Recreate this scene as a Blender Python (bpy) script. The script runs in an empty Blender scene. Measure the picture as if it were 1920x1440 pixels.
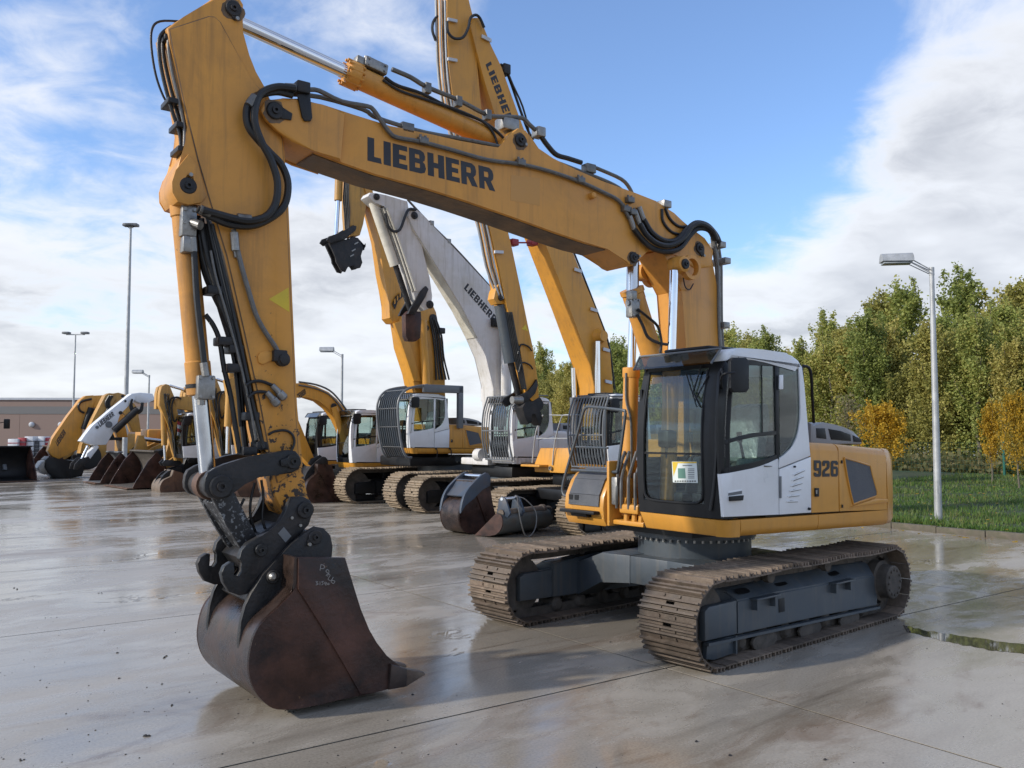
import bpy, bmesh, math, random
from mathutils import Vector as V, Matrix as M

scn = bpy.context.scene
COL = scn.collection
R = math.radians

# ---------------------------------------------------------------- camera
CAM = V((7.9918, 5.9925, 2.0280))
YAW, PITCH, ROLL, FPX = -2.29330, 0.05870, 0.00080, 1628.60
SLEW = -0.0872
fw = V((math.cos(YAW)*math.cos(PITCH), math.sin(YAW)*math.cos(PITCH), math.sin(PITCH)))
rt = fw.cross(V((0, 0, 1))).normalized()
upv = rt.cross(fw)
rt, upv = rt*math.cos(ROLL)+upv*math.sin(ROLL), upv*math.cos(ROLL)-rt*math.sin(ROLL)
cam_d = bpy.data.cameras.new('camera')
cam_d.sensor_width = 36.0
cam_d.lens = FPX/1920*36.0
cam_d.clip_end = 3000
cam = bpy.data.objects.new('camera', cam_d)
COL.objects.link(cam)
m3 = M((rt, upv, -fw)).transposed()
cam.matrix_world = M.Translation(CAM) @ m3.to_4x4()
scn.camera = cam

# ---------------------------------------------------------------- light
SUN_AZ = math.atan2(-0.36, 1.0)      # direction the light comes from, in the machine's plan
SUN_EL = R(27)
SUN_DIR = V((math.cos(SUN_AZ)*math.cos(SUN_EL), math.sin(SUN_AZ)*math.cos(SUN_EL), math.sin(SUN_EL)))
sun_d = bpy.data.lights.new('sun', 'SUN')
sun_d.energy = 2.6
sun_d.angle = R(2.0)
sun_d.color = (1.0, 0.93, 0.82)
sun = bpy.data.objects.new('sun', sun_d)
COL.objects.link(sun)
sun.rotation_euler = SUN_DIR.to_track_quat('Z', 'Y').to_euler()

scn.view_settings.view_transform = 'Standard'
scn.view_settings.look = 'None'
scn.view_settings.exposure = 0.50
scn.view_settings.gamma = 1.0
scn.view_settings.use_curve_mapping = False
scn.cycles.max_bounces = 8
scn.cycles.transparent_max_bounces = 16
scn.cycles.use_denoising = True
scn.cycles.caustics_reflective = False
scn.cycles.caustics_refractive = False

def nd(nt, typ, **kw):
    n = nt.nodes.new(typ)
    for k, v in kw.items():
        if k.startswith('i_'):
            key = k[2:]
            key = int(key) if key.isdigit() else key
            n.inputs[key].default_value = v
        else:
            setattr(n, k, v)
    return n

def math_n(nt, op, a, b=None, c=None, clamp=False):
    n = nt.nodes.new('ShaderNodeMath'); n.operation = op; n.use_clamp = clamp
    for i, x in enumerate((a, b, c)):
        if x is None: continue
        if isinstance(x, (int, float)): n.inputs[i].default_value = x
        else: nt.links.new(x, n.inputs[i])
    return n.outputs[0]

def ramp_n(nt, fac, stops, interp='LINEAR'):
    n = nt.nodes.new('ShaderNodeValToRGB'); cr = n.color_ramp; cr.interpolation = interp
    while len(cr.elements) > 1: cr.elements.remove(cr.elements[-1])
    cr.elements[0].position = stops[0][0]; cr.elements[0].color = col4(stops[0][1])
    for p, c in stops[1:]:
        e = cr.elements.new(p); e.color = col4(c)
    if fac is not None: nt.links.new(fac, n.inputs[0])
    return n.outputs[0]

def col4(c):
    if isinstance(c, (int, float)): return (c, c, c, 1)
    return (c[0], c[1], c[2], 1)

def mix_n(nt, fac, a, b, typ='MIX'):
    n = nt.nodes.new('ShaderNodeMix'); n.data_type = 'RGBA'; n.blend_type = typ
    for s, x in ((0, fac), (6, a), (7, b)):
        if isinstance(x, (int, float)) and s == 0: n.inputs[0].default_value = x
        elif isinstance(x, (tuple, list, int, float)): n.inputs[s].default_value = col4(x)
        else: nt.links.new(x, n.inputs[s])
    return n.outputs[2]

# ---------------------------------------------------------------- sky: clear sky behind broken cloud
def raydir(px, py):
    return (fw + rt*((px-960)/FPX) + upv*((720-py)/FPX)).normalized()

def make_world():
    w = bpy.data.worlds.new('World'); scn.world = w; w.use_nodes = True
    nt = w.node_tree; nt.nodes.clear(); L = nt.links.new
    out = nd(nt, 'ShaderNodeOutputWorld'); bg = nd(nt, 'ShaderNodeBackground')
    sky = nd(nt, 'ShaderNodeTexSky', sky_type='NISHITA', sun_disc=False)
    sky.sun_elevation = SUN_EL; sky.sun_rotation = math.pi/2 - SUN_AZ
    sky.altitude = 100; sky.air_density = 1.0; sky.dust_density = 0.6; sky.ozone_density = 2.2
    bl = nd(nt, 'ShaderNodeVectorMath', operation='SCALE'); bl.inputs[3].default_value = 0.14
    L(sky.outputs[0], bl.inputs[0])
    tint = mix_n(nt, 1.0, bl.outputs[0], (0.86, 1.0, 1.20), 'MULTIPLY')
    tc = nd(nt, 'ShaderNodeTexCoord'); d = tc.outputs['Generated']
    sep = nd(nt, 'ShaderNodeSeparateXYZ'); L(d, sep.inputs[0])
    z = sep.outputs[2]
    den = math_n(nt, 'ADD', math_n(nt, 'MAXIMUM', z, 0.0), 0.22)
    px = math_n(nt, 'DIVIDE', sep.outputs[0], den); py = math_n(nt, 'DIVIDE', sep.outputs[1], den)
    cmb = nd(nt, 'ShaderNodeCombineXYZ'); L(px, cmb.inputs[0]); L(py, cmb.inputs[1]); cmb.inputs[2].default_value = 3.7
    n1 = nd(nt, 'ShaderNodeTexNoise', i_Scale=1.9, i_Detail=9.0, i_Roughness=0.56, i_Distortion=0.25); L(cmb.outputs[0], n1.inputs['Vector'])
    n2 = nd(nt, 'ShaderNodeTexNoise', i_Scale=6.5, i_Detail=6.0, i_Roughness=0.6, i_Distortion=0.6); L(cmb.outputs[0], n2.inputs['Vector'])
    n3 = nd(nt, 'ShaderNodeTexNoise', i_Scale=1.1, i_Detail=5.0, i_Roughness=0.55); 
    sh = nd(nt, 'ShaderNodeVectorMath', operation='ADD'); L(cmb.outputs[0], sh.inputs[0]); sh.inputs[1].default_value = (5.2, 1.3, 2.0); L(sh.outputs[0], n3.inputs['Vector'])
    cov = math_n(nt, 'MULTIPLY_ADD', n2.outputs[0], 0.44, math_n(nt, 'MULTIPLY', n1.outputs[0], 0.9))
    # masses of cloud and openings: (direction, half-width in degrees, weight)
    for (qx, qy), wid, wt in CLOUDS:
        c = raydir(qx, qy)
        dp = nd(nt, 'ShaderNodeVectorMath', operation='DOT_PRODUCT'); L(d, dp.inputs[0]); dp.inputs[1].default_value = c
        mr = nd(nt, 'ShaderNodeMapRange', interpolation_type='SMOOTHERSTEP', clamp=True)
        mr.inputs[1].default_value = math.cos(R(wid)); mr.inputs[2].default_value = 1.0; mr.inputs[4].default_value = wt
        L(dp.outputs['Value'], mr.inputs[0]); cov = math_n(nt, 'ADD', cov, mr.outputs[0])
    hz = nd(nt, 'ShaderNodeMapRange', interpolation_type='SMOOTHSTEP', clamp=True)
    hz.inputs[1].default_value = 0.30; hz.inputs[2].default_value = 0.0; hz.inputs[4].default_value = 0.22; L(z, hz.inputs[0])
    cov = math_n(nt, 'ADD', cov, hz.outputs[0])
    mask = nd(nt, 'ShaderNodeMapRange', interpolation_type='SMOOTHSTEP', clamp=True)
    mask.inputs[1].default_value = 0.545; mask.inputs[2].default_value = 0.90; L(cov, mask.inputs[0])
    thick = nd(nt, 'ShaderNodeMapRange', interpolation_type='SMOOTHSTEP', clamp=True)
    thick.inputs[1].default_value = 0.74; thick.inputs[2].default_value = 1.16; L(cov, thick.inputs[0])
    tk = math_n(nt, 'MULTIPLY', thick.outputs[0], math_n(nt, 'MULTIPLY_ADD', n3.outputs[0], 3.4, -1.20, clamp=True))
    ccol = ramp_n(nt, tk, [(0.0, (0.68, 0.70, 0.74)), (0.22, (0.60, 0.615, 0.645)), (0.6, (0.44, 0.455, 0.49)), (1.0, (0.33, 0.35, 0.39))])
    m0 = math_n(nt, 'MULTIPLY_ADD', mask.outputs[0], 0.90, 0.04)
    fin = mix_n(nt, m0, tint, ccol)
    L(fin, bg.inputs[0]); bg.inputs[1].default_value = 1.0
    L(bg.outputs[0], out.inputs[0])
CLOUDS = [((1250, 60), 17, -0.30), ((1480, 330), 9, -0.20), ((1000, 330), 8, -0.06), ((1900, 300), 15, 0.26), ((1700, 480), 12, 0.10),
          ((120, 600), 22, 0.14), ((230, 200), 16, -0.10), ((600, 560), 14, 0.10), ((1450, 560), 10, 0.12), ((640,40), 9, -0.05)]
make_world()

# ---------------------------------------------------------------- helpers
class Frame:
    """A thing's own frame: origin on the ground, x forward, y to its left. at() turns a picture point into a point on the thing's plane y."""
    def __init__(s, x, y, yaw):
        s.o = V((x, y, 0)); s.yaw = yaw
        s.ax = V((math.cos(yaw), math.sin(yaw), 0)); s.ay = V((-math.sin(yaw), math.cos(yaw), 0))
    def loc(s, p):
        d = p - s.o
        return V((d.dot(s.ax), d.dot(s.ay), d.z))
    def _hit(s, px, py, n, k):
        r = fw + rt*((px-960)/FPX) + upv*((720-py)/FPX)
        t = (k - (CAM-s.o).dot(n))/r.dot(n)
        return s.loc(CAM + r*t)
    def at(s, px, py, y): return s._hit(px, py, s.ay, y)
    def atx(s, px, py, x): return s._hit(px, py, s.ax, x)
    def atz(s, px, py, z): return s._hit(px, py, V((0, 0, 1)), z)
    def poly(s, pts, y): return [(lambda q: (q.x, q.z))(s.at(a, b, y)) for a, b in pts]
WORLD = Frame(0, 0, 0)
def gnd(px, py, z=0.0): return WORLD.atz(px, py, z)

def obj(name, bm, mat, parent=None, smooth=35, rot=None, loc=None):
    me = bpy.data.meshes.new(name)
    if bm.faces: bmesh.ops.recalc_face_normals(bm, faces=bm.faces[:])
    bm.to_mesh(me); bm.free()
    if smooth:
        me.shade_smooth()
        me.set_sharp_from_angle(angle=R(smooth))
    o = bpy.data.objects.new(name, me)
    COL.objects.link(o)
    if mat is not None:
        for m in (mat if isinstance(mat, (list, tuple)) else [mat]): me.materials.append(m)
    if parent is not None: o.parent = parent
    if rot is not None: o.rotation_euler = (0, 0, rot)
    if loc is not None: o.location = loc
    return o

def inst(src, name, parent, mw=None):
    o = bpy.data.objects.new(name, src if isinstance(src, bpy.types.Mesh) else src.data)
    COL.objects.link(o); o.parent = parent
    if mw is not None: o.matrix_local = mw
    return o

def thing(name, label, cat, loc=(0, 0, 0), yaw=0, group=None):
    o = bpy.data.objects.new(name, None); COL.objects.link(o)
    o.empty_display_size = 0.3
    o.location = loc; o.rotation_euler = (0, 0, yaw)
    return tag(o, label, cat, group)

def tag(o, label, cat, group=None):
    o['label'] = label; o['category'] = cat
    if group: o['group'] = group
    return o

def struct(o): o['kind'] = 'structure'; return o

def BM(): return bmesh.new()

def box(bm, x0, x1, y0, y1, z0, z1, bev=0.0, mi=0):
    n0 = len(bm.verts)
    vs = [bm.verts.new((x, y, z)) for x in (x0, x1) for y in (y0, y1) for z in (z0, z1)]
    fs = [bm.faces.new([vs[i] for i in q]) for q in ((0, 1, 3, 2), (4, 6, 7, 5), (0, 4, 5, 1), (2, 3, 7, 6), (0, 2, 6, 4), (1, 5, 7, 3))]
    for f in fs: f.material_index = mi
    if bev > 0:
        es = list({e for f in fs for e in f.edges})
        bmesh.ops.bevel(bm, geom=es, offset=bev, segments=2, affect='EDGES', profile=0.5)
    return vs

def prism(bm, pts, y0, y1, bev=0.0, mi=0, seg=2, yend=None):
    """Extrude an outline given in (x, z) from y0 to y1."""
    a = [bm.verts.new((p[0], y0, p[1])) for p in pts]
    b = [bm.verts.new((p[0], y1, p[1])) for p in pts]
    n = len(pts)
    fa = bm.faces.new(a); fb = bm.faces.new(list(reversed(b)))
    fs = [fa, fb] + [bm.faces.new((a[i], b[i], b[(i+1) % n], a[(i+1) % n])) for i in range(n)]
    for f in fs: f.material_index = mi
    if bev > 0:
        es = list(fa.edges)+list(fb.edges)
        bmesh.ops.bevel(bm, geom=es, offset=bev, segments=seg, affect='EDGES', profile=0.5)

def prism3(bm, pts3, nrm, t, bev=0.0, mi=0):
    """Plate from an outline of 3-D points, thickened along nrm."""
    nrm = V(nrm).normalized()*t
    a = [bm.verts.new(p) for p in pts3]; b = [bm.verts.new(V(p)+nrm) for p in pts3]
    n = len(a)
    fa = bm.faces.new(a); fb = bm.faces.new(list(reversed(b)))
    fs = [fa, fb]+[bm.faces.new((a[i], b[i], b[(i+1) % n], a[(i+1) % n])) for i in range(n)]
    for f in fs: f.material_index = mi
    if bev > 0:
        bmesh.ops.bevel(bm, geom=list(fa.edges)+list(fb.edges), offset=bev, segments=2, affect='EDGES', profile=0.5)

def frame_at(p, d):
    d = d.normalized()
    ref = V((0, 0, 1)) if abs(d.z) < 0.95 else V((1, 0, 0))
    x = d.cross(ref).normalized(); y = d.cross(x)
    return x, y

def cyl(bm, p0, p1, r0, r1=None, n=16, cap=True, mi=0):
    p0, p1 = V(p0), V(p1); r1 = r0 if r1 is None else r1
    x, y = frame_at(p0, p1-p0)
    A = [bm.verts.new(p0+(x*math.cos(t)+y*math.sin(t))*r0) for t in [2*math.pi*i/n for i in range(n)]]
    B = [bm.verts.new(p1+(x*math.cos(t)+y*math.sin(t))*r1) for t in [2*math.pi*i/n for i in range(n)]]
    fs = [bm.faces.new((A[i], A[(i+1) % n], B[(i+1) % n], B[i])) for i in range(n)]
    if cap: fs += [bm.faces.new(list(reversed(A))), bm.faces.new(B)]
    for f in fs: f.material_index = mi

def lathe(bm, p0, axis, prof, n=24, mi=0):
    """Turned shape: prof = [(distance along axis, radius), ...]."""
    p0 = V(p0); ax = V(axis).normalized(); x, y = frame_at(p0, ax)
    rings = []
    for h, r in prof:
        c = p0+ax*h
        rings.append([bm.verts.new(c+(x*math.cos(t)+y*math.sin(t))*max(r, 1e-4)) for t in [2*math.pi*i/n for i in range(n)]])
    for a, b in zip(rings, rings[1:]):
        for i in range(n):
            f = bm.faces.new((a[i], a[(i+1) % n], b[(i+1) % n], b[i])); f.material_index = mi
    f = bm.faces.new(list(reversed(rings[0]))); f.material_index = mi
    f = bm.faces.new(rings[-1]); f.material_index = mi

def smooth_path(pts, k=5):
    pts = [V(p) for p in pts]
    if len(pts) < 3: return pts
    P = [pts[0]*2-pts[1]]+pts+[pts[-1]*2-pts[-2]]
    out = []
    for i in range(1, len(P)-2):
        a, b, c, d = P[i-1], P[i], P[i+1], P[i+2]
        for j in range(k):
            t = j/k
            out.append(0.5*((2*b)+(c-a)*t+(2*a-5*b+4*c-d)*t*t+(3*b-a-3*c+d)*t**3))
    out.append(pts[-1])
    return out

def tube(bm, pts, r, n=8, smooth=5, mi=0, cap=True):
    pts = smooth_path(pts, smooth) if smooth else [V(p) for p in pts]
    rings = []; px = None
    for i, p in enumerate(pts):
        d = (pts[min(i+1, len(pts)-1)]-pts[max(i-1, 0)])
        if d.length < 1e-9: continue
        d.normalize()
        if px is None: px, _ = frame_at(p, d)
        px = (px-d*px.dot(d)).normalized(); py = d.cross(px)
        rings.append([bm.verts.new(p+(px*math.cos(t)+py*math.sin(t))*r) for t in [2*math.pi*j/n for j in range(n)]])
    for a, b in zip(rings, rings[1:]):
        for i in range(n):
            f = bm.faces.new((a[i], a[(i+1) % n], b[(i+1) % n], b[i])); f.material_index = mi
    if cap and len(rings) > 1:
        f = bm.faces.new(list(reversed(rings[0]))); f.material_index = mi
        f = bm.faces.new(rings[-1]); f.material_index = mi

def tube_obj(name, pts, r, mat, parent, n=8, smooth=5):
    bm = BM(); tube(bm, pts, r, n, smooth); return obj(name, bm, mat, parent)
def cyl_obj(name, p0, p1, r, mat, parent, n=16):
    bm = BM(); cyl(bm, p0, p1, r, n=n); return obj(name, bm, mat, parent)
def box_obj(name, dims, mat, parent, bev=0.0, rot=None):
    bm = BM(); box(bm, *dims, bev=bev); return obj(name, bm, mat, parent, rot=rot)
def prism_obj(name, pts, y0, y1, mat, parent, bev=0.0):
    bm = BM(); prism(bm, pts, y0, y1, bev); return obj(name, bm, mat, parent)
def xf(bm, mat4):
    bmesh.ops.transform(bm, matrix=mat4, verts=bm.verts[:])

# ---------------------------------------------------------------- materials
def surf(name, color, rough=0.5, metal=0.0, var=0.18, vscale=3.0, bump=0.15, bscale=60.0, dirt=None, dirt_amt=0.5, dirt_scale=2.5,
         chips=None, chip_scale=9.0, chip_thr=0.66, spec=0.5, coat=0.0, rvar=0.12, streak=False, chip_low=None, runs=None, runs_amt=0.4, objvar=0.0):
    m = bpy.data.materials.new(name); m.use_nodes = True
    nt = m.node_tree; nt.nodes.clear(); L = nt.links.new
    out = nd(nt, 'ShaderNodeOutputMaterial'); b = nd(nt, 'ShaderNodeBsdfPrincipled'); L(b.outputs[0], out.inputs[0])
    tc = nd(nt, 'ShaderNodeTexCoord'); co = tc.outputs['Object']
    n1 = nd(nt, 'ShaderNodeTexNoise', i_Scale=vscale, i_Detail=6.0, i_Roughness=0.6); L(co, n1.inputs['Vector'])
    lo = tuple(c*(1-var) for c in color); hi = tuple(min(1, c*(1+var)) for c in color)
    base = ramp_n(nt, n1.outputs[0], [(0.3, lo), (0.7, hi)])
    if dirt:
        n2 = nd(nt, 'ShaderNodeTexNoise', i_Scale=dirt_scale, i_Detail=9.0, i_Roughness=0.68, i_Distortion=0.4)
        if streak:
            mp = nd(nt, 'ShaderNodeMapping'); mp.inputs['Scale'].default_value = (3.0, 3.0, 0.45); L(co, mp.inputs[0]); L(mp.outputs[0], n2.inputs['Vector'])
        else: L(co, n2.inputs['Vector'])
        k = ramp_n(nt, n2.outputs[0], [(0.45, 0.0), (0.75, dirt_amt)])
        base = mix_n(nt, k, base, dirt)
    if runs:      # narrow vertical stains left by rain and grease
        n5 = nd(nt, 'ShaderNodeTexNoise', i_Scale=1.0, i_Detail=5.0, i_Roughness=0.62)
        mp5 = nd(nt, 'ShaderNodeMapping'); mp5.inputs['Scale'].default_value = (13.0, 13.0, 0.8); L(co, mp5.inputs[0]); L(mp5.outputs[0], n5.inputs['Vector'])
        k5 = ramp_n(nt, n5.outputs[0], [(0.52, 0.0), (0.72, runs_amt)])
        base = mix_n(nt, k5, base, runs)
    if objvar:
        oi = nd(nt, 'ShaderNodeObjectInfo')
        base = mix_n(nt, 1.0, base, ramp_n(nt, oi.outputs['Random'], [(0.0, 1-objvar), (1.0, 1.0+objvar)]), 'MULTIPLY')
    rsrc = ramp_n(nt, n1.outputs[0], [(0.3, max(0.02, rough-rvar)), (0.7, min(1, rough+rvar))])
    if chips:
        n3 = nd(nt, 'ShaderNodeTexNoise', i_Scale=chip_scale, i_Detail=8.0, i_Roughness=0.7, i_Distortion=0.3); L(co, n3.inputs['Vector'])
        v3 = n3.outputs[0]
        if chip_low:
            sp = nd(nt, 'ShaderNodeSeparateXYZ'); L(co, sp.inputs[0])
            mr = nd(nt, 'ShaderNodeMapRange', clamp=True); mr.inputs[1].default_value = chip_low[0]; mr.inputs[2].default_value = chip_low[1]
            mr.inputs[3].default_value = chip_low[2]; mr.inputs[4].default_value = 0.0; L(sp.outputs[2], mr.inputs[0])
            v3 = math_n(nt, 'ADD', v3, mr.outputs[0])
        k3 = ramp_n(nt, v3, [(chip_thr, 0.0), (min(1, chip_thr+0.012), 1.0)])
        base = mix_n(nt, k3, base, chips)
    L(base, b.inputs['Base Color']); L(rsrc, b.inputs['Roughness'])
    b.inputs['Metallic'].default_value = metal
    b.inputs['Specular IOR Level'].default_value = spec
    b.inputs['Coat Weight'].default_value = coat
    b.inputs['Coat Roughness'].default_value = 0.12
    if bump:
        n4 = nd(nt, 'ShaderNodeTexNoise', i_Scale=bscale, i_Detail=4.0, i_Roughness=0.6); L(co, n4.inputs['Vector'])
        bp = nd(nt, 'ShaderNodeBump'); bp.inputs['Strength'].default_value = bump; bp.inputs['Distance'].default_value = 0.01
        L(n4.outputs[0], bp.inputs['Height']); L(bp.outputs[0], b.inputs['Normal'])
    return m

def glass_mat(name, tint=(0.62, 0.70, 0.68), refl=1.45):
    m = bpy.data.materials.new(name); m.use_nodes = True
    nt = m.node_tree; nt.nodes.clear(); L = nt.links.new
    out = nd(nt, 'ShaderNodeOutputMaterial'); mx = nd(nt, 'ShaderNodeMixShader')
    tr = nd(nt, 'ShaderNodeBsdfTransparent'); tr.inputs[0].default_value = col4(tint)
    gl = nd(nt, 'ShaderNodeBsdfGlossy'); gl.inputs['Roughness'].default_value = 0.02; gl.inputs[0].default_value = (0.95, 0.97, 1, 1)
    lw = nd(nt, 'ShaderNodeLayerWeight'); lw.inputs[0].default_value = 0.5
    k = math_n(nt, 'MULTIPLY_ADD', math_n(nt, 'POWER', lw.outputs['Facing'], 3.0), 0.70, 0.035, clamp=True)
    L(k, mx.inputs[0]); L(tr.outputs[0], mx.inputs[1]); L(gl.outputs[0], mx.inputs[2]); L(mx.outputs[0], out.inputs[0])
    return m

YEL = (0.65, 0.295, 0.052)
MT = {}
MT['yellow'] = surf('yellow_paint', YEL, 0.42, var=0.07, vscale=1.3, bump=0.05, bscale=25, dirt=(0.26, 0.14, 0.05), dirt_amt=0.45, dirt_scale=1.6, spec=0.4, runs=(0.17, 0.095, 0.04), runs_amt=0.35, chips=(0.10, 0.065, 0.045), chip_scale=17, chip_thr=0.755)
MT['yellow_stick'] = surf('yellow_paint_chipped', YEL, 0.45, var=0.08, vscale=1.3, bump=0.06, bscale=25, dirt=(0.16, 0.095, 0.045), dirt_amt=0.5, dirt_scale=1.6,
                          chips=(0.05, 0.038, 0.032), chip_scale=13, chip_thr=0.725, chip_low=(1.1, 3.4, 0.25), spec=0.4, runs=(0.16, 0.09, 0.04), runs_amt=0.4)
MT['yellow_house'] = surf('yellow_paint_glossy', (0.60, 0.28, 0.045), 0.34, var=0.05, vscale=1.0, bump=0.02, bscale=12, dirt=(0.30, 0.16, 0.05), dirt_amt=0.3, dirt_scale=2.0, coat=0.10, spec=0.4, runs=(0.25, 0.14, 0.05), runs_amt=0.2)
MT['yellow_bg'] = surf('yellow_paint_bright', (0.62, 0.285, 0.035), 0.42, runs=(0.22, 0.12, 0.045), runs_amt=0.4, var=0.08, vscale=0.8, bump=0.04, bscale=15, dirt=(0.24, 0.13, 0.05), dirt_amt=0.4, dirt_scale=1.2)
MT['yellow_old'] = surf('yellow_paint_faded', (0.50, 0.26, 0.05), 0.5, runs=(0.12, 0.075, 0.04), runs_amt=0.6, chips=(0.07, 0.045, 0.03), chip_scale=8, chip_thr=0.70, var=0.14, vscale=1.2, bump=0.08, bscale=15, dirt=(0.16, 0.10, 0.05), dirt_amt=0.6, dirt_scale=1.8)
MT['yellow_worn'] = surf('yellow_paint_worn', (0.56, 0.255, 0.05), 0.48, var=0.12, vscale=2.0, bump=0.1, bscale=25, dirt=(0.15, 0.09, 0.045), dirt_amt=0.55, dirt_scale=3.0, chips=(0.055, 0.04, 0.03), chip_scale=11, chip_thr=0.672, spec=0.4, runs=(0.14, 0.08, 0.04), runs_amt=0.4)
MT['tooth'] = surf('worn_tooth_steel', (0.13, 0.10, 0.08), 0.35, metal=0.5, var=0.4, vscale=6, bump=0.3, bscale=30, dirt=(0.05, 0.03, 0.022), dirt_amt=0.7, dirt_scale=6)
MT['under'] = surf('mottled_dark_brown', (0.17, 0.105, 0.055), 0.6, var=0.4, vscale=4, bump=0.4, bscale=30, dirt=(0.02, 0.017, 0.015), dirt_amt=0.9, dirt_scale=3)
MT['white'] = surf('white_paint', (0.76, 0.77, 0.78), 0.34, var=0.03, bump=0.01, dirt=(0.5, 0.49, 0.46), dirt_amt=0.4, dirt_scale=1.2, coat=0.15, runs=(0.55, 0.53, 0.50), runs_amt=0.12)
MT['white_old'] = surf('white_paint_dirty', (0.66, 0.64, 0.62), 0.45, runs=(0.30, 0.26, 0.18), runs_amt=0.5, var=0.06, bump=0.05, bscale=20, dirt=(0.42, 0.38, 0.28), dirt_amt=0.55, dirt_scale=1.5,
                       chips=(0.10, 0.075, 0.05), chip_scale=7, chip_thr=0.72)
MT['cream'] = surf('cream_paint', (0.68, 0.64, 0.54), 0.5, var=0.06, bump=0.05, dirt=(0.30, 0.27, 0.18), dirt_amt=0.7, dirt_scale=2.5, chips=(0.09, 0.07, 0.05), chip_scale=6, chip_thr=0.70)
MT['grey_frame'] = surf('slate_grey_paint', (0.053, 0.066, 0.078), 0.42, runs=(0.11, 0.10, 0.085), runs_amt=0.55, var=0.15, bump=0.08, bscale=20, dirt=(0.10, 0.10, 0.095), dirt_amt=0.55, dirt_scale=1.8)
MT['grey_mid'] = surf('mid_grey_paint', (0.13, 0.14, 0.15), 0.45, var=0.1, bump=0.05, dirt=(0.2, 0.19, 0.17), dirt_amt=0.4)
MT['black'] = surf('black_paint', (0.009, 0.0095, 0.0105), 0.42, var=0.15, bump=0.05, dirt=(0.03, 0.028, 0.025), dirt_amt=0.25, spec=0.3)
MT['plastic'] = surf('black_plastic', (0.012, 0.0125, 0.0135), 0.5, var=0.15, bump=0.1, spec=0.3)
MT['hose'] = surf('black_rubber_hose', (0.008, 0.0085, 0.009), 0.42, var=0.3, bump=0.25, bscale=120, dirt=(0.05, 0.043, 0.036), dirt_amt=0.35, dirt_scale=6)
MT['pipe'] = surf('galvanised_pipe', (0.16, 0.155, 0.145), 0.42, metal=0.55, var=0.35, vscale=8, bump=0.15, dirt=(0.06, 0.045, 0.03), dirt_amt=0.6, dirt_scale=8)
MT['zinc'] = surf('zinc_fitting', (0.30, 0.29, 0.27), 0.40, metal=0.7, var=0.3, vscale=10, bump=0.2, dirt=(0.07, 0.055, 0.04), dirt_amt=0.6, dirt_scale=10)
MT['galv'] = surf('galvanised_post', (0.42, 0.43, 0.43), 0.5, metal=0.35, var=0.2, vscale=3, bump=0.1, dirt=(0.25, 0.25, 0.22), dirt_amt=0.5, streak=True)
MT['chrome'] = surf('chrome_rod', (0.72, 0.74, 0.77), 0.10, metal=1.0, var=0.06, bump=0.0, rvar=0.05)
MT['chrome_dull'] = surf('worn_chrome_rod', (0.50, 0.51, 0.53), 0.20, metal=1.0, var=0.15, bump=0.02, rvar=0.08)
MT['iron'] = surf('black_cast_iron', (0.017, 0.0172, 0.018), 0.48, metal=0.1, var=0.5, vscale=5, bump=0.45, bscale=35, dirt=(0.07, 0.052, 0.042), dirt_amt=0.5, dirt_scale=5, spec=0.4)
MT['iron_speckle'] = surf('flaked_iron', (0.022, 0.022, 0.024), 0.5, metal=0.2, var=0.3, bump=0.3, bscale=35, chips=(0.20, 0.21, 0.22), chip_scale=26, chip_thr=0.56)
MT['rust'] = surf('dark_rust', (0.062, 0.028, 0.0195), 0.42, metal=0.1, var=0.75, vscale=2.6, bump=0.5, bscale=28, dirt=(0.010, 0.009, 0.010), dirt_amt=1.0, dirt_scale=2.3, streak=False,
                  chips=(0.11, 0.062, 0.036), chip_scale=4.5, chip_thr=0.70, spec=0.4, rvar=0.2)
MT['rust_worn'] = surf('worn_rust_steel', (0.048, 0.030, 0.023), 0.30, metal=0.3, var=0.7, vscale=5, bump=0.25, bscale=30, dirt=(0.02, 0.02, 0.022), dirt_amt=0.85, dirt_scale=2.5)
MT['rust_brown'] = surf('brown_rust', (0.13, 0.068, 0.040), 0.6, metal=0.2, var=0.45, vscale=4, bump=0.3, bscale=30, dirt=(0.04, 0.032, 0.028), dirt_amt=0.7, dirt_scale=3)
MT['blue_steel'] = surf('blue_grey_paint_worn', (0.050, 0.068, 0.095), 0.45, metal=0.1, var=0.25, bump=0.2, bscale=25, dirt=(0.10, 0.07, 0.05), dirt_amt=0.7, dirt_scale=3)
MT['mud'] = surf('dried_mud_steel', (0.16, 0.122, 0.09), 0.68, objvar=0.42, metal=0.1, var=0.5, vscale=5, bump=0.5, bscale=45, dirt=(0.07, 0.043, 0.03), dirt_amt=0.85, dirt_scale=5, chips=(0.30, 0.26, 0.21), chip_scale=14, chip_thr=0.68)
MT['mud_dark'] = surf('dark_mud', (0.088, 0.074, 0.060), 0.8, var=0.4, vscale=8, bump=0.5, bscale=45, dirt=(0.02, 0.017, 0.015), dirt_amt=0.8, dirt_scale=5)
MT['mud_bg'] = surf('pale_dried_mud_steel', (0.26, 0.20, 0.135), 0.75, objvar=0.25, var=0.35, vscale=6, bump=0.4, bscale=30, dirt=(0.11, 0.075, 0.05), dirt_amt=0.8, dirt_scale=4)
MT['glass'] = glass_mat('cab_glass', (0.78, 0.84, 0.82))
MT['glass_dark'] = glass_mat('tinted_glass', (0.45, 0.50, 0.48))
MT['glass_visor'] = glass_mat('smoked_visor', (0.45, 0.44, 0.40))
MT['decal'] = surf('dark_lettering', (0.022, 0.022, 0.026), 0.5, var=0.15, bump=0.02, chips=(0.25, 0.16, 0.08), chip_scale=9, chip_thr=0.80)
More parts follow.
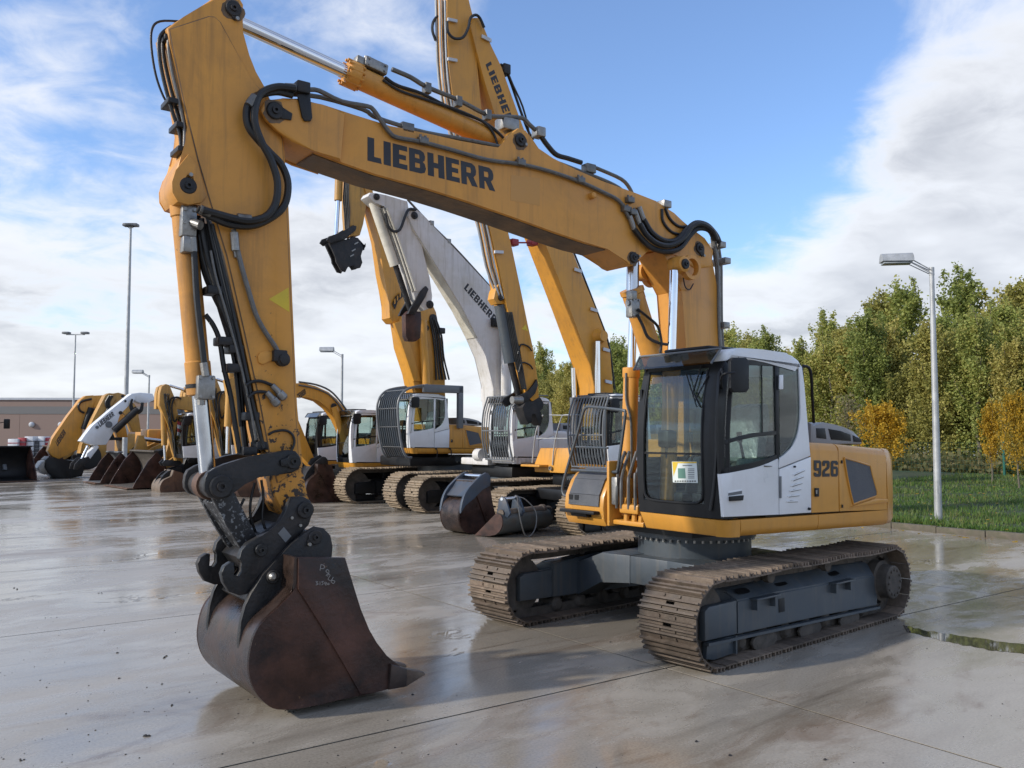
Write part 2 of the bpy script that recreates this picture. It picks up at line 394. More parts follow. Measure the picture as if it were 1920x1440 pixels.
MT['decal_yel'] = surf('warning_yellow', (0.66, 0.47, 0.03), 0.5, var=0.1, bump=0.02, chips=(0.03, 0.025, 0.02), chip_scale=26, chip_thr=0.62)
MT['red'] = surf('red_paint', (0.30, 0.03, 0.035), 0.5, var=0.1, bump=0.03)
MT['paper'] = surf('paper', (0.62, 0.66, 0.62), 0.6, var=0.03, bump=0)
MT['paper_green'] = surf('paper_print_green', (0.10, 0.22, 0.17), 0.6, var=0.08, bump=0)
MT['paper_yellow'] = surf('paper_print_yellow', (0.62, 0.42, 0.03), 0.6, var=0.05, bump=0)
MT['orange_lens'] = surf('orange_lens', (0.55, 0.16, 0.02), 0.25, var=0.05, bump=0)
MT['seat'] = surf('grey_upholstery', (0.10, 0.105, 0.11), 0.8, var=0.15, bump=0.2)
MT['wrap'] = surf('plastic_wrap', (0.22, 0.26, 0.26), 0.25, var=0.3, vscale=8, bump=0.8, bscale=18)
MT['chalk'] = surf('white_chalk', (0.30, 0.28, 0.26), 0.8, var=0.2, bump=0)
MT['gridgrey'] = surf('dusty_mesh', (0.11, 0.115, 0.125), 0.55, metal=0.3, var=0.2, bump=0.9, bscale=260, dirt=(0.2, 0.19, 0.18), dirt_amt=0.4)
# ================================================================ THE SETTING
SLAB_ANG = R(-5.2)
def wet_concrete(name, dark=1.0):
    m = bpy.data.materials.new(name); m.use_nodes = True
    nt = m.node_tree; nt.nodes.clear(); L = nt.links.new
    out = nd(nt, 'ShaderNodeOutputMaterial'); b = nd(nt, 'ShaderNodeBsdfPrincipled'); L(b.outputs[0], out.inputs[0])
    geo = nd(nt, 'ShaderNodeNewGeometry'); co = geo.outputs['Position']
    mp = nd(nt, 'ShaderNodeMapping'); mp.inputs['Rotation'].default_value = (0, 0, R(-40)); mp.inputs['Scale'].default_value = (0.55, 1.25, 1); L(co, mp.inputs[0])
    big = nd(nt, 'ShaderNodeTexNoise', i_Scale=0.42, i_Detail=7.0, i_Roughness=0.6, i_Distortion=0.5); L(mp.outputs[0], big.inputs['Vector'])
    mid = nd(nt, 'ShaderNodeTexNoise', i_Scale=1.6, i_Detail=8.0, i_Roughness=0.66, i_Distortion=0.7); L(mp.outputs[0], mid.inputs['Vector'])
    fine = nd(nt, 'ShaderNodeTexNoise', i_Scale=55.0, i_Detail=5.0, i_Roughness=0.7); L(co, fine.inputs['Vector'])
    rustn = nd(nt, 'ShaderNodeTexNoise', i_Scale=0.8, i_Detail=8.0, i_Roughness=0.7, i_Distortion=1.2)
    sh = nd(nt, 'ShaderNodeVectorMath', operation='ADD'); L(mp.outputs[0], sh.inputs[0]); sh.inputs[1].default_value = (11.3, 4.1, 0); L(sh.outputs[0], rustn.inputs['Vector'])
    # wetness: 0 damp film, 1 standing water
    wet = math_n(nt, 'MULTIPLY_ADD', mid.outputs[0], 0.55, math_n(nt, 'MULTIPLY', big.outputs[0], 0.75))
    wetm = ramp_n(nt, wet, [(0.54, 0.0), (0.66, 0.72), (0.80, 1.0)])
    basec = ramp_n(nt, mid.outputs[0], [(0.25, (0.325, 0.285, 0.232)), (0.5, (0.415, 0.37, 0.305)), (0.75, (0.50, 0.452, 0.38))])
    spk = ramp_n(nt, fine.outputs[0], [(0.32, 0.72), (0.55, 1.0), (0.72, 1.13)])
    basec = mix_n(nt, 1.0, basec, spk, 'MULTIPLY')
    rk = ramp_n(nt, rustn.outputs[0], [(0.55, 0.0), (0.72, 0.7)])
    basec = mix_n(nt, rk, basec, (0.15, 0.085, 0.045))
    sk = nd(nt, 'ShaderNodeTexNoise', i_Scale=1.0, i_Detail=6.0, i_Roughness=0.65, i_Distortion=0.15)      # drag and track marks
    mk = nd(nt, 'ShaderNodeMapping'); mk.inputs['Rotation'].default_value = (0, 0, R(6)); mk.inputs['Scale'].default_value = (0.35, 5.5, 1); L(co, mk.inputs[0]); L(mk.outputs[0], sk.inputs['Vector'])
    skm = math_n(nt, 'MULTIPLY', ramp_n(nt, sk.outputs[0], [(0.54, 0.0), (0.66, 0.55)]), ramp_n(nt, big.outputs[0], [(0.42, 0.0), (0.6, 1.0)]))
    basec = mix_n(nt, skm, basec, (0.13, 0.10, 0.075))
    wetc = mix_n(nt, 1.0, basec, (0.60, 0.585, 0.56), 'MULTIPLY')
    basec = mix_n(nt, wetm, basec, wetc)
    L(basec, b.inputs['Base Color'])
    rr = ramp_n(nt, wetm, [(0.0, 0.40), (0.5, 0.24), (1.0, 0.07)])
    rr = math_n(nt, 'MULTIPLY_ADD', fine.outputs[0], 0.08, math_n(nt, 'SUBTRACT', rr, 0.03))
    pud = ramp_n(nt, wet, [(0.775, 0.0), (0.79, 1.0)])          # standing water with a clear edge
    rr = math_n(nt, 'MULTIPLY', rr, math_n(nt, 'MULTIPLY_ADD', pud, -0.85, 1.0))
    L(rr, b.inputs['Roughness'])
    b.inputs['Specular IOR Level'].default_value = 0.75
    hb = math_n(nt, 'MULTIPLY', fine.outputs[0], math_n(nt, 'SUBTRACT', 1.0, wetm))
    hb = math_n(nt, 'MULTIPLY', math_n(nt, 'MULTIPLY_ADD', mid.outputs[0], 0.9, math_n(nt, 'MULTIPLY', hb, 0.12)), math_n(nt, 'SUBTRACT', 1.0, pud))
    bp = nd(nt, 'ShaderNodeBump'); bp.inputs['Strength'].default_value = 0.16; bp.inputs['Distance'].default_value = 0.02
    L(hb, bp.inputs['Height']); L(bp.outputs[0], b.inputs['Normal'])
    return m
MT['concrete'] = wet_concrete('wet_concrete')
MT['bitumen'] = surf('joint_bitumen', (0.02, 0.018, 0.016), 0.6, var=0.3, bump=0.2)
MT['kerb'] = surf('mossy_kerb', (0.12, 0.10, 0.075), 0.8, var=0.3, bump=0.4, dirt=(0.05, 0.06, 0.025), dirt_amt=0.8, dirt_scale=3)
MT['soil'] = surf('grass_soil', (0.030, 0.048, 0.014), 0.9, var=0.4, vscale=1.2, bump=0.3, dirt=(0.06, 0.05, 0.022), dirt_amt=0.6, dirt_scale=0.7)

ground = BM()
box(ground, -700, 700, -700, 700, -0.5, -0.012)
ground = struct(obj('ground', ground, MT['concrete'], smooth=0))
SF = Frame(0, 1.27, SLAB_ANG)          # slab grid: one joint runs along x through this origin
SLX, SLY, GAP = 6.0, 4.74, 0.022
bm = BM(); box(bm, 0, SLX-GAP, 0, SLY-GAP, -0.004, 0.0)
slab_me = obj('concrete_slab', bm, MT['concrete'], smooth=0)
bed = BM(); box(bed, -10.08, 7.88, -23.68, 9.46, -0.0115, -0.0105)
bed_o = struct(obj('joint_bed', bed, MT['bitumen'], smooth=0, rot=SLAB_ANG, loc=(0, 1.27, 0)))
first = True
for i in range(-2, 1):
    for j in range(-5, 2):
        ox, oy = i*SLX+1.9+GAP/2, j*SLY+GAP/2
        c = SF.o + SF.ax*(ox+SLX/2)+SF.ay*(oy+SLY/2)
        if first: s = slab_me; first = False
        else: s = inst(slab_me, 'concrete_slab', None)
        s.parent = ground
        s.location = SF.o+SF.ax*ox+SF.ay*oy + V((0, 0, -0.0005*((i*7+j*3) % 4)))
        s.rotation_euler = (0, 0, SLAB_ANG)
slab_me['kind'] = 'structure'

# kerb and verge: the yard's right edge
KX = -10.85
KF = Frame(KX, -1.4, SLAB_ANG)
def kf(x, y, z=0.0):
    p = KF.o+KF.ax*x+KF.ay*y; return V((p.x, p.y, z))
bm = BM(); box(bm, -0.07, 0.07, -0.495, 0.495, -0.1, 0.12, bev=0.018)
kstone = obj('kerb_stone', bm, MT['kerb'])
verge_b = BM()
nx, ny = 36, 44
vv = {}
rnd = random.Random(5)
for i in range(nx+1):
    for j in range(ny+1):
        x = -0.075 - (i/nx)**1.6*70; y = -26+j*(66/ny)
        hgt = 0.10+0.30*min(1, max(0, (-x-4)/12))+ (0.03*rnd.random() if i > 0 else 0)
        vv[i, j] = verge_b.verts.new(kf(x, y, hgt))
for i in range(nx):
    for j in range(ny): verge_b.faces.new((vv[i, j], vv[i+1, j], vv[i+1, j+1], vv[i, j+1]))
verge = struct(obj('grass_verge', verge_b, MT['soil']))
kroot = struct(obj('kerb', (lambda b: (box(b, -0.06, 0.055, -40, 26, -0.2, -0.02), b)[1])(BM()), MT['kerb'], smooth=0, rot=SLAB_ANG, loc=KF.o))
for k in range(-26, 24):
    if k == -26: s = kstone
    else: s = inst(kstone, 'kerb_stone', None)
    s.parent = kroot; s.location = (rnd.uniform(-.006, .006), k*1.0, rnd.uniform(-.012, .008)); s.rotation_euler = (0, 0, rnd.uniform(-.012, .012))

def leaf_mat(name, cols, trans=0.45, rough=0.5):
    m = bpy.data.materials.new(name); m.use_nodes = True
    nt = m.node_tree; nt.nodes.clear(); L = nt.links.new
    out = nd(nt, 'ShaderNodeOutputMaterial')
    geo = nd(nt, 'ShaderNodeNewGeometry'); tc = nd(nt, 'ShaderNodeTexCoord'); oi = nd(nt, 'ShaderNodeObjectInfo')
    n = nd(nt, 'ShaderNodeTexNoise', i_Scale=0.7, i_Detail=3.0); L(geo.outputs['Position'], n.inputs['Vector'])
    v = math_n(nt, 'MULTIPLY_ADD', geo.outputs['Random Per Island'], 0.45, math_n(nt, 'MULTIPLY_ADD', n.outputs[0], 0.55, math_n(nt, 'MULTIPLY_ADD', oi.outputs['Random'], 0.36, -0.2)))
    c = ramp_n(nt, v, [(0.12+0.7*i/(len(cols)-1), k) for i, k in enumerate(cols)])
    d = nd(nt, 'ShaderNodeBsdfPrincipled'); d.inputs['Roughness'].default_value = rough; d.inputs['Specular IOR Level'].default_value = 0.25
    t = nd(nt, 'ShaderNodeBsdfTranslucent'); mx = nd(nt, 'ShaderNodeMixShader'); mx.inputs[0].default_value = trans
    L(c, d.inputs['Base Color']); L(c, t.inputs[0]); L(d.outputs[0], mx.inputs[1]); L(t.outputs[0], mx.inputs[2]); L(mx.outputs[0], out.inputs[0])
    return m
MT['leaf_green'] = leaf_mat('foliage_olive', [(0.19, 0.19, 0.055), (0.32, 0.305, 0.085), (0.45, 0.41, 0.115), (0.56, 0.46, 0.15)])
MT['leaf_mid'] = leaf_mat('foliage_green', [(0.165, 0.20, 0.054), (0.27, 0.315, 0.084), (0.39, 0.41, 0.115), (0.52, 0.46, 0.145)])
MT['leaf_yellow'] = leaf_mat('foliage_autumn', [(0.20, 0.17, 0.035), (0.40, 0.27, 0.035), (0.58, 0.35, 0.03), (0.62, 0.42, 0.06)])
MT['leaf_hedge'] = leaf_mat('foliage_hedge', [(0.035, 0.05, 0.013), (0.07, 0.09, 0.022), (0.12, 0.13, 0.03), (0.25, 0.20, 0.03)])
MT['leaf_weed'] = leaf_mat('dry_weeds', [(0.10, 0.11, 0.035), (0.17, 0.16, 0.06), (0.25, 0.21, 0.10), (0.30, 0.25, 0.14)])
MT['grass'] = leaf_mat('grass_blades', [(0.04, 0.085, 0.018), (0.065, 0.13, 0.026), (0.10, 0.17, 0.036), (0.17, 0.18, 0.06)], trans=0.25)
MT['bark'] = surf('pale_bark', (0.14, 0.12, 0.09), 0.85, var=0.35, vscale=6, bump=0.5, bscale=18, dirt=(0.05, 0.06, 0.03), dirt_amt=0.6)

def leaf_cloud(pts, size, rng, up=0.3):
    """Leaf-sized faces, folded along their middle, at the given points."""
    vs, fs = [], []
    for p in pts:
        a = rng.uniform(0, 6.283); e = rng.gauss(up, 0.6)
        d = V((math.cos(a)*math.cos(e), math.sin(a)*math.cos(e), math.sin(e)))
        s = size*rng.uniform(0.6, 1.35)
        x, y = frame_at(p, d); t = rng.uniform(0, 3.14); w = (x*math.cos(t)+y*math.sin(t))*s*0.36
        k = len(vs)
        vs += [p-d*s*.5, p+w, p+d*s*.5, p-w]; fs.append((k, k+1, k+2, k+3))
    me = bpy.data.meshes.new('crown'); me.from_pydata(vs, [], fs); me.update()
    return me

def crown_mesh(rng, h, rad, n_br, n_leaf, size, base=0.03, spire=0.35):
    """Ascending shoots leave the stem, each carrying leaves thinning to its tip."""
    shoots = []
    for i in range(n_br):
        z0 = h*(base+(0.86-base)*(i/n_br)**0.9)*rng.uniform(.9, 1.05)
        k = 1-((z0/h-0.38)/0.62)**2 if z0/h > .38 else 0.72+0.28*(z0/h)/.38
        a = rng.uniform(0, 6.283); ln = rad*max(.22, k)*rng.uniform(0.6, 1.2)
        rise = rng.uniform(0.35, 1.0)+spire*rng.random()
        q0 = V((0, 0, z0)); q1 = q0+V((math.cos(a)*ln*.65, math.sin(a)*ln*.65, ln*rise*.5)); q2 = q0+V((math.cos(a)*ln, math.sin(a)*ln, ln*rise*1.1+rng.uniform(0, .05*h)))
        shoots.append((q0, q1, q2))
    for i in range(7):
        a = rng.uniform(0, 6.283); x = rng.uniform(0, rad*.35)
        b = V((math.cos(a)*x, math.sin(a)*x, h*.72)); shoots.append((b, b+V((rng.uniform(-.2, .2), rng.uniform(-.2, .2), h*.15)), b+V((rng.uniform(-.4, .4), rng.uniform(-.4, .4), h*rng.uniform(.17, .29)))))
    pts = []
    for i in range(n_leaf):
        a, b, c = rng.choice(shoots); t = rng.random()**0.7
        p = a*(1-t)**2+b*2*t*(1-t)+c*t*t
        s = 0.42*(1.15-t*.85)*rad*.42
        pts.append(p+V((rng.gauss(0, s), rng.gauss(0, s), rng.gauss(0, s*1.2))))
    return leaf_cloud(pts, size, rng), shoots

def trunk_mesh(h, r, shoots, rng, nb=14):
    bm = BM()
    pts = [V((rng.uniform(-.06, .06)*i, rng.uniform(-.06, .06)*i, h*.92*i/7)) for i in range(8)]
    for i in range(7):
        cyl(bm, pts[i], pts[i+1], r*(1-i/8.2), r*(1-(i+1)/8.2), n=7, cap=False)
    for a, b, c in rng.sample(shoots, min(nb, len(shoots))):
        tube(bm, [a, b, c], r*.16, n=4, smooth=2)
    me = bpy.data.meshes.new('trunk'); bm.to_mesh(me); bm.free(); me.shade_smooth()
    return me

def tree_kind(seed, h, rad, nbr, nl, size, leaf, **kw):
    rng = random.Random(seed)
    cm, sh = crown_mesh(rng, h, rad, nbr, nl, size, **kw); cm.materials.append(MT[leaf])
    tm = trunk_mesh(h, 0.022*h*.55+.03, sh, rng); tm.materials.append(MT['bark'])
    return cm, tm
GREEN = [tree_kind(11, 10.5, 2.1, 64, 13000, .185, 'leaf_green'), tree_kind(12, 11.0, 1.7, 64, 12500, .18, 'leaf_mid'), tree_kind(13, 9.2, 2.4, 64, 13500, .185, 'leaf_green'),
         tree_kind(14, 11.5, 1.9, 70, 13000, .18, 'leaf_mid'), tree_kind(15, 8.4, 2.2, 60, 12000, .185, 'leaf_green')]
YELLOW = [tree_kind(21, 5.6, 1.75, 46, 6500, .16, 'leaf_yellow', base=.22, spire=.25), tree_kind(22, 6.2, 1.35, 46, 5500, .16, 'leaf_yellow', base=.25, spire=.3)]
BARE = tree_kind(31, 5.2, 1.7, 50, 900, .17, 'leaf_weed')

def put_tree(kind, name, label, cat, loc, yaw, sc, group=None, sxy=1.0):
    t = thing(name, label, cat, loc, yaw, group); t.scale = (sc*sxy, sc*sxy, sc*random.uniform(.94, 1.06))
    inst(kind[1], 'trunk', t); inst(kind[0], 'crown', t)
    return t
random.seed(8)
rng = random.Random(77)
# the wood behind the fence runs away from right to left
TLAB = 'tall green-brown tree in the dense wood behind the wire fence'
for row, xo in enumerate((-26.5, -29.5, -33.5)):
    y = 22.0 + row*1.2
    while y > -58:
        loc = kf(xo+rng.uniform(-1.0, 1.0), y, 0.35)
        d = loc-CAM; dep = d.dot(fw); px = 960+FPX*d.dot(rt)/dep
        if dep > 5 and 985 < px < 2450:
            sc = (0.68 + 0.12*row)*rng.uniform(.84, 1.14)*(1.0 if px > 1560 else 0.92)
            put_tree(rng.choice(GREEN), 'poplar_tree', TLAB, 'tree', loc, rng.uniform(0, 6.28), sc, 'trees of the wood behind the fence')
        y -= rng.uniform(1.15, 2.0)
def tree_px(kind, name, label, px, py_top, py_base, dist, group=None, h=1.0, sxy=1.0):
    p = CAM+raydir(px, 815)*dist; p.z = 0.3
    dep = (p-CAM).dot(fw); s = (py_base-py_top)/(FPX/dep)
    put_tree(kind, name, label, 'tree', (p.x, p.y, .3), rng.uniform(0, 6), s/h, group, sxy)
tree_px(YELLOW[0], 'autumn_tree', 'bushy golden autumn tree just above the excavator engine hood', 1655, 712, 880, 34, h=5.9)
tree_px(YELLOW[1], 'autumn_tree', 'thin golden autumn tree right of the lamp post, left of the brighter one', 1858, 712, 882, 35, h=6.4, sxy=.62)
tree_px(YELLOW[0], 'autumn_tree', 'bright golden autumn tree cut by the right edge', 1908, 690, 884, 33, h=5.9, sxy=.6)
tree_px(BARE, 'bare_shrub_tree', 'sparse half-bare tree left of the bushy golden tree', 1592, 715, 880, 35.5, h=5.4)

# low growth: hedge and weeds below the fence, grass on the verge
def scatter_on(name, label, cat, pts, size, mat, rng, up):
    me = leaf_cloud(pts, size, rng, up); me.name = name; me.materials.append(mat)
    o = bpy.data.objects.new(name, me); COL.objects.link(o); o['kind'] = 'stuff'; o['label'] = label; o['category'] = cat
    return o
pts = []
for i in range(30000):
    y = rng.uniform(-34, 24); x = -19.5-rng.random()*5.5
    hh = (0.35+0.5*rng.random()*(0.5+0.5*math.sin(y*1.3+x)))*(1.0+(-x-19.5)*.10)
    pts.append(kf(x, y, 0.36+hh*rng.random()))
scatter_on('hedge_undergrowth', 'tangled weeds and low bushes in front of the wood', 'undergrowth', pts, .24, MT['leaf_weed'], rng, .7)
pts = []
for i in range(12000):
    y = rng.uniform(-8, 24); x = -19.0-rng.random()*1.1
    pts.append(kf(x, y, 0.36+rng.random()*(.42+.14*math.sin(y*2.1))))
scatter_on('low_hedge', 'low clipped green and yellow hedge along the fence', 'hedge', pts, .17, MT['leaf_hedge'], rng, .4)
vs, fs = [], []
for i in range(105000):
    y = rng.uniform(-9, 20); x = -0.10-(rng.random()**1.5)*18
    c = kf(x, y); d = c-CAM; dep = d.dot(fw)
    if abs(d.dot(rt)) > dep*1.0: continue
    g0 = 0.10+0.30*min(1, max(0, (-x-4)/12))
    pn = math.sin(x*1.7+y*.6)*math.sin(y*1.3-x*.4)+.5*math.sin(y*3.1+x*2.3)
    if pn < -.55 and rng.random() < .6: continue
    a = rng.uniform(0, 6.28); hgt = rng.uniform(.04, .13)*(1+.35*pn)*(1.8 if rng.random() < .06 else 1); w = .012+.004*dep/20
    lean = V((rng.gauss(0, .04), rng.gauss(0, .04), 0)); k = len(vs)
    e = V((math.cos(a)*w, math.sin(a)*w, 0)); c.z = g0
    vs += [c-e, c+e, c+lean+V((0, 0, hgt))]; fs.append((k, k+1, k+2))
me = bpy.data.meshes.new('verge_grass'); me.from_pydata(vs, [], fs); me.materials.append(MT['grass'])
o = bpy.data.objects.new('verge_grass', me); COL.objects.link(o); o['kind'] = 'stuff'; o['label'] = 'short green grass on the verge behind the kerb'; o['category'] = 'grass'

# fence
MT['fence_green'] = surf('green_fence_paint', (0.015, 0.11, 0.08), 0.5, var=0.1, bump=0)
fe = thing('wire_fence', 'green wire fence with slim posts below the wood', 'fence', kf(-18.6, 0, .3), SLAB_ANG)
for k in range(-7, 9):
    cyl_obj('post', (0, k*2.72+.62, -.1), (0, k*2.72+.62, 1.5), .05, MT['fence_green'], fe, n=8)
bm = BM()
for k in range(8): cyl(bm, (0.04, -18.4, .15+k*.18), (0.04, 22.4, .15+k*.18), .003, n=3, cap=False)
for k in range(270): cyl(bm, (0.045, -18.3+k*.15, .1), (0.045, -18.3+k*.15, 1.45), .0022, n=3, cap=False)
obj('wire_mesh', bm, MT['fence_green'], fe)

# street lamps
MT['lamp_glass'] = surf('lamp_lens', (0.30, 0.33, 0.34), 0.2, var=0.1, bump=0)
def street_lamp(label, base, h, yaw, wid=1.0, group=None, lean=0.0):
    t = thing('street_lamp', label, 'street lamp', base, yaw, group); t.rotation_euler = (lean, 0, yaw)
    bm = BM(); lathe(bm, (0, 0, -.05), (0, 0, 1), [(0, .085*wid), (h*.3, .075*wid), (h, .052*wid)], n=14); obj('pole', bm, MT['galv'], t)
    bm = BM(); cyl(bm, (0, 0, h-.12), (0, 0, h+.06), .06*wid, n=12); obj('pole_cap', bm, MT['galv'], t)
    bm = BM()
    for s in (-.05, .05):
        cyl(bm, (0, s, h-.02), (.52, s*2.2, h+.28), .014, n=6); cyl(bm, (0, s, h-.1), (.52, s*2.2, h+.20), .012, n=6)
    obj('arm', bm, MT['galv'], t)
    prof = []
    for k in range(11):
        a = math.pi*k/10; prof.append((math.cos(a)*.19, max(0, math.sin(a))*.24))
    bm = BM()
    A = [bm.verts.new((.42, p[0], h+.20+p[1]*.9)) for p in prof]; B = [bm.verts.new((1.10, p[0]*.92, h+.215+p[1]*.8)) for p in prof]
    for i in range(10): bm.faces.new((A[i], A[i+1], B[i+1], B[i]))
    bm.faces.new(A); bm.faces.new(B[::-1]); bm.faces.new((A[0], B[0], B[10], A[10]))
    hd = obj('lamp_head', bm, MT['galv'], t, smooth=40)
    bm = BM(); box(bm, .45, 1.07, -.15, .15, h+.155, h+.198, bev=.015); obj('lens', bm, MT['lamp_glass'], hd)
    return t
b = gnd(1760, 985)
left_yaw = math.atan2(-rt.y, -rt.x)
lp_ = street_lamp('tall grey street lamp on the grass beside the kerb', (b.x, b.y, .1), 5.72, left_yaw-.15)
bm = BM(); box(bm, -.16, .16, -.16, .16, .005, .03, bev=.006)
for sx in (-.12, .12):
    for sy in (-.12, .12): cyl(bm, (sx, sy, .028), (sx, sy, .06), .014, n=6)
obj('base_plate', bm, MT['galv'], lp_)
bm = BM(); prism3(bm, [(-.03, .078, .62), (.03, .078, .62), (.03, .078, .80), (-.03, .078, .80)], (0, 1, 0), .006); obj('access_door', bm, MT['galv'], lp_)
def far_px(px, dist): 
    p = CAM+raydir(px, 815)*dist; return (p.x, p.y, 0)
street_lamp('grey street lamp rising behind the white excavator cabs', far_px(640, 43), 5.9, left_yaw)
street_lamp('small far street lamp behind the white loader arm', far_px(277, 62), 5.9, left_yaw)
def mast(label, base, h, r, heads):
    t = thing('light_mast', label, 'light mast', base, left_yaw)
    bm = BM(); lathe(bm, (0, 0, -.05), (0, 0, 1), [(0, r), (h, r*.45)], n=12); obj('pole', bm, MT['galv'], t)
    bm = BM(); box(bm, -heads, heads, -.04, .04, h-.06, h+.02); obj('crossbar', bm, MT['galv'], t)
    for s in ((-1, 1) if heads > .3 else (-1, 0, 1)):
        bm = BM(); box(bm, s*heads-.30, s*heads+.28, -.22, .22, h+.02, h+.2, bev=.05)
        obj('floodlight', bm, MT['grey_mid'], t)
    return t
mast('very tall floodlight mast on the left', far_px(234.5, 56), 14.4, .155, .15)
mast('slim mast with two lamp heads above the hall roof', far_px(136, 78), 10.1, .11, .75)

# industrial hall on the left
MT['hall'] = surf('pink_brown_cladding', (0.235, 0.165, 0.135), 0.7, var=0.03, bump=0.02)
MT['hall_band'] = surf('grey_cladding_band', (0.15, 0.145, 0.14), 0.6, var=0.04, bump=0.02)
MT['hall_edge'] = surf('roof_flashing', (0.45, 0.47, 0.50), 0.4, var=0.05, bump=0)
hc = far_px(-40, 112)
hl = thing('industrial_hall', 'long low pink-brown hall with a grey band', 'building', hc, math.atan2(rt.y, rt.x)+.02)
s_ = FPX/112.0
def hz(py): return 2.03+(806-py)/s_
HX = (286+40)/s_
box_obj('wall', (-45, HX, 0, 30, 0, hz(751)), MT['hall'], hl)
box_obj('band', (-45.02, HX+.02, -.06, -.004, hz(773), hz(761)), MT['hall_band'], hl)
box_obj('roof_edge', (-45.2, HX+.2, -.15, 30.2, hz(750.5), hz(747)), MT['hall_edge'], hl)
for k in range(9):
    box_obj('cladding_panel', (HX-(k+1)*6+.015, HX-k*6-.015, -.03, -.003, .1, hz(773.6)), MT['hall'], hl)
for px in (44, 90):
    x = (px+40)/s_
    bm = BM(); lathe(bm, (x, -.05, hz(790)), (0, -1, 0), [(0, .30), (.14, .30), (.30, .12)], n=10); obj('wall_light', bm, MT['hall_edge'], hl)

# goods stacked in front of the hall
MT['tarp_white'] = surf('white_wrap', (0.55, 0.56, 0.58), 0.5, var=0.15, bump=0.2)
MT['tarp_red'] = surf('red_goods', (0.33, 0.035, 0.04), 0.5, var=0.25, bump=0.2)
MT['tarp_dark'] = surf('dark_goods', (0.05, 0.05, 0.055), 0.6, var=0.3, bump=0.2)
def goods(label, px, w, py0, py1, mat, dist=92, bands=None):
    s = FPX/dist
    t = thing('goods_crate', label, 'crate', far_px(px, dist), math.atan2(rt.y, rt.x))
    z1 = 2.03+(815-py0)/s; z0 = 0
    ww = w/s
    bm = BM(); box(bm, -ww/2, ww/2, 0, 1.2, .14, z1, bev=.05); obj('body', bm, mat, t)
    for k in (-1, 0, 1): box_obj('pallet_block', (k*ww*.4-.08, k*ww*.4+.08, -.02, 1.2, 0, .138), MT['tarp_dark'], t)
    for k in range(1, 4): box_obj('strap', (-ww/2-.02, ww/2+.02, -.03, 1.22, z1*k/4, z1*k/4+.07), MT[bands or 'grey_mid'], t)
goods('white wrapped crate left end of the goods row', 24, 16, 822, 0, MT['tarp_white'], bands='tarp_red')
goods('red crate second from the left in the goods row', 40, 12, 820, 0, MT['tarp_red'])
goods('white crate with dark straps between two red crates', 54, 14, 818, 0, MT['tarp_white'], bands='tarp_dark')
goods('dark crate low in the middle of the goods row', 66, 10, 826, 0, MT['tarp_dark'])
goods('white tall crate left of the rightmost red crate', 77, 10, 818, 0, MT['tarp_white'])
goods('red tall crate at the right end of the goods row', 88, 11, 820, 0, MT['tarp_red'], bands='tarp_white')

# crumbs of dirt lying on the concrete
vs, fs = [], []
rc_ = random.Random(41)
def crumb(c, s):
    k = len(vs); ring = 5
    for lv, (rr, hh) in enumerate(((1.0, 0.0), (.8, .45), (.3, .7))):
        for i in range(ring):
            t = 6.283*i/ring+lv*.5; w_ = rc_.uniform(.7, 1.25)*s*rr
            vs.append((c.x+math.cos(t)*w_, c.y+math.sin(t)*w_*.8, .0005+hh*s*rc_.uniform(.7, 1.1)))
    for lv in range(2):
        for i in range(ring): a, b = k+lv*ring+i, k+lv*ring+(i+1) % ring; fs.append((a, b, b+ring, a+ring))
    fs.append(tuple(k+2*ring+i for i in range(ring)))
for i in range(520):
    px, py = rc_.uniform(-20, 1940), 930+510*rc_.random()**.7
    if px > 760 and rc_.random() < .6: continue
    crumb(gnd(px, py), rc_.choice((.002, .003, .004, .005, .007)) if rc_.random() < .97 else rc_.uniform(.009, .015))
for (px, py, s) in ((275, 1381, .035), (310, 1232, .03), (30, 1104, .03), (190, 1112, .02), (545, 1336, .02), (320, 1324, .025), (275, 1335, .02), (41, 1425, .02)):
    for j in range(3): crumb(gnd(px+rc_.uniform(-5, 5), py+rc_.uniform(-2, 2)), s*rc_.uniform(.25, .5))
me = bpy.data.meshes.new('dirt_crumbs'); me.from_pydata(vs, [], fs); me.materials.append(surf('dark_dirt', (0.03, 0.026, 0.024), .7, var=.4, bump=0))
o = bpy.data.objects.new('dirt_crumbs', me); COL.objects.link(o); o['kind'] = 'stuff'; o['label'] = 'small dark crumbs of dirt scattered on the wet concrete'; o['category'] = 'dirt'

# puddle lying along the slab joint at right
MT['water'] = surf('puddle_water', (0.06, 0.055, 0.045), 0.03, var=0.1, bump=0.0, spec=0.9, rvar=0.01)
up_e = [(1693, 1172), (1730, 1181), (1780, 1189), (1830, 1196), (1880, 1203), (1960, 1212)]
lo_e = [(1960, 1230), (1900, 1224), (1860, 1219), (1820, 1212), (1780, 1204), (1740, 1195), (1700, 1184)]
rp = random.Random(9)
def wig(pts):
    out = []
    for (a, b), (c, d) in zip(pts, pts[1:]):
        for k in range(5): out.append((a+(c-a)*k/5, b+(d-b)*k/5+rp.uniform(-1.3, 1.3)))
    return out+[pts[-1]]
bm = BM(); f_ = bm.faces.new([bm.verts.new(gnd(a, b, .0022)) for a, b in wig(up_e)+wig(lo_e)])
struct(obj('puddle', bm, MT['water'], smooth=0))

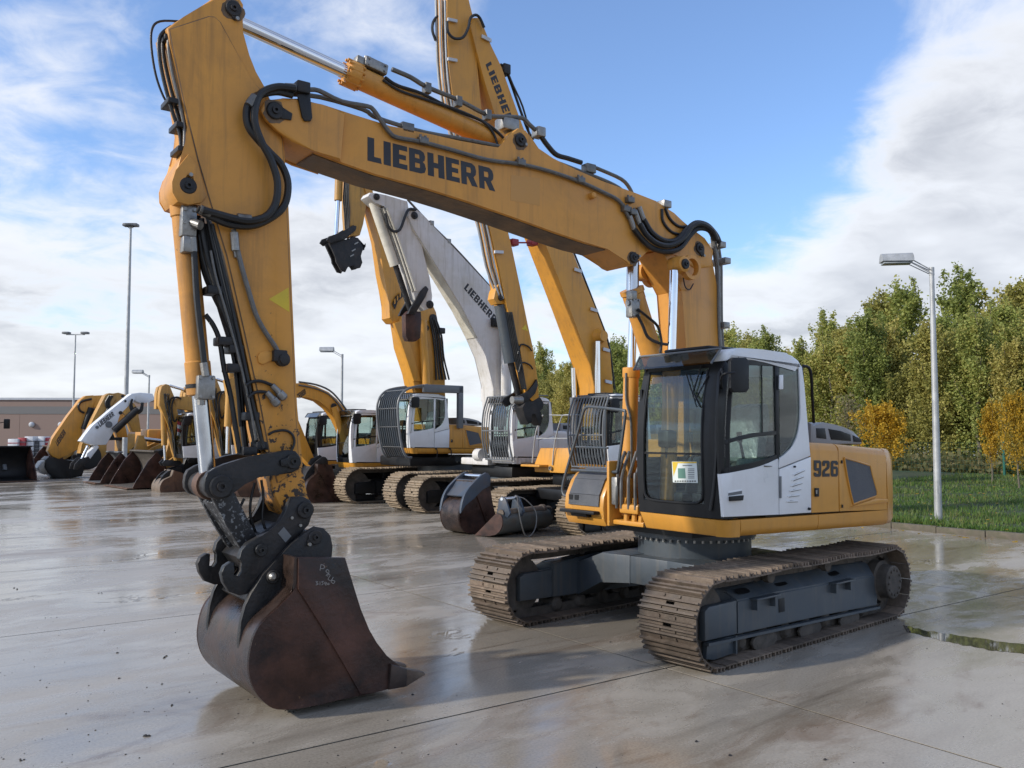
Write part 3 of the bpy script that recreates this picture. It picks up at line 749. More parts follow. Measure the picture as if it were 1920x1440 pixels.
vs, fs = [], []
rl_ = random.Random(6)
for i in range(700):
    y = rl_.uniform(-9, 9); x = rl_.uniform(-16, .4) if rl_.random() < .8 else rl_.uniform(-.3, .6)
    c = kf(x, y, (.16+.30*min(1, max(0, (-x-4)/12))) if x < -.08 else (.124 if x < .07 else .004))
    a = rl_.uniform(0, 6.28); s_l = rl_.uniform(.03, .06); e = V((math.cos(a)*s_l, math.sin(a)*s_l, rl_.uniform(-.004, .012))); g_l = V((-math.sin(a)*s_l*.6, math.cos(a)*s_l*.6, rl_.uniform(0, .012))); k = len(vs)
    vs += [c-e, c+g_l, c+e, c-g_l]; fs.append((k, k+1, k+2, k+3))
me = bpy.data.meshes.new('fallen_leaves'); me.from_pydata(vs, [], fs); me.materials.append(MT['leaf_yellow'])
o = bpy.data.objects.new('fallen_leaves', me); COL.objects.link(o); o['kind'] = 'stuff'; o['label'] = 'small yellow leaves fallen on the verge'; o['category'] = 'leaves'
# ================================================================ THE MAIN EXCAVATOR
UF = Frame(0, 0, SLEW)
def A3(px, py, y, f=None): return (f or UF).at(px, py, y)

# ---- lettering: heavy block letters as outlines on a 0..w x 0..1 grid
GLYPH = {
 'L': (.62, [[(0, 0), (.62, 0), (.58, .22), (.29, .22), (.29, 1), (0, 1)]]),
 'I': (.32, [[(0, 0), (.32, 0), (.32, 1), (0, 1)]]),
 'E': (.66, [[(0, 0), (.66, 0), (.66, .21), (.29, .21), (.29, .40), (.60, .40), (.60, .60), (.29, .60), (.29, .79), (.66, .79), (.66, 1), (0, 1)]]),
 'H': (.80, [[(0, 0), (.29, 0), (.29, .39), (.51, .39), (.51, 0), (.80, 0), (.80, 1), (.51, 1), (.51, .61), (.29, .61), (.29, 1), (0, 1)]]),
 'B': (.78, [[(0, 0), (.27, 0), (.27, 1), (0, 1)], [(.27, 0), (.55, 0), (.72, .07), (.78, .25), (.73, .44), (.64, .52), (.50, .41), (.50, .22), (.27, .21)],
             [(.27, 1), (.27, .79), (.47, .79), (.49, .62), (.64, .52), (.73, .60), (.75, .78), (.69, .93), (.54, 1)], [(.27, .42), (.50, .41), (.64, .52), (.49, .62), (.27, .62)]]),
 'R': (.82, [[(0, 0), (.27, 0), (.27, 1), (0, 1)], [(.27, 1), (.27, .79), (.48, .79), (.51, .66), (.48, .55), (.27, .55), (.27, .36), (.33, .36), (.52, 0), (.82, 0), (.62, .40), (.74, .52), (.77, .70), (.72, .90), (.56, 1)]]),
 '9': (.72, [[(0, 1), (0, .46), (.12, .36), (.46, .36), (.46, .18), (.24, .18), (.24, .26), (0, .26), (0, .1), (.12, 0), (.60, 0), (.72, .1), (.72, .9), (.60, 1)]]),
 '2': (.72, [[(0, .66), (.26, .66), (.26, .82), (.46, .82), (.46, .60), (.06, .40), (0, .30), (0, 0), (.72, 0), (.72, .2), (.26, .2), (.26, .30), (.66, .50), (.72, .60), (.72, .9), (.6, 1), (.12, 1), (0, .9)]]),
 '6': (.72, [[(0, .1), (.12, 0), (.60, 0), (.72, .1), (.72, .54), (.6, .64), (.26, .64), (.26, .82), (.48, .82), (.48, .74), (.72, .74), (.72, .9), (.6, 1), (.12, 1), (0, .9)]]),
}
HOLE = {'9': [(.26, .54), (.46, .54), (.46, .82), (.26, .82)], '6': [(.26, .18), (.46, .18), (.46, .46), (.26, .46)]}
def letters(text, corner, name, mat, parent, nrm, gap=.10, thick=.002, slant=0.0, hole_mat=None):
    """corner: TL, BL, BR, TR as 3-D points; each letter becomes a part."""
    TL, BL, BR, TR = [V(c) for c in corner]
    tot = sum(GLYPH[c][0] for c in text)+gap*(len(text)-1)
    x = 0
    for c in text:
        w, polys = GLYPH[c]
        bm = BM()
        def mp(p, dz=0.0):
            u = (x+p[0]+slant*p[1])/tot; v = p[1]
            return (BL*(1-u)+BR*u)*(1-v)+(TL*(1-u)+TR*u)*v + V(nrm)*dz
        for po in polys: prism3(bm, [mp(p) for p in po], nrm, thick)
        o = obj(name, bm, mat, parent, smooth=0)
        if c in HOLE and hole_mat:
            bm = BM(); prism3(bm, [mp(p, thick*.9) for p in HOLE[c]], nrm, thick); obj('counter', bm, hole_mat, parent, smooth=0)
        x += w+gap

# ---- undercarriage, shared by every tracked machine
def shoe_mesh(name, w, p, mat, S=1.0):
    bm = BM(); t = .014*S; h = p*.5*.96
    hx, hy = .02*S, .045*S           # the mud hole
    box(bm, -h, h, -w/2, -hy, -t, 0); box(bm, -h, h, hy, w/2, -t, 0)
    box(bm, -h, -hx, -hy, hy, -t, 0); box(bm, hx, h, -hy, hy, -t, 0)
    for k, hh in ((-h+.014*S, .038*S), (-.004*S-.02*S, .030*S), (h-.055*S, .033*S)):
        box(bm, k-.009*S, k+.009*S, -w/2+.001, w/2-.001, -.001, hh)
    for sx in (-.048*S, .066*S):
        for sy in (-.085*S, .085*S): box(bm, sx-.012*S, sx+.012*S, sy-.012*S, sy+.012*S, -.001, .012*S)
    o = obj(name, bm, mat, smooth=0); me = o.data; bpy.data.objects.remove(o); return me

def track_path(a, r, sag, n, ph=0.0):
    P = []
    for i in range(40): P.append((-a+2*a*i/40, 0.0))
    for i in range(24): t = -math.pi/2+math.pi*i/24; P.append((a+r*math.cos(t), r+r*math.sin(t)))
    for i in range(40):
        u = i/40; P.append((a-2*a*u, 2*r-sag*abs(math.sin(3*math.pi*u))*(.6+.4*u)+.02*r*math.sin(math.pi*u)))
    for i in range(24): t = math.pi/2+math.pi*i/24; P.append((-a+r*math.cos(t), r+r*math.sin(t)))
    L = [0]
    for i in range(len(P)):
        q, p = P[(i+1) % len(P)], P[i]; L.append(L[-1]+math.hypot(q[0]-p[0], q[1]-p[1]))
    tot = L[-1]; out = []; j = 0
    def sample(s):
        s %= tot; k = max(i for i in range(len(P)) if L[i] <= s)
        p, q = P[k], P[(k+1) % len(P)]; f = (s-L[k])/max(1e-9, L[k+1]-L[k])
        return (p[0]+(q[0]-p[0])*f, p[1]+(q[1]-p[1])*f)
    for i in range(n):
        s = tot*(i+ph)/n; c = sample(s); e = sample(s+.05); b = sample(s-.05)
        dx, dz = e[0]-b[0], e[1]-b[1]; l = math.hypot(dx, dz)
        out.append((c[0], c[1], dx/l, dz/l))
    return out, tot

def tracks(root, rot, a, r, g, w, n, m_shoe, m_dark, m_frame, S=1.0, full=True, sides=(1, -1), fl=None):
    rp = r-.035*S
    for side in sides:
        yc = side*g/2
        path, tot = track_path(a, rp, .018*S, n, .3 if side > 0 else .1)
        pitch = tot/n
        sm = shoe_mesh('shoe', w, pitch, m_shoe, S)
        bm = BM()
        for (x, z, tx, tz) in path:                 # link pairs of the chain
            X = V((tx, 0, tz)); N = V((tz, 0, -tx)); Y = V((0, 1, 0)); c = V((x, yc, z+.035*S))
            mw = M((X.to_4d(), Y.to_4d(), N.to_4d(), V((0, 0, 0, 1)))).transposed(); mw.translation = c
            nb = len(bm.verts); b2 = BM()
            for sy in (-.085*S, .085*S):
                box(b2, -pitch*.46, pitch*.52, sy-.018*S, sy+.018*S, -.105*S, -.016*S)
            cyl(b2, (-pitch*.4, -.105*S, -.06*S), (-pitch*.4, .105*S, -.06*S), .026*S, n=8)
            xf(b2, mw); tmp = bpy.data.meshes.new('t'); b2.to_mesh(tmp); b2.free(); bm.from_mesh(tmp); bpy.data.meshes.remove(tmp)
        tr = obj('track', bm, m_dark, root, smooth=0, rot=rot)
        for (x, z, tx, tz) in path:
            X = V((tx, 0, tz)); N = V((tz, 0, -tx)); Y = V((0, 1, 0))
            mw = M((X.to_4d(), Y.to_4d(), N.to_4d(), V((0, 0, 0, 1)))).transposed(); mw.translation = V((x, yc, z+.035*S))
            inst(sm, 'shoe', tr, mw)
        # track frame
        yo = yc+side*.165*S; yi = yc-side*.165*S
        bm = BM()
        prof = [(a*.735, .23*S), (a*.735, .535*S), (a*.60, .60*S), (a*.1, .64*S), (-a*.55, .62*S), (-a*.80, .56*S), (-a*.915, .485*S), (-a*.915, .15*S)]
        # box beam with a sloping top: outer wall low, inner wall high
        def ring(x, zb, zt, zi): return [(x, yo, zb), (x, yo, zt), (x, yc+side*.03*S, zi), (x, yi, zi), (x, yi, zb)]
        secs = [ring(a*.735, .23*S, .53*S, .60*S), ring(a*.3, .215*S, .525*S, .655*S), ring(-a*.3, .19*S, .505*S, .66*S), ring(-a*.915, .15*S, .482*S, .62*S)]
        rows = [[bm.verts.new(p) for p in s] for s in secs]
        for p, q in zip(rows, rows[1:]):
            for i in range(5): bm.faces.new((p[i], p[(i+1) % 5], q[(i+1) % 5], q[i]))
        bm.faces.new(rows[0][::-1]); bm.faces.new(rows[-1])
        bmesh.ops.bevel(bm, geom=[e for e in bm.edges], offset=.012*S, segments=2, affect='EDGES')
        ledge0, ledge1 = .225*S, .145*S
        y0, y1 = sorted((yo-side*.02, yo+side*.035*S))
        prism(bm, [(a*1.03, ledge0+.005), (a*1.03, ledge0-.02*S), (-a*.91, ledge1-.025*S), (-a*.91, ledge1)], y0, y1)
        fr = obj('track_frame', bm, m_frame, root, rot=rot)
        # nose box holding the idler
        bm = BM(); y0, y1 = sorted((yc+side*.10*S, yo+side*.012*S))
        prism(bm, [(a*1.04, .245*S), (a*1.04, .50*S), (a*1.0, .535*S), (a*.745, .54*S), (a*.745, .235*S)], y0, y1, bev=.018*S)
        y0, y1 = sorted((yi-side*.012*S, yc-side*.10*S))
        prism(bm, [(a*1.04, .245*S), (a*1.04, .50*S), (a*1.0, .535*S), (a*.745, .54*S), (a*.745, .235*S)], y0, y1, bev=.018*S)
        y0, y1 = sorted((yo-side*.06*S, yo-side*.004))
        prism(bm, [(a*1.02, .085*S), (a*1.01, .225*S), (a*.76, .225*S), (a*.76, .07*S), (a*.95, .06*S)], y0, y1, bev=.008*S)
        box(bm, a*.755, a*.765+.006, *sorted((yo-side*.03*S, yo+side*.02*S)), .07*S, .23*S)
        obj('idler_bracket', bm, m_frame, fr)
        if full:
            # black plates paint the dark inside openings; steps
            for (px_, zz, hw, hh) in ((.46, .40, .05, .065),):
                bm = BM(); prism(bm, [(px_-hw, zz-hh), (px_+hw, zz-hh), (px_+hw, zz+hh), (px_-hw, zz+hh)], *sorted((yo+side*.001, yo+side*.006)), bev=.002)
                obj('painted_opening', bm, MT['black'], fr)
            for px_ in (a*.62, a*.30-.12, -a*.40):
                bm = BM(); yy = yc+side*.098*S
                q = V((0, side*.135*S, -.075*S)).normalized()
                c = V((px_, yc+side*.095*S, .585*S if px_ > 0 else .578*S)); e = V((1, 0, 0))
                nrm = V((0, side*.62, .78))
                pts = []
                for k in range(14):
                    t = 2*math.pi*k/14; pts.append(c+e*math.copysign(abs(math.cos(t))**.6, math.cos(t))*.10+q*math.copysign(abs(math.sin(t))**.6, math.sin(t))*.038+nrm*.004)
                prism3(bm, pts, nrm, .004); obj('painted_opening', bm, MT['black'], fr)
            for px_, zz in ((.78, .50), (-.66, .485)):
                bm = BM(); box(bm, px_-.20, px_+.20, *sorted((yo-.01*side, yo+side*.075)), zz+.012, zz+.03, bev=.004)
                for dx in (-.17, .13): prism(bm, [(px_+dx, zz+.012), (px_+dx+.05, zz+.012), (px_+dx+.05, zz-.08), (px_+dx+.03, zz-.08)], *sorted((yo-.005*side, yo+side*.06)))
                obj('step', bm, m_frame, fr)
            # loose guard plates between the rollers
            for k, xx in enumerate((a*.47, -a*.03, -a*.52)):
                bm = BM(); zz = .118-.03*(k*.5)
                pts = [(xx+.21*math.cos(t), zz+(.075 if math.sin(t) > 0 else .105)*math.sin(t)) for t in [2*math.pi*i/14 for i in range(14)]]
                prism(bm, pts, *sorted((yo-side*.02, yo+side*.012)), bev=.006); obj('roller_guard', bm, MT['mud_dark'], fr)
        # rollers
        nr = 7 if full else 5
        for k in range(nr):
            xx = a*.66-(a*1.40)*k/(nr-1)
            bm = BM(); lathe(bm, (xx, yc-.13*S, .135*S), (0, 1, 0), [(0, .05*S), (.02*S, .085*S), (.07*S, .085*S), (.08*S, .06*S), (.18*S, .06*S), (.19*S, .085*S), (.24*S, .085*S), (.27*S, .05*S)], n=16)
            obj('roller', bm, MT['mud_dark'], fr)
        for xx in (a*.41, -a*.24):
            bm = BM(); lathe(bm, (xx, yc-.12*S, .70*S), (0, 1, 0), [(0, .05*S), (.05*S, .062*S), (.12*S, .05*S), (.24*S, .05*S), (.25*S, .066*S), (.31*S, .066*S), (.315*S, .045*S)] if side > 0 else
                             [(-.07*S, .045*S), (-.065*S, .066*S), (0, .066*S), (.01*S, .05*S), (.24*S, .05*S)], n=16)
            box(bm, xx-.04*S, xx+.04*S, yc-.06*S, yc+.04*S, .60*S, .70*S); obj('carrier_roller', bm, MT['mud_dark'], fr)
        bm = BM(); lathe(bm, (a, yc-.1*S, r), (0, 1, 0), [(0, .2*r), (0, .76*r), (.05*S, .76*r), (.06*S, .68*r), (.14*S, .68*r), (.15*S, .76*r), (.2*S, .76*r), (.2*S, .2*r)], n=28)
        obj('idler', bm, m_dark, fr)
        bm = BM(); lathe(bm, (-a, yc-.07*S, r), (0, 1, 0), [(0, .3*r), (0, .62*r), (.02*S, .70*r), (.10*S, .70*r), (.12*S, .62*r), (.13*S, .5*r)], n=28)
        for k in range(21):
            t = 2*math.pi*k/21; c = V((-a+math.cos(t)*.74*r, yc, r+math.sin(t)*.74*r)); box(bm, c.x-.02*S, c.x+.02*S, yc-.035*S, yc+.035*S, c.z-.02*S, c.z+.02*S)
        sp = obj('sprocket', bm, m_dark, fr)
        d = side
        bm = BM(); lathe(bm, (-a, yc, r), (0, d, 0), [(0, .56*r), (.16*S, .56*r), (.17*S, .46*r), (.285*S, .45*r), (.295*S, .42*r), (.295*S, .1*r)], n=28)
        for k in range(12):
            t = 2*math.pi*k/12; c = V((-a+math.cos(t)*.34*r, yc+d*.29*S, r+math.sin(t)*.34*r)); cyl(bm, c, c+V((0, d*.018*S, 0)), .016*S, n=6)
        obj('final_drive', bm, MT['mud_dark'], sp)

def car_body(root, rot, a, g, m_frame, S=1.0, rt_=.62, z0=.73, z1=1.0):
    bm = BM()
    yi = g/2-.165*S
    for sx in (1, -1):
        for sy in (1, -1):
            prof = [(sy*.25*S, .735*S), (sy*.66*S, .725*S), (sy*yi, .585*S), (sy*yi, .20*S), (sy*.68*S, .41*S), (sy*.25*S, .43*S)]
            b2 = BM(); prism(b2, prof, sx*.42*S, sx*.80*S, bev=.012*S)
            xf(b2, M(((0, 1, 0, 0), (1, 0, 0, 0), (0, 0, 1, 0), (0, 0, 0, 1))))
            tmp = bpy.data.meshes.new('t'); b2.to_mesh(tmp); b2.free(); bm.from_mesh(tmp); bpy.data.meshes.remove(tmp)
    box(bm, -.79*S, .79*S, -.66*S, .66*S, .44*S, .7305*S, bev=.01)
    cb = obj('car_body', bm, m_frame, root, rot=rot)
    bm = BM(); lathe(bm, (0, 0, z0*S), (0, 0, 1), [(0, rt_*S), ((z1-z0)*.72*S, rt_*S), ((z1-z0)*.74*S, (rt_+.05)*S), ((z1-z0)*S, (rt_+.05)*S)], n=48)
    tt = obj('turntable', bm, m_frame, cb)
    bm = BM()
    for k in range(48):
        t = 2*math.pi*k/48; c = V((math.cos(t)*(rt_+.025)*S, math.sin(t)*(rt_+.025)*S, (z0+(z1-z0)*.74)*S)); cyl(bm, c-V((0, 0, .03*S)), c, .014*S, n=6)
    obj('bolt_ring', bm, MT['zinc'], cb)

EX = thing('crawler_excavator', 'large yellow excavator with white cab in front, marked 926, boom raised over a rusty bucket', 'excavator', (0, 0, 0), SLEW)
TA, TR, TG, TW = 1.6239, .4032, 2.3975, .6122
tracks(EX, -SLEW, TA, TR, TG, TW, 49, MT['mud'], MT['mud_dark'], MT['grey_frame'])
car_body(EX, -SLEW, TA, TG, MT['grey_frame'])

# ---- upper frame, skirts and engine house
YL = 1.2978
bm = BM(); box(bm, -1.80, .60, -1.15, 1.22, 1.09, 1.125); box(bm, .60, .97, .2, 1.22, 1.09, 1.125); box(bm, -1.7, .3, -1.15, 1.2, 1.125, 1.25); box(bm, -.72, .72, -.62, .62, .985, 1.09)
obj('slew_platform', bm, MT['black'], EX, smooth=0)
def zl(x): return 1.0716+(1.025-1.0716)*(1.017-x)/2.73
def zs(x): return 1.2325+(1.197-1.2325)*(1.017-x)/2.73
bm = BM()
# front skirt under the cab, leaning in at its foot
F_ = [(1.03, .19, 1.243), (1.03, 1.17, 1.236), (.975, 1.17, 1.072), (.985, .235, 1.075)]
prism3(bm, F_, (-1, 0, 0), .35, bev=.012)
obj('front_skirt', bm, MT['yellow_house'], EX)
bm = BM()
arc = [(1.03, 1.165)]+[(1.03-.125*(1-math.cos(t)), 1.165+.1328*math.sin(t)) for t in [math.pi/2*i/6 for i in range(1, 7)]]+[(.80, YL), (.80, 1.165)]
lo = [((x-.045 if x > .9 else x), y-.012, zl(x)) for x, y in arc]; hi = [(x, y, zs(x)) for x, y in arc]
va = [bm.verts.new(p) for p in lo]; vb = [bm.verts.new(p) for p in hi]
n = len(arc)
for i in range(n): bm.faces.new((va[i], va[(i+1) % n], vb[(i+1) % n], vb[i]))
bm.faces.new(va[::-1]); bm.faces.new(vb)
obj('corner_skirt', bm, MT['yellow_house'], EX)
def skirt(x0, x1):
    bm = BM()
    secs = []
    for x in (x0, x1):
        b, t = zl(x), zs(x)
        secs.append([(x, YL, t), (x, YL, b+.075), (x, YL-.012, b+.035), (x, YL-.045, b+.006), (x, YL-.10, b), (x, YL-.25, b), (x, YL-.25, t)])
    rows = [[bm.verts.new(p) for p in s] for s in secs]
    m = len(rows[0])
    for i in range(m): bm.faces.new((rows[0][i], rows[0][(i+1) % m], rows[1][(i+1) % m], rows[1][i]))
    bm.faces.new(rows[0][::-1]); bm.faces.new(rows[1])
    obj('side_skirt', bm, MT['yellow_house'], EX)
skirt(.795, -.425); skirt(-.433, -1.722)

XD = [-.318, -.812, -1.735]
def house_panel(name, x0, x1, z0a, z0b, z1a, z1b, yin=-1.2):
    bm = BM(); secs = []
    for x, zb, zt in ((x0, z0a, z1a), (x1, z0b, z1b)):
        s = [(x, YL-.004, zb)]
        for k in range(6):
            t = math.pi/2*k/5; s.append((x, YL-.004-.085*(1-math.cos(t)), zt-.085+.085*math.sin(t)))
        s += [(x, yin, zt+.02), (x, yin, zb)]
        secs.append(s)
    rows = [[bm.verts.new(p) for p in s] for s in secs]; m = len(rows[0])
    for i in range(m): bm.faces.new((rows[0][i], rows[0][(i+1) % m], rows[1][(i+1) % m], rows[1][i]))
    ea = bm.faces.new(rows[0][::-1]); eb = bm.faces.new(rows[1])
    bmesh.ops.bevel(bm, geom=list(ea.edges)+list(eb.edges), offset=.008, segments=2, affect='EDGES')
    return obj(name, bm, MT['yellow_house'], EX)
dr = house_panel('engine_door', XD[0], XD[1]+.004, 1.238, 1.228, 1.958, 1.940)
gd = house_panel('grille_door', XD[1]-.004, XD[2]+.004, 1.228, 1.200, 1.940, 1.876)
# door furniture and number
nY = (0, 1, 0)
def UA(px, py, dy=.0): return UF.at(px, py, YL+dy)
letters('926', [UA(1526, 863), UA(1526, 894), UA(1571, 893.5), UA(1571, 864)], 'number_digit', MT['decal'], dr, nY, gap=.12, hole_mat=MT['yellow_house'])
bm = BM(); prism3(bm, [UA(1527, 915), UA(1534, 915), UA(1534, 931), UA(1527, 931)], nY, .014, bev=.004); lk = obj('latch', bm, MT['plastic'], dr)
bm = BM(); prism3(bm, [UA(1529.5, 919, .014), UA(1532, 919, .014), UA(1532, 926, .014), UA(1529.5, 926, .014)], nY, .004); obj('latch_key', bm, MT['zinc'], lk)
gp = [(1583, 858.5), (1610, 866), (1631, 873), (1635, 890), (1644, 921), (1643.5, 930), (1626, 936), (1600, 945), (1595, 925), (1588, 890)]
bm = BM(); prism3(bm, [UA(a, b, -.001) for a, b in gp], nY, .006); obj('grille', bm, MT['gridgrey'], gd)
bm = BM()
gl = [UA(a, b, .003) for a, b in gp]; tube(bm, gl+[gl[0]], .010, n=6, smooth=0); obj('grille_rim', bm, MT['yellow_house'], gd)
bm = BM(); prism3(bm, [UA(1592, 951, -.001), UA(1640, 934.5, -.001), UA(1662, 936, -.001), UA(1662, 941, -.001)], nY, .016, bev=.005); obj('body_crease', bm, MT['yellow_house'], gd)
for q in ((1578, 866), (1579, 949)):
    bm = BM(); prism3(bm, [UA(q[0]-1, q[1]-3), UA(q[0]+1, q[1]-3), UA(q[0]+1, q[1]+3), UA(q[0]-1, q[1]+3)], nY, .008); obj('hinge', bm, MT['plastic'], gd)
# counterweight, round in plan
bm = BM()
plan = [(-1.742, YL-.004), (-1.86, YL-.02), (-2.02, 1.20), (-2.16, 1.05), (-2.27, .80), (-2.33, .45), (-2.35, 0), (-2.33, -.45), (-2.27, -.80), (-2.16, -1.05), (-2.02, -1.2), (-1.742, -1.27)]
secs = [(1.03, .90), (1.045, .965), (1.09, .99), (1.4, 1.0), (1.72, .995), (1.82, .975), (1.865, .945), (1.878, .90)]
rows = []
for z, k in secs:
    rows.append([bm.verts.new((-1.742+(x+1.742)*(1-(1-k)*2.2), y*(1-(1-k)*.55), z)) for x, y in plan])
m = len(plan)
for a_, b_ in zip(rows, rows[1:]):
    for i in range(m): bm.faces.new((a_[i], a_[(i+1) % m], b_[(i+1) % m], b_[i]))
bm.faces.new(rows[0][::-1]); bm.faces.new(rows[-1])
obj('counterweight', bm, MT['yellow_house'], EX, smooth=60)
# grey intake hood on the engine deck
MT['hood_grey'] = surf('silver_grey_plastic', (0.30, 0.31, 0.33), 0.35, var=0.06, bump=0.02)
hp = [(1521, 792), (1545, 792), (1565, 796), (1582, 801), (1598, 808), (1608, 814), (1613, 819), (1619, 834), (1521, 834)]
hd = prism_obj('intake_hood', UF.poly(hp, .95), -.5, .95, MT['hood_grey'], EX, bev=.04)
for w_ in ([(1530, 803), (1546, 803), (1549, 823), (1531, 821)], [(1553, 804), (1575, 808), (1594, 815), (1595, 827), (1558, 824)], [(1599, 816), (1613, 823), (1616, 829), (1600, 828)]):
    bm = BM(); prism3(bm, [UF.at(a, b, .951) for a, b in w_], nY, .006, bev=.002); obj('intake_mesh', bm, MT['plastic'], hd)
# handrail behind the cab
bm = BM(); tube(bm, [UF.at(1505, 686, 1.25), UF.at(1516, 689, 1.25), UF.at(1521, 705, 1.22), UF.at(1523, 745, 1.15), UF.at(1526, 792, 1.05)], .016, n=8, smooth=3)
obj('rear_handrail', bm, MT['plastic'], EX)
# ---- cab
CABP = bpy.data.objects.new('cab', bpy.data.meshes.new('cab'))   # replaced below by the shell mesh
bpy.data.objects.remove(CABP)
def xfr(z):
    T = [(1.24, 1.032), (1.40, 1.048), (1.60, 1.060), (1.90, 1.063), (2.10, 1.053), (2.40, 1.020), (2.66, .955), (2.76, .915), (2.86, .86)]
    for (a, p), (b, q) in zip(T, T[1:]):
        if z <= b: return p+(q-p)*(z-a)/(b-a)
    return T[-1][1]
def yplate(name, px_poly, y, t, mat, parent, bev=.004, frame=None):
    bm = BM(); prism3(bm, [(frame or UF).at(a, b, y) for a, b in px_poly], (0, -1, 0), t, bev=bev); return obj(name, bm, mat, parent)

# white shell: roof + posts (one mesh), doors are their own parts
bm = BM()
roof = [(-.235, 2.66), (-.215, 2.745), (-.165, 2.80), (-.08, 2.838), (.05, 2.855), (.43, 2.868), (.78, 2.862), (.90, 2.845), (.935, 2.80), (.93, 2.735), (.4, 2.742), (-.1, 2.728)]
prism(bm, roof, .19, YL, bev=.05, seg=4)
cab = obj('cab', bm, MT['white'], EX, smooth=50)
Q = [(1462, 859), (1472, 852), (1481, 844), (1488, 834), (1494, 820), (1498, 806), (1500.5, 785), (1501, 765), (1499, 710), (1497, 680), (1504, 688), (1508, 720), (1513, 780), (1518, 840), (1520, 854.5), (1461, 878)]
yplate('rear_quarter', Q, YL, .05, MT['white'], cab)
dl = [(1351, 889), (1366, 887), (1380, 884.5), (1395, 881.5), (1410, 878.5), (1426, 874), (1442, 868), (1459, 860), (1460.5, 965), (1358, 969.5)]
door = yplate('door', dl, YL+.002, .04, MT['white'], cab)
rl = [(1461.8, 880), (1520.5, 856.5), (1521.3, 961), (1461.8, 965)]
rp_ = yplate('rear_panel', rl, YL, .04, MT['white'], cab)
# door furniture
bm = BM(); prism3(bm, [UA(1365, 921), UA(1391, 917), UA(1391.5, 940), UA(1389, 945), UA(1367, 945), UA(1365, 940)], nY, .004, bev=.0015); hs = obj('handle_recess', bm, MT['white'], door)
bm = BM(); prism3(bm, [UA(1365.5, 931, .004), UA(1391, 928.5, .004), UA(1389.5, 938, .004), UA(1366, 939.5, .004)], nY, .028, bev=.006); obj('handle', bm, MT['plastic'], hs)
bm = BM(); prism3(bm, [UA(1365.5, 924.5, .004), UA(1391, 920, .004), UA(1391, 926, .004), UA(1365.5, 929.5, .004)], nY, .002); obj('recess_painted_shade', bm, MT['grey_mid'], hs)  # flat grey strip paints the shade inside the handle recess
bm = BM(); prism3(bm, [UA(1432, 873), UA(1446, 874), UA(1446, 874.8), UA(1432, 875)], nY, .012); obj('door_stop', bm, MT['plastic'], door)
for k in range(6):
    ax, ay, bx, by = [(1486, 891, 1508, 881), (1484, 901, 1506, 893), (1482, 911.5, 1503.5, 905), (1479.5, 921, 1501, 916.5), (1476, 931, 1498, 928), (1473.5, 940.5, 1495, 939.5)][k]
    bm = BM(); prism3(bm, [UA(ax, ay-1.2), UA(bx, by-1.6), UA(bx, by+1.2), UA(ax, ay+.6)], nY, .010, bev=.003); vt = obj('vent_louvre', bm, MT['white'], rp_)
    bm = BM(); prism3(bm, [UA(ax+8, ay-2.4+(by-ay)*.3+.3, .001), UA(bx+.8, by-.9, .001), UA(bx+.8, by+2.0, .001), UA(ax+3, ay+1.6, .001)], nY, .003); obj('vent_slot', bm, MT['grey_mid'], vt)
for q, r_ in (((1488.5, 875), 1.8), ((1516, 954), 2.6)):
    bm = BM(); cyl(bm, UA(*q), UA(*q)+V((0, .02, 0)), r_*.0055, n=10); obj('rubber_buffer', bm, MT['plastic'], rp_)
bm = BM(); prism3(bm, [UA(1461, 893), UA(1464, 893), UA(1464, 934), UA(1461, 934)], nY, .012, bev=.003); obj('hinge', bm, MT['grey_mid'], rp_)
bm = BM(); prism3(bm, [UA(1460, 703, .01), UA(1467, 703, .01), UA(1467, 730, .01), UA(1460, 730, .01)], nY, .012, bev=.003); obj('hinge', bm, MT['white'], cab)
# dark window frames on the side
FR = [('window_frame', [(1361, 676), (1400, 674.5), (1459, 678.5), (1459, 687), (1400, 684), (1363, 686)]),
      ('window_frame', [(1453, 679), (1460.5, 679), (1461, 861), (1456, 863)]),
      ('window_frame', [(1350, 700), (1361, 677), (1367, 683), (1362, 740), (1359, 800), (1358.5, 887), (1350, 890), (1346.5, 820), (1346, 760)]),
      ('window_bar', [(1358, 826), (1380, 820.5), (1410, 812.5), (1456, 808), (1456, 815), (1412, 820), (1380, 827), (1358, 834)]),
      ('window_frame', [(1351, 878), (1380, 874), (1410, 868), (1440, 859), (1459, 851), (1459, 861), (1442, 869), (1410, 879.5), (1380, 885.5), (1351, 890)])]
for nm, po in FR: yplate(nm, po, YL-.006, .03, MT['black'], cab, bev=.003)
yplate('side_glass', [(1360, 683), (1455, 684), (1458, 858), (1420, 872), (1356, 886), (1353, 800)], YL-.018, .006, MT['glass'], cab, bev=0)
yplate('rear_side_glass', [(1461, 680), (1497, 682), (1500, 770), (1497, 808), (1489, 832), (1462, 859)], YL-.014, .006, MT['glass_dark'], cab, bev=0)
bm = BM(); tube(bm, [UA(a, b, -.012) for a, b in [(1428, 686), (1428.5, 750), (1429, 811)]], .007, n=5, smooth=0); obj('slider_rail', bm, MT['black'], cab)

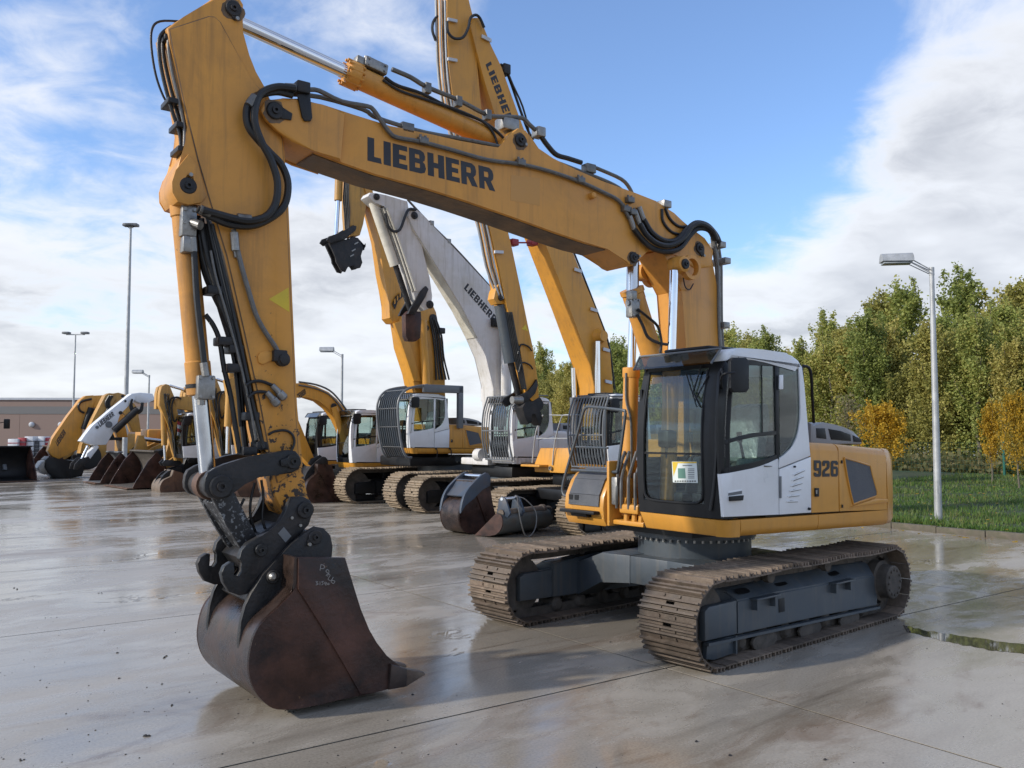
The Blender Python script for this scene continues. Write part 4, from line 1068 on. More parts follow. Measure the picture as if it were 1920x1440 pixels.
# front: black frame with curved screen
def fsheet(name, zs_, yf, mat, parent, t=.03, off=0.0, ny=6):
    """A sheet following the curved front between yf(z)=(y0,y1); the left corner rounds into the side."""
    bm = BM(); rows = []
    def pos(y, z, o):
        x = xfr(z)+off-o
        if y > 1.12: 
            k = (y-1.12)/.1778; x -= .13*(1-math.sqrt(max(0, 1-k*k))) if k < 1 else .13
        return (x, y-(o*.6 if y > 1.2 else 0), z)
    for o in (0, t):
        rows.append([[bm.verts.new(pos(yf(z)[0]+(yf(z)[1]-yf(z)[0])*j/ny, z, o)) for j in range(ny+1)] for z in zs_])
    A, B = rows
    for i in range(len(zs_)-1):
        for j in range(ny):
            bm.faces.new((A[i][j], A[i][j+1], A[i+1][j+1], A[i+1][j])); bm.faces.new((B[i][j], B[i+1][j], B[i+1][j+1], B[i][j+1]))
    for i in range(len(zs_)-1):
        bm.faces.new((A[i][0], A[i+1][0], B[i+1][0], B[i][0])); bm.faces.new((A[i][ny], B[i][ny], B[i+1][ny], A[i+1][ny]))
    for j in range(ny):
        bm.faces.new((A[0][j], B[0][j], B[0][j+1], A[0][j+1])); bm.faces.new((A[-1][j], A[-1][j+1], B[-1][j+1], B[-1][j]))
    return obj(name, bm, mat, parent, smooth=40)
ZS = [1.245+(2.80-1.245)*i/18 for i in range(19)]
fsheet('front_pillar', ZS, lambda z: (1.075-.02*math.sin((z-1.2)*1.8), YL-.001), MT['black'], cab, ny=10)
fsheet('front_pillar', ZS, lambda z: (.19, .265), MT['black'], cab, ny=3)
fsheet('front_sill', [1.245+.125*i/3 for i in range(4)], lambda z: (.262, 1.078), MT['black'], cab)
fsheet('front_header', [2.68+.12*i/3 for i in range(4)], lambda z: (.262, 1.078), MT['black'], cab)
fsheet('screen_bar', [1.838, 1.858], lambda z: (.262, 1.078), MT['black'], cab, t=.02)
fsheet('windscreen', [1.855+(2.69-1.855)*i/10 for i in range(11)], lambda z: (.255, 1.085), MT['glass'], cab, t=.006, off=-.008)
fsheet('lower_screen', [1.36+(1.842-1.36)*i/5 for i in range(6)], lambda z: (.255, 1.085), MT['glass'], cab, t=.006, off=-.008)
# rounded rubber seal of the lower screen
bm = BM()
seal = []
for y, z in [(.285, 2.66), (.285, 2.2), (.285, 1.75), (.288, 1.47), (.315, 1.405), (.39, 1.375), (.65, 1.37), (.94, 1.375), (1.03, 1.405), (1.062, 1.47), (1.066, 1.75), (1.06, 2.2), (1.06, 2.66)]:
    seal.append((xfr(z)+.004, y, z))
tube(bm, seal, .013, n=6, smooth=4); obj('screen_seal', bm, MT['plastic'], cab)
# sticker on the lower screen
xs = 1.052
def SX(px, py, dx=0.0): return UF.atx(px, py, xs-dx)
st = [SX(1260, 865.5), SX(1306.5, 865.5), SX(1309, 905.5), SX(1262, 904.5)]
nX = (1, 0, 0)
bm = BM(); prism3(bm, st, nX, .003); sk = obj('sale_sheet', bm, MT['paper'], cab, smooth=0)
def spatch(nm, q, mat, d=.0045):
    bm = BM(); prism3(bm, [UF.atx(a, b, xs+.003) for a, b in q], nX, .001); obj(nm, bm, mat, sk, smooth=0)
spatch('yellow_print', [(1260.5, 866), (1272, 866), (1263, 893)], MT['paper_yellow'])
spatch('yellow_print', [(1272, 866), (1306, 866), (1306, 868.5), (1272, 868.5)], MT['paper_yellow'])
spatch('green_print', [(1271, 878), (1284.5, 878), (1286, 897), (1271.5, 897)], MT['paper_green'])
for k in range(6): spatch('text_line', [(1290, 878.5+k*3.4), (1302, 878.5+k*3.4), (1302, 880+k*3.4), (1290, 880+k*3.4)], MT['grey_mid'])
spatch('text_line', [(1280, 872), (1298, 872), (1298, 873.6), (1280, 873.6)], MT['grey_mid'])
for k in range(9): spatch('text_line', [(1265+k*4.6, 901), (1268+k*4.6, 901), (1268+k*4.6, 903.4), (1265+k*4.6, 903.4)], MT['plastic'])
# visor
bm = BM(); prism3(bm, [(1.055, .15, 2.70), (1.07, 1.19, 2.70), (.955, 1.22, 2.845), (.94, .13, 2.845)], (.75, 0, .65), .008); obj('rain_visor', bm, MT['glass_visor'], cab)
bm = BM(); tube(bm, [(1.06, .15, 2.705), (.95, .13, 2.852), (.955, 1.22, 2.852), (1.075, 1.2, 2.705)], .012, n=6, smooth=0); obj('visor_frame', bm, MT['grey_mid'], cab)
bm = BM(); box(bm, .45, .93, .45, 1.05, 2.862, 2.90, bev=.02); obj('roof_hatch', bm, MT['black'], cab)
# wipers, corner pipe
bm = BM(); tube(bm, [(xfr(2.75)+.03, .98, 2.72), (xfr(2.5)+.03, .93, 2.45), (xfr(2.3)+.03, 1.05, 2.30)], .009, n=6, smooth=0); tube(bm, [(xfr(2.7)+.04, 1.08, 2.60), (xfr(2.4)+.035, .98, 2.36)], .008, n=6, smooth=0); tube(bm, [(xfr(2.66)+.025, .80, 2.64), (xfr(2.3)+.025, 1.0, 2.30)], .007, n=6, smooth=0)
obj('wiper', bm, MT['plastic'], cab)
bm = BM(); tube(bm, [(xfr(2.6)-.01, 1.225, 2.60), (xfr(2.2)-.012, 1.225, 2.2), (xfr(1.8)-.012, 1.225, 1.8), (xfr(1.5), 1.19, 1.5), (xfr(1.32)+.02, 1.155, 1.32)], .016, n=8); obj('drain_hose', bm, MT['hose'], cab)
# mirror
MY = 1.40
mp_ = [(1364, 678), (1370, 671), (1393, 671), (1399, 677), (1399, 729), (1394, 736), (1370, 736), (1364, 728)]
c0 = UF.at(1381, 703, MY)
bm = BM(); prism3(bm, [UF.at(a, b, MY) for a, b in mp_], (.25, .97, 0), .05, bev=.012); mir = obj('mirror', bm, MT['plastic'], cab)
bm = BM(); tube(bm, [(xfr(2.5)-.02, 1.25, 2.44), UF.at(1352, 716, MY-.05), UF.at(1354, 704, MY), UF.at(1362, 700, MY+.05), UF.at(1377, 698, MY+.06)], .011, n=6); obj('mirror_arm', bm, MT['black'], mir)
bm = BM(); tube(bm, [(xfr(2.55)-.02, 1.26, 2.62), UF.at(1352, 692, MY-.05), UF.at(1356, 703, MY)], .009, n=6); obj('mirror_stay', bm, MT['black'], mir)
# far side, back wall, floor and fittings inside
bm = BM()
box(bm, -.28, -.24, .22, 1.25, 1.25, 1.95); obj('back_wall', bm, MT['plastic'], cab, smooth=0)
box_obj('cab_floor', (-.28, 1.0, .21, 1.26, 1.245, 1.29), MT['plastic'], cab)
bm = BM(); box(bm, -.29, .99, .195, .225, 1.25, 1.80); box(bm, -.29, -.2, .195, .225, 1.8, 2.74); box(bm, .93, 1.02, .195, .225, 1.8, 2.5); box(bm, .30, .36, .195, .225, 1.8, 2.74); box(bm, -.29, .95, .195, .225, 2.66, 2.745)
obj('right_wall', bm, MT['black'], cab, smooth=0)
bm = BM(); box(bm, -.25, .95, .205, .211, 1.8, 2.66); obj('right_glass', bm, MT['glass'], cab, smooth=0)
bm = BM(); box(bm, -.28, -.2, .22, .30, 1.25, 2.74); box(bm, -.28, -.2, 1.18, 1.26, 1.25, 2.74); obj('rear_posts', bm, MT['black'], cab, smooth=0)
bm = BM(); box(bm, -.265, -.259, .3, 1.18, 1.95, 2.72); obj('rear_glass', bm, MT['glass_dark'], cab, smooth=0)
bm = BM(); box(bm, -.02, .46, .50, .98, 1.62, 1.76, bev=.05); box(bm, .02, .40, .54, .94, 1.32, 1.62, bev=.02)
seat = obj('seat', bm, MT['seat'], cab)
bm = BM(); prism(bm, [(-.02, 1.72), (.12, 1.72), (.02, 2.32), (-.10, 2.36), (-.14, 2.2)], .52, .96, bev=.04); obj('backrest', bm, MT['wrap'], seat)
bm = BM(); box(bm, .1, .5, .36, .48, 1.62, 1.80, bev=.03); box(bm, .1, .5, 1.0, 1.12, 1.62, 1.80, bev=.03); cn = obj('console', bm, MT['wrap'], cab)
bm = BM()
for y in (.42, 1.06):
    cyl(bm, (.44, y, 1.78), (.50, y, 1.98), .014, n=8); cyl(bm, (.50, y, 1.96), (.51, y, 2.06), .026, n=10)
obj('joystick', bm, MT['plastic'], cn)
bm = BM(); box(bm, .70, .84, .26, .42, 1.9, 2.08, bev=.03); cyl(bm, (.75, .33, 1.3), (.77, .33, 1.95), .02, n=8); obj('monitor', bm, MT['plastic'], cab)
bm = BM(); cyl(bm, (.72, .72, 1.28), (.66, .72, 1.80), .035, n=8)
for y in (.60, .84): box(bm, .78, .90, y-.06, y+.06, 1.34, 1.46, bev=.02); tube(bm, [(.80, y, 1.4), (.70, y, 1.75), (.64, y, 1.92)], .013, n=6)
obj('pedal_levers', bm, MT['plastic'], cab)
bm = BM(); box(bm, .10, .14, .27, .40, 2.10, 2.30); obj('document', bm, MT['paper'], cab, smooth=0)

# ---- right-hand platform with steps and handrail
PY0, PY1 = -1.02, -.36
bm = BM()
pp = [(.98, 1.04), (1.02, 1.10), (1.035, 1.24), (1.02, 1.36), (.94, 1.52), (.86, 1.60), (.70, 1.64), (.1, 1.64), (.1, 1.04)]
prism(bm, pp, PY0, PY1, bev=.03); plat = obj('tool_box', bm, MT['yellow_house'], EX)
bm = BM()
pl = [(1.04, 1.25), (1.026, 1.37), (.945, 1.53), (.866, 1.612), (.74, 1.648)]
for (x0, z0), (x1, z1) in zip(pl, pl[1:]):
    d = V((x1-x0, 0, z1-z0)).normalized(); nrm = V((-d.z, 0, d.x))*-1
    prism3(bm, [(x0, PY0+.10, z0), (x0, PY1-.06, z0), (x1, PY1-.06, z1), (x1, PY0+.10, z1)], (d.z, 0, -d.x), .012)
obj('tread_plate', bm, MT['gridgrey'], plat)
bm = BM(); box(bm, 1.0, 1.12, PY0+.02, PY1-.06, 1.165, 1.20, bev=.006); prism(bm, [(1.0, 1.165), (1.11, 1.165), (1.09, 1.13), (1.0, 1.12)], PY0+.2, PY1-.2); obj('step', bm, MT['black'], plat)
for y in (-.88, -.78):
    bm = BM(); box(bm, 1.03, 1.046, y-.04, y+.03, 1.30, 1.36); obj('lamp_vent', bm, MT['plastic'], plat)
bm = BM()
def RX(px, py, x=.95): return UF.atx(px, py, x)
tube(bm, [RX(1078, 930), RX(1062, 930), RX(1056, 925), RX(1055, 912), RX(1063, 880), RX(1085, 805), RX(1094, 772), RX(1100, 764), RX(1110, 763), RX(1166, 769), RX(1172, 773), RX(1172, 782), RX(1167, 820), RX(1160, 870), RX(1157, 882), RX(1150, 885), RX(1072, 881)], .017, n=8, smooth=3)
tube(bm, [RX(1136, 766), RX(1134, 870)], .013, n=6, smooth=0); tube(bm, [RX(1080, 838), RX(1140, 840)], .013, n=6, smooth=0)
obj('handrail', bm, MT['grey_frame'], plat)
bm = BM(); box(bm, .35, 1.0, PY1+.02, PY1+.06, 1.05, 1.75, bev=.01); obj('rear_plate', bm, MT['yellow_house'], plat)
# valves and pipes between platform and cab
bm = BM(); box(bm, .90, 1.0, -.27, -.18, 1.28, 1.58, bev=.015); vb_ = obj('valve_box', bm, MT['zinc'], EX)
bm = BM(); box(bm, .86, .99, -.16, .12, 1.20, 1.30, bev=.02); box(bm, .80, .95, -.3, .16, 1.07, 1.12, bev=.01)
for y in (-.12, 0, .10): cyl(bm, (.92, y, 1.1), (.90, y, 1.36), .03, n=8)
obj('hydraulic_block', bm, MT['yellow_house'], vb_)
bm = BM()
for k, y in enumerate((-.20, -.13, -.02, .08)):
    tube(bm, [(.98, y, 1.25), (1.0, y+.02, 1.42+.06*k), (.92, y-.04, 1.62), (.80, y-.06, 1.85)], .018, n=6)
obj('hydraulic_pipes', bm, MT['pipe'], vb_)
# ---- boom, stick, cylinders, bucket
def studs(bm, x0, x1, y, z0, z1, r=.011):
    for x in (x0+.02, x1-.02):
        for z in (z0+.02, z1-.02): cyl(bm, (x, y-.002, z), (x, y+.012, z), r, n=6)

BY, SY, FY = .20, .165, .238
# adjustable boom base
pb = [(1240, 470), (1262, 430), (1291, 428), (1318, 446), (1334, 470), (1345, 540), (1352, 640), (1362, 760), (1340, 900), (1300, 900), (1290, 760), (1287, 658), (1281, 545), (1262, 512)]
bm = BM(); prism(bm, UF.poly(pb, BY-.01), -BY+.01, BY-.01, bev=.02); base = obj('boom_base', bm, MT['yellow'], EX)
# main boom: side plates, web and darker brown underside
pm = [(490, 206), (494, 194), (505, 188), (530, 185), (560, 184), (605, 196), (660, 214), (731, 236), (814, 253), (880, 268), (935, 279), (948, 262), (958, 250), (972, 240), (986, 244), (995, 256), (1009, 280), (1037, 299), (1080, 318), (1128, 339),
      (1192, 362), (1230, 376), (1265, 399), (1291, 424), (1322, 446), (1338, 470), (1334, 500), (1305, 505), (1270, 480), (1240, 466), (1216, 467), (1204, 478), (1195, 493), (1186, 498), (1177, 494), (1160, 478), (1140, 465), (1096, 454), (1037, 434), (960, 406), (870, 375), (800, 353), (703, 326), (640, 304), (590, 285), (550, 268), (520, 246), (498, 225)]
bm = BM(); prism(bm, UF.poly(pm, BY), -BY, BY, bev=.012); boom = obj('boom', bm, MT['yellow'], EX)
# underside plate, darker brown than the boom sides
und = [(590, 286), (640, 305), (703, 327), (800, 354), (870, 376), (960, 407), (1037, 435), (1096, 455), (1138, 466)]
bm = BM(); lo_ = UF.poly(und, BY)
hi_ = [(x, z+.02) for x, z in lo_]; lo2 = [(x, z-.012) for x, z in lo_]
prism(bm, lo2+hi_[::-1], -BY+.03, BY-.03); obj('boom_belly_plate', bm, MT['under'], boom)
bm = BM()
for s in (1, -1):
    y = s*(BY-.02)
    for a_, b_ in zip(lo_, lo_[1:]): cyl(bm, (a_[0], y, a_[1]+.004), (b_[0], y, b_[1]+.004), .008, n=6, cap=False)
obj('weld_seam', bm, MT['yellow'], boom)
# fork cheeks at the boom tip
fk = [(489, 207), (494, 193), (506, 186), (530, 184), (560, 184), (605, 196), (648, 210), (640, 302), (590, 283), (550, 266), (520, 245), (498, 224)]
for s in (1, -1):
    bm = BM(); y0, y1 = sorted((s*BY, s*FY)); prism(bm, UF.poly(fk, FY), y0, y1, bev=.018); obj('boom_fork', bm, MT['yellow'], boom)
def pin_cover(px, py, y, r, parent, tail=None, mat='iron', bolt=True, hollow=True):
    c = UF.at(px, py, y)
    bm = BM(); lathe(bm, c-V((0, .01, 0)), (0, 1, 0), [(0, r), (.028, r), (.034, r*.9), (.034, r*.45), (.05, r*.42), (.05, r*.2), (.03, r*.18)], n=22)
    if tail:
        t = UF.at(tail[0], tail[1], y); d = (t-c).normalized(); e = V((-d.z, 0, d.x))
        prism3(bm, [c+e*r*.85, t+e*r*.4, t-e*r*.4, c-e*r*.85], (0, 1, 0), .018, bev=.004)
    o = obj('pin_cover', bm, MT[mat], parent)
    if mat == 'iron' and parent.name.split('.')[0] in ('boom', 'stick'):      # grease pressed out round the pin
        rg_ = random.Random(int(px*7+py)); bm = BM()
        prism3(bm, [c+V((math.cos(t)*r*rg_.uniform(1.15, 1.6), .0, math.sin(t)*r*rg_.uniform(1.15, 1.6)-r*.15)) for t in [2*math.pi*i/18 for i in range(18)]], (0, 1, 0), .0016); obj('grease_ring', bm, MT['under'], o, smooth=0)
    if tail and bolt:
        bm = BM(); cyl(bm, t+V((0, .016, 0)), t+V((0, .036, 0)), r*.24, n=8); obj('bolt', bm, MT['zinc'], o)
    return o
pin_cover(515, 208, FY, .068, boom, (546, 220), bolt=False)
pin_cover(975, 263, BY, .062, boom, (983, 272), mat='iron')
pin_cover(1187, 483, BY, .055, boom, (1196, 481))
pin_cover(1311, 465, BY, .06, boom, (1317, 480))
letters('LIEBHERR', [UF.at(689, 256.5, BY), UF.at(689, 301, BY), UF.at(928.5, 359, BY), UF.at(926, 317, BY)], 'lettering', MT['decal'], boom, nY, gap=.09)
bm = BM(); prism3(bm, [UF.at(a, b, BY) for a, b in [(958, 328), (1012, 334), (1012, 386), (957, 376)]], nY, .0012); obj('repaint_patch', bm, surf('repaint', (0.55, 0.262, 0.052), .45, var=.03, bump=.02), boom, smooth=0)
bm = BM(); c = UF.at(1108, 368, BY); lathe(bm, c, (0, 1, 0), [(0, .035), (.05, .032), (.06, .02)], n=12); obj('lug', bm, MT['yellow'], boom)
# lift-cylinder trunnion and eye ring on the side of the boom base
for s in (1, -1):
    bm = BM(); y0 = s*.195
    c = UF.at(1283, 495, .36); c = V((c.x, 0, c.z)); e = UF.at(1303, 500, .36); e = V((e.x, 0, e.z))
    lathe(bm, c+V((0, y0, 0)), (0, s, 0), [(0, .095), (.10, .095), (.115, .085), (.17, .085), (.18, .07)], n=24)
    R0, R1 = .135, .095
    n = 28
    ring = []
    for yy in (s*.26, s*.33):
        ring.append(([bm.verts.new(e+V((math.cos(t)*R0, yy, math.sin(t)*R0))) for t in [2*math.pi*i/n for i in range(n)]], [bm.verts.new(e+V((math.cos(t)*R1, yy, math.sin(t)*R1))) for t in [2*math.pi*i/n for i in range(n)]]))
    (o0, i0), (o1, i1) = ring
    for i in range(n):
        j = (i+1) % n
        bm.faces.new((o0[i], o0[j], o1[j], o1[i])); bm.faces.new((i0[i], i1[i], i1[j], i0[j])); bm.faces.new((o1[i], o1[j], i1[j], i1[i])); bm.faces.new((o0[i], i0[i], i0[j], o0[j]))
    eye = obj('cylinder_eye', bm, MT['yellow'], base)
    if s > 0: pin_cover(1284, 495, .375, .055, eye)
# lift cylinders
PA = UF.at(1283, 495, .36)
for s in (1, -1):
    y = s*.30
    top = V((.60, y, 3.78)); foot = V((.74, y, 1.15)); d = (foot-top).normalized()
    g_ = top+d*1.02
    bm = BM(); cyl(bm, g_, foot, .085, n=22); lathe(bm, g_-d*.01, d, [(0, .07), (0, .098), (.10, .098), (.115, .088)], n=22)
    lc = obj('lift_cylinder', bm, MT['yellow'], EX)
    bm = BM(); cyl(bm, top, g_+d*.02, .046, n=20); obj('rod', bm, MT['chrome'], lc)
    if s < 0:
        bm = BM(); tube(bm, [g_+V((.10, .02, -.05)), g_+V((.11, .03, -.35)), g_+V((.09, .08, -.6)), g_+V((.10, .09, -1.2))], .014, n=6); obj('feed_pipe', bm, MT['pipe'], lc)
# boom adjusting cylinder
top = UF.at(1187, 483, 0); top.y = 0; g_ = UF.at(1185, 545, 0); end = UF.at(1222, 665, 0); d = (end-g_).normalized()
bm = BM(); cyl(bm, g_, end+d*.3, .115, .12, n=24); lathe(bm, g_-d*.02, d, [(0, .07), (0, .132), (.05, .132), (.06, .12), (.13, .12)], n=24)
ac = obj('adjusting_cylinder', bm, MT['yellow'], EX)
bm = BM(); cyl(bm, top+(top-g_)*.1, g_+d*.02, .068, n=20); obj('rod', bm, MT['chrome_dull'], ac)
bm = BM(); c = UF.at(1184, 578, .10); box(bm, c.x-.07, c.x+.05, .06, .16, c.z-.10, c.z+.10, bev=.015); studs(bm, c.x-.07, c.x+.05, .16, c.z-.1, c.z+.1); cyl(bm, (c.x-.09, .11, c.z+.05), (c.x+.07, .11, c.z+.05), .03, n=10); box(bm, c.x-.02, c.x+.06, .08, .17, c.z+.08, c.z+.18, bev=.012); blk = obj('valve_block', bm, MT['zinc'], ac)
bm = BM()
tube(bm, [UF.at(a, b, .17) for a, b in [(1195, 590), (1205, 610), (1215, 632), (1235, 643), (1258, 647)]], .017, n=6)
tube(bm, [UF.at(a, b, .18) for a, b in [(1196, 580), (1215, 595), (1233, 612), (1240, 640), (1238, 662)]], .015, n=6)
obj('hose', bm, MT['hose'], ac)

# ---- stick
ps = [(398, -3), (425, -13), (446, -10), (457, 8), (455, 30), (452, 60), (464, 104), (480, 135), (497, 165), (520, 220), (533, 266), (541, 390), (548, 560), (557, 760), (565, 890), (580, 935), (576, 962), (556, 972), (532, 962), (513, 925), (500, 850), (480, 750), (450, 610), (420, 480), (392, 388),
      (376, 381), (352, 385), (332, 379), (322, 362), (321, 342), (328, 320), (344, 293), (352, 265), (351, 235), (342, 185), (330, 130), (318, 80), (313, 52), (345, 31), (375, 13)]
bm = BM(); prism(bm, UF.poly(ps, SY), -SY, SY, bev=.016); stick = obj('stick', bm, MT['yellow_stick'], EX)
# raised box plate on the side (the ears stand 1 cm back)
bx_ = [(318, 56), (392, 32), (402, 33), (412, 42), (470, 150), (492, 175), (512, 215), (528, 262), (536, 390), (543, 560), (552, 760), (560, 880), (520, 905), (506, 850), (487, 750), (456, 610), (426, 480), (398, 388), (372, 300), (345, 190), (325, 92)]
bm = BM(); prism(bm, UF.poly(bx_, SY), SY-.002, SY+.010, bev=.004); sdp = obj('side_plate', bm, MT['yellow_stick'], stick)
bm = BM(); wl = [UF.at(a, b, SY+.003) for a, b in bx_]; wl = [V((p.x, SY+.002, p.z)) for p in wl]; tube(bm, wl+[wl[0]], .007, n=6, smooth=0); obj('weld_seam', bm, MT['under'], sdp)
pin_cover(437, 17, SY, .062, stick, (443, 37))
pin_cover(352, 349, SY, .062, stick, (356, 329))
for s in (1, -1):   # cheeks of the bucket-cylinder lug
    bm = BM(); y0, y1 = sorted((s*SY, s*(SY+.018)))
    prism(bm, UF.poly([(352, 290), (372, 315), (385, 370), (376, 381), (352, 385), (332, 379), (322, 362), (321, 342), (328, 320)], SY), y0, y1, bev=.006); obj('lug_cheek', bm, MT['yellow_stick'], stick)
SYP = SY+.010
bm = BM(); prism3(bm, [UF.at(504, 561, SYP), UF.at(541, 539, SYP), UF.at(542.5, 585, SYP)], nY, .0015); obj('warning_triangle', bm, MT['decal_yel'], stick, smooth=0)
# stick cylinder on top of the boom
A = UF.at(437, 17, SY); B = UF.at(975, 263, BY); A.y = B.y = 0
d = (B-A).normalized(); G_ = UF.at(657, 128, 0); G_ = A+d*((G_-A).dot(d))
bm = BM(); cyl(bm, G_, B-d*.12, .096, n=26); lathe(bm, G_-d*.03, d, [(0, .06), (0, .104), (.02, .115), (.10, .115), (.115, .100)], n=26)
for k in range(12):
    x, y = frame_at(G_, d); t = 2*math.pi*k/12; c = G_+(x*math.cos(t)+y*math.sin(t))*.105; cyl(bm, c-d*.055, c+d*.10, .013, n=6)
lathe(bm, B-d*.16, d, [(0, .096), (.05, .10), (.08, .08), (.22, .08), (.225, .02)], n=24)
sc_ = obj('stick_cylinder', bm, MT['yellow'], EX)
bm = BM(); cyl(bm, A+d*.06, G_+d*.02, .058, n=22); cyl(bm, A-V((0, .12, 0)), A+V((0, .12, 0)), .085, n=22); obj('rod', bm, MT['chrome'], sc_)
up_ = V((-d.z, 0, d.x)); up_ = up_ if up_.z > 0 else -up_
bm = BM(); c = G_+d*.12+up_*.10
b2 = BM(); box(b2, -.03, .19, -.05, .08, 0, .09, bev=.012); studs(b2, -.02, .18, .08, .0, .09)
for k_ in range(4): cyl(b2, (-.01+k_*.055, .02, .085), (-.01+k_*.055, .02, .105), .014, n=8)
box(b2, -.10, -.02, -.03, .06, .0, .07, bev=.012)
R_ = M((d.to_4d(), V((0, 1, 0, 0)), up_.to_4d(), V((0, 0, 0, 1)))).transposed(); R_.translation = c; R_[3][3] = 1
for i in range(3): R_[3][i] = 0
xf(b2, R_); obj('valve_block', b2, MT['zinc'], sc_)
bm = BM(); tube(bm, [UF.at(a, b, .06) for a, b in [(735, 130), (770, 145), (800, 163), (860, 188), (912, 215), (940, 219), (978, 221), (992, 233), (1006, 246)]], .022, n=8, smooth=3); obj('steel_pipe', bm, MT['pipe'], sc_)
for q in ((800, 164), (858, 189), (913, 214)):
    c = UF.at(*q, .06); bm = BM(); box(bm, c.x-.03, c.x+.03, .02, .10, c.z-.06, c.z+.035, bev=.006); obj('pipe_clamp', bm, MT['pipe'], sc_)
bm = BM(); c = UF.at(950, 230, .0); box(bm, c.x-.10, c.x+.09, -.08, .08, c.z-.09, c.z+.03, bev=.015); obj('pipe_bracket', bm, MT['zinc'], sc_)
bm = BM()
tube(bm, [UF.at(a, b, .10) for a, b in [(722, 145), (745, 160), (790, 175), (850, 205), (900, 225), (930, 245), (952, 268)]], .014, n=6)
tube(bm, [UF.at(a, b, .11) for a, b in [(718, 150), (750, 170), (800, 187), (860, 207), (905, 228), (925, 250), (933, 272)]], .012, n=6)
obj('hose', bm, MT['hose'], sc_)
bm = BM(); c = UF.at(1010, 249, .06); box(bm, c.x-.05, c.x+.05, 0, .12, c.z-.05, c.z+.05, bev=.015); obj('pipe_joint', bm, MT['zinc'], sc_)
tube_obj('hose', [UF.at(a, b, .08) for a, b in [(1014, 255), (1026, 272), (1043, 290), (1065, 297), (1090, 305)]], .026, MT['hose'], sc_)

# pipes and hoses on the boom
def pipe(pts, y, r, parent, mat='pipe', name='steel_pipe', smooth=3):
    return tube_obj(name, [UF.at(p[0], p[1], p[2] if len(p) > 2 else y) for p in pts], r, MT[mat], parent, n=8, smooth=smooth)
PYB = BY+.03
pipe([(578, 168), (598, 170), (640, 190), (688, 199), (700, 206), (713, 224), (730, 248), (745, 258), (790, 266), (850, 282), (915, 300), (976, 308), (1030, 321), (1088, 341), (1130, 360), (1160, 376), (1172, 395), (1180, 410)], PYB, .020, boom)
pipe([(540, 176), (600, 182), (680, 205), (700, 218), (740, 232), (800, 249), (880, 263), (950, 278), (1030, 300), (1090, 322), (1130, 337), (1160, 352), (1176, 368), (1184, 385)], BY-.03, .020, boom)
pipe([(1105, 310), (1130, 320), (1165, 336), (1180, 352), (1188, 370)], BY-.06, .020, boom)
for q in ((793, 264), (976, 305), (1088, 338), (1173, 392), (1181, 375), (1186, 398)):
    c = UF.at(*q, PYB); bm = BM(); box(bm, c.x-.045, c.x+.045, BY-.002, PYB+.03, c.z-.03, c.z+.03, bev=.007); 
    for dx in (-.025, .025): cyl(bm, (c.x+dx, PYB, c.z+.02), (c.x+dx, PYB, c.z+.05), .012, n=6)
    obj('pipe_clamp', bm, MT['pipe'], boom)
for q in ((762, 236), (1105, 312)):
    c = UF.at(*q, BY-.04); bm = BM(); box(bm, c.x-.06, c.x+.06, BY-.10, BY, c.z-.07, c.z+.02, bev=.008); obj('pipe_bracket', bm, MT['pipe'], boom)
# bracket at the boom tip carrying the pipe ends
bm = BM(); prism3(bm, [UF.at(a, b, FY+.003) for a, b in [(556, 178), (580, 178), (584, 222), (581, 228), (570, 228), (565, 220)]], nY, .02, bev=.004)
c = UF.at(565, 165, FY); box(bm, c.x-.06, c.x+.05, FY-.08, FY+.05, c.z-.05, c.z+.045, bev=.012); obj('hose_bracket', bm, MT['iron'], boom)
for q in ((1180, 405), (1190, 395), (1198, 388)):
    c = UF.at(*q, PYB); e = UF.at(q[0]+9, q[1]+25, PYB); bm = BM(); cyl(bm, c, e, .028, n=10); obj('hose_fitting', bm, MT['zinc'], boom)
pipe([(1189, 430), (1205, 450), (1225, 466), (1250, 472), (1275, 465), (1295, 440), (1310, 428), (1330, 432), (1340, 450)], PYB+.02, .030, boom, 'hose', 'hose', 5)
pipe([(1200, 420), (1212, 440), (1232, 456), (1256, 460), (1280, 448), (1298, 425), (1315, 420), (1335, 432), (1344, 450)], PYB+.05, .030, boom, 'hose', 'hose', 5)
pipe([(1207, 412), (1222, 436), (1245, 451), (1268, 450), (1288, 430), (1305, 418), (1325, 422), (1342, 440), (1349, 455)], PYB+.02, .030, boom, 'hose', 'hose', 5)
pipe([(1241, 392), (1243, 415), (1258, 434), (1275, 440)], BY+.01, .016, boom, 'hose', 'hose', 4)
pipe([(1247, 390), (1256, 410), (1272, 424), (1290, 425)], BY+.01, .016, boom, 'hose', 'hose', 4)
bm = BM(); c = UF.at(1244, 384, BY-.02); box(bm, c.x-.09, c.x+.03, BY-.1, BY+.02, c.z-.03, c.z+.05, bev=.01); obj('pipe_clamp', bm, MT['zinc'], boom)
for k, (dx, y) in enumerate(((0, .16), (8, .10), (15, .03), (5, .20))):
    pipe([(1335+dx*.6, 446), (1338+dx*.7, 470), (1343+dx*.6, 500), (1344+dx*.55, 530), (1345+dx*.5, 580), (1346+dx*.5, 620), (1348+dx*.5, 652)], y, .019, base)
for q in ((1340, 462), (1349, 492), (1347, 612)):
    c = UF.at(*q, .12); bm = BM(); box(bm, c.x-.06, c.x+.04, .0, .24, c.z-.03, c.z+.04, bev=.008); obj('pipe_clamp', bm, MT['zinc'], base)
pipe([(1281, 520), (1285, 538), (1293, 543), (1300, 532)], BY+.02, .007, base, 'hose', 'hose', 4)
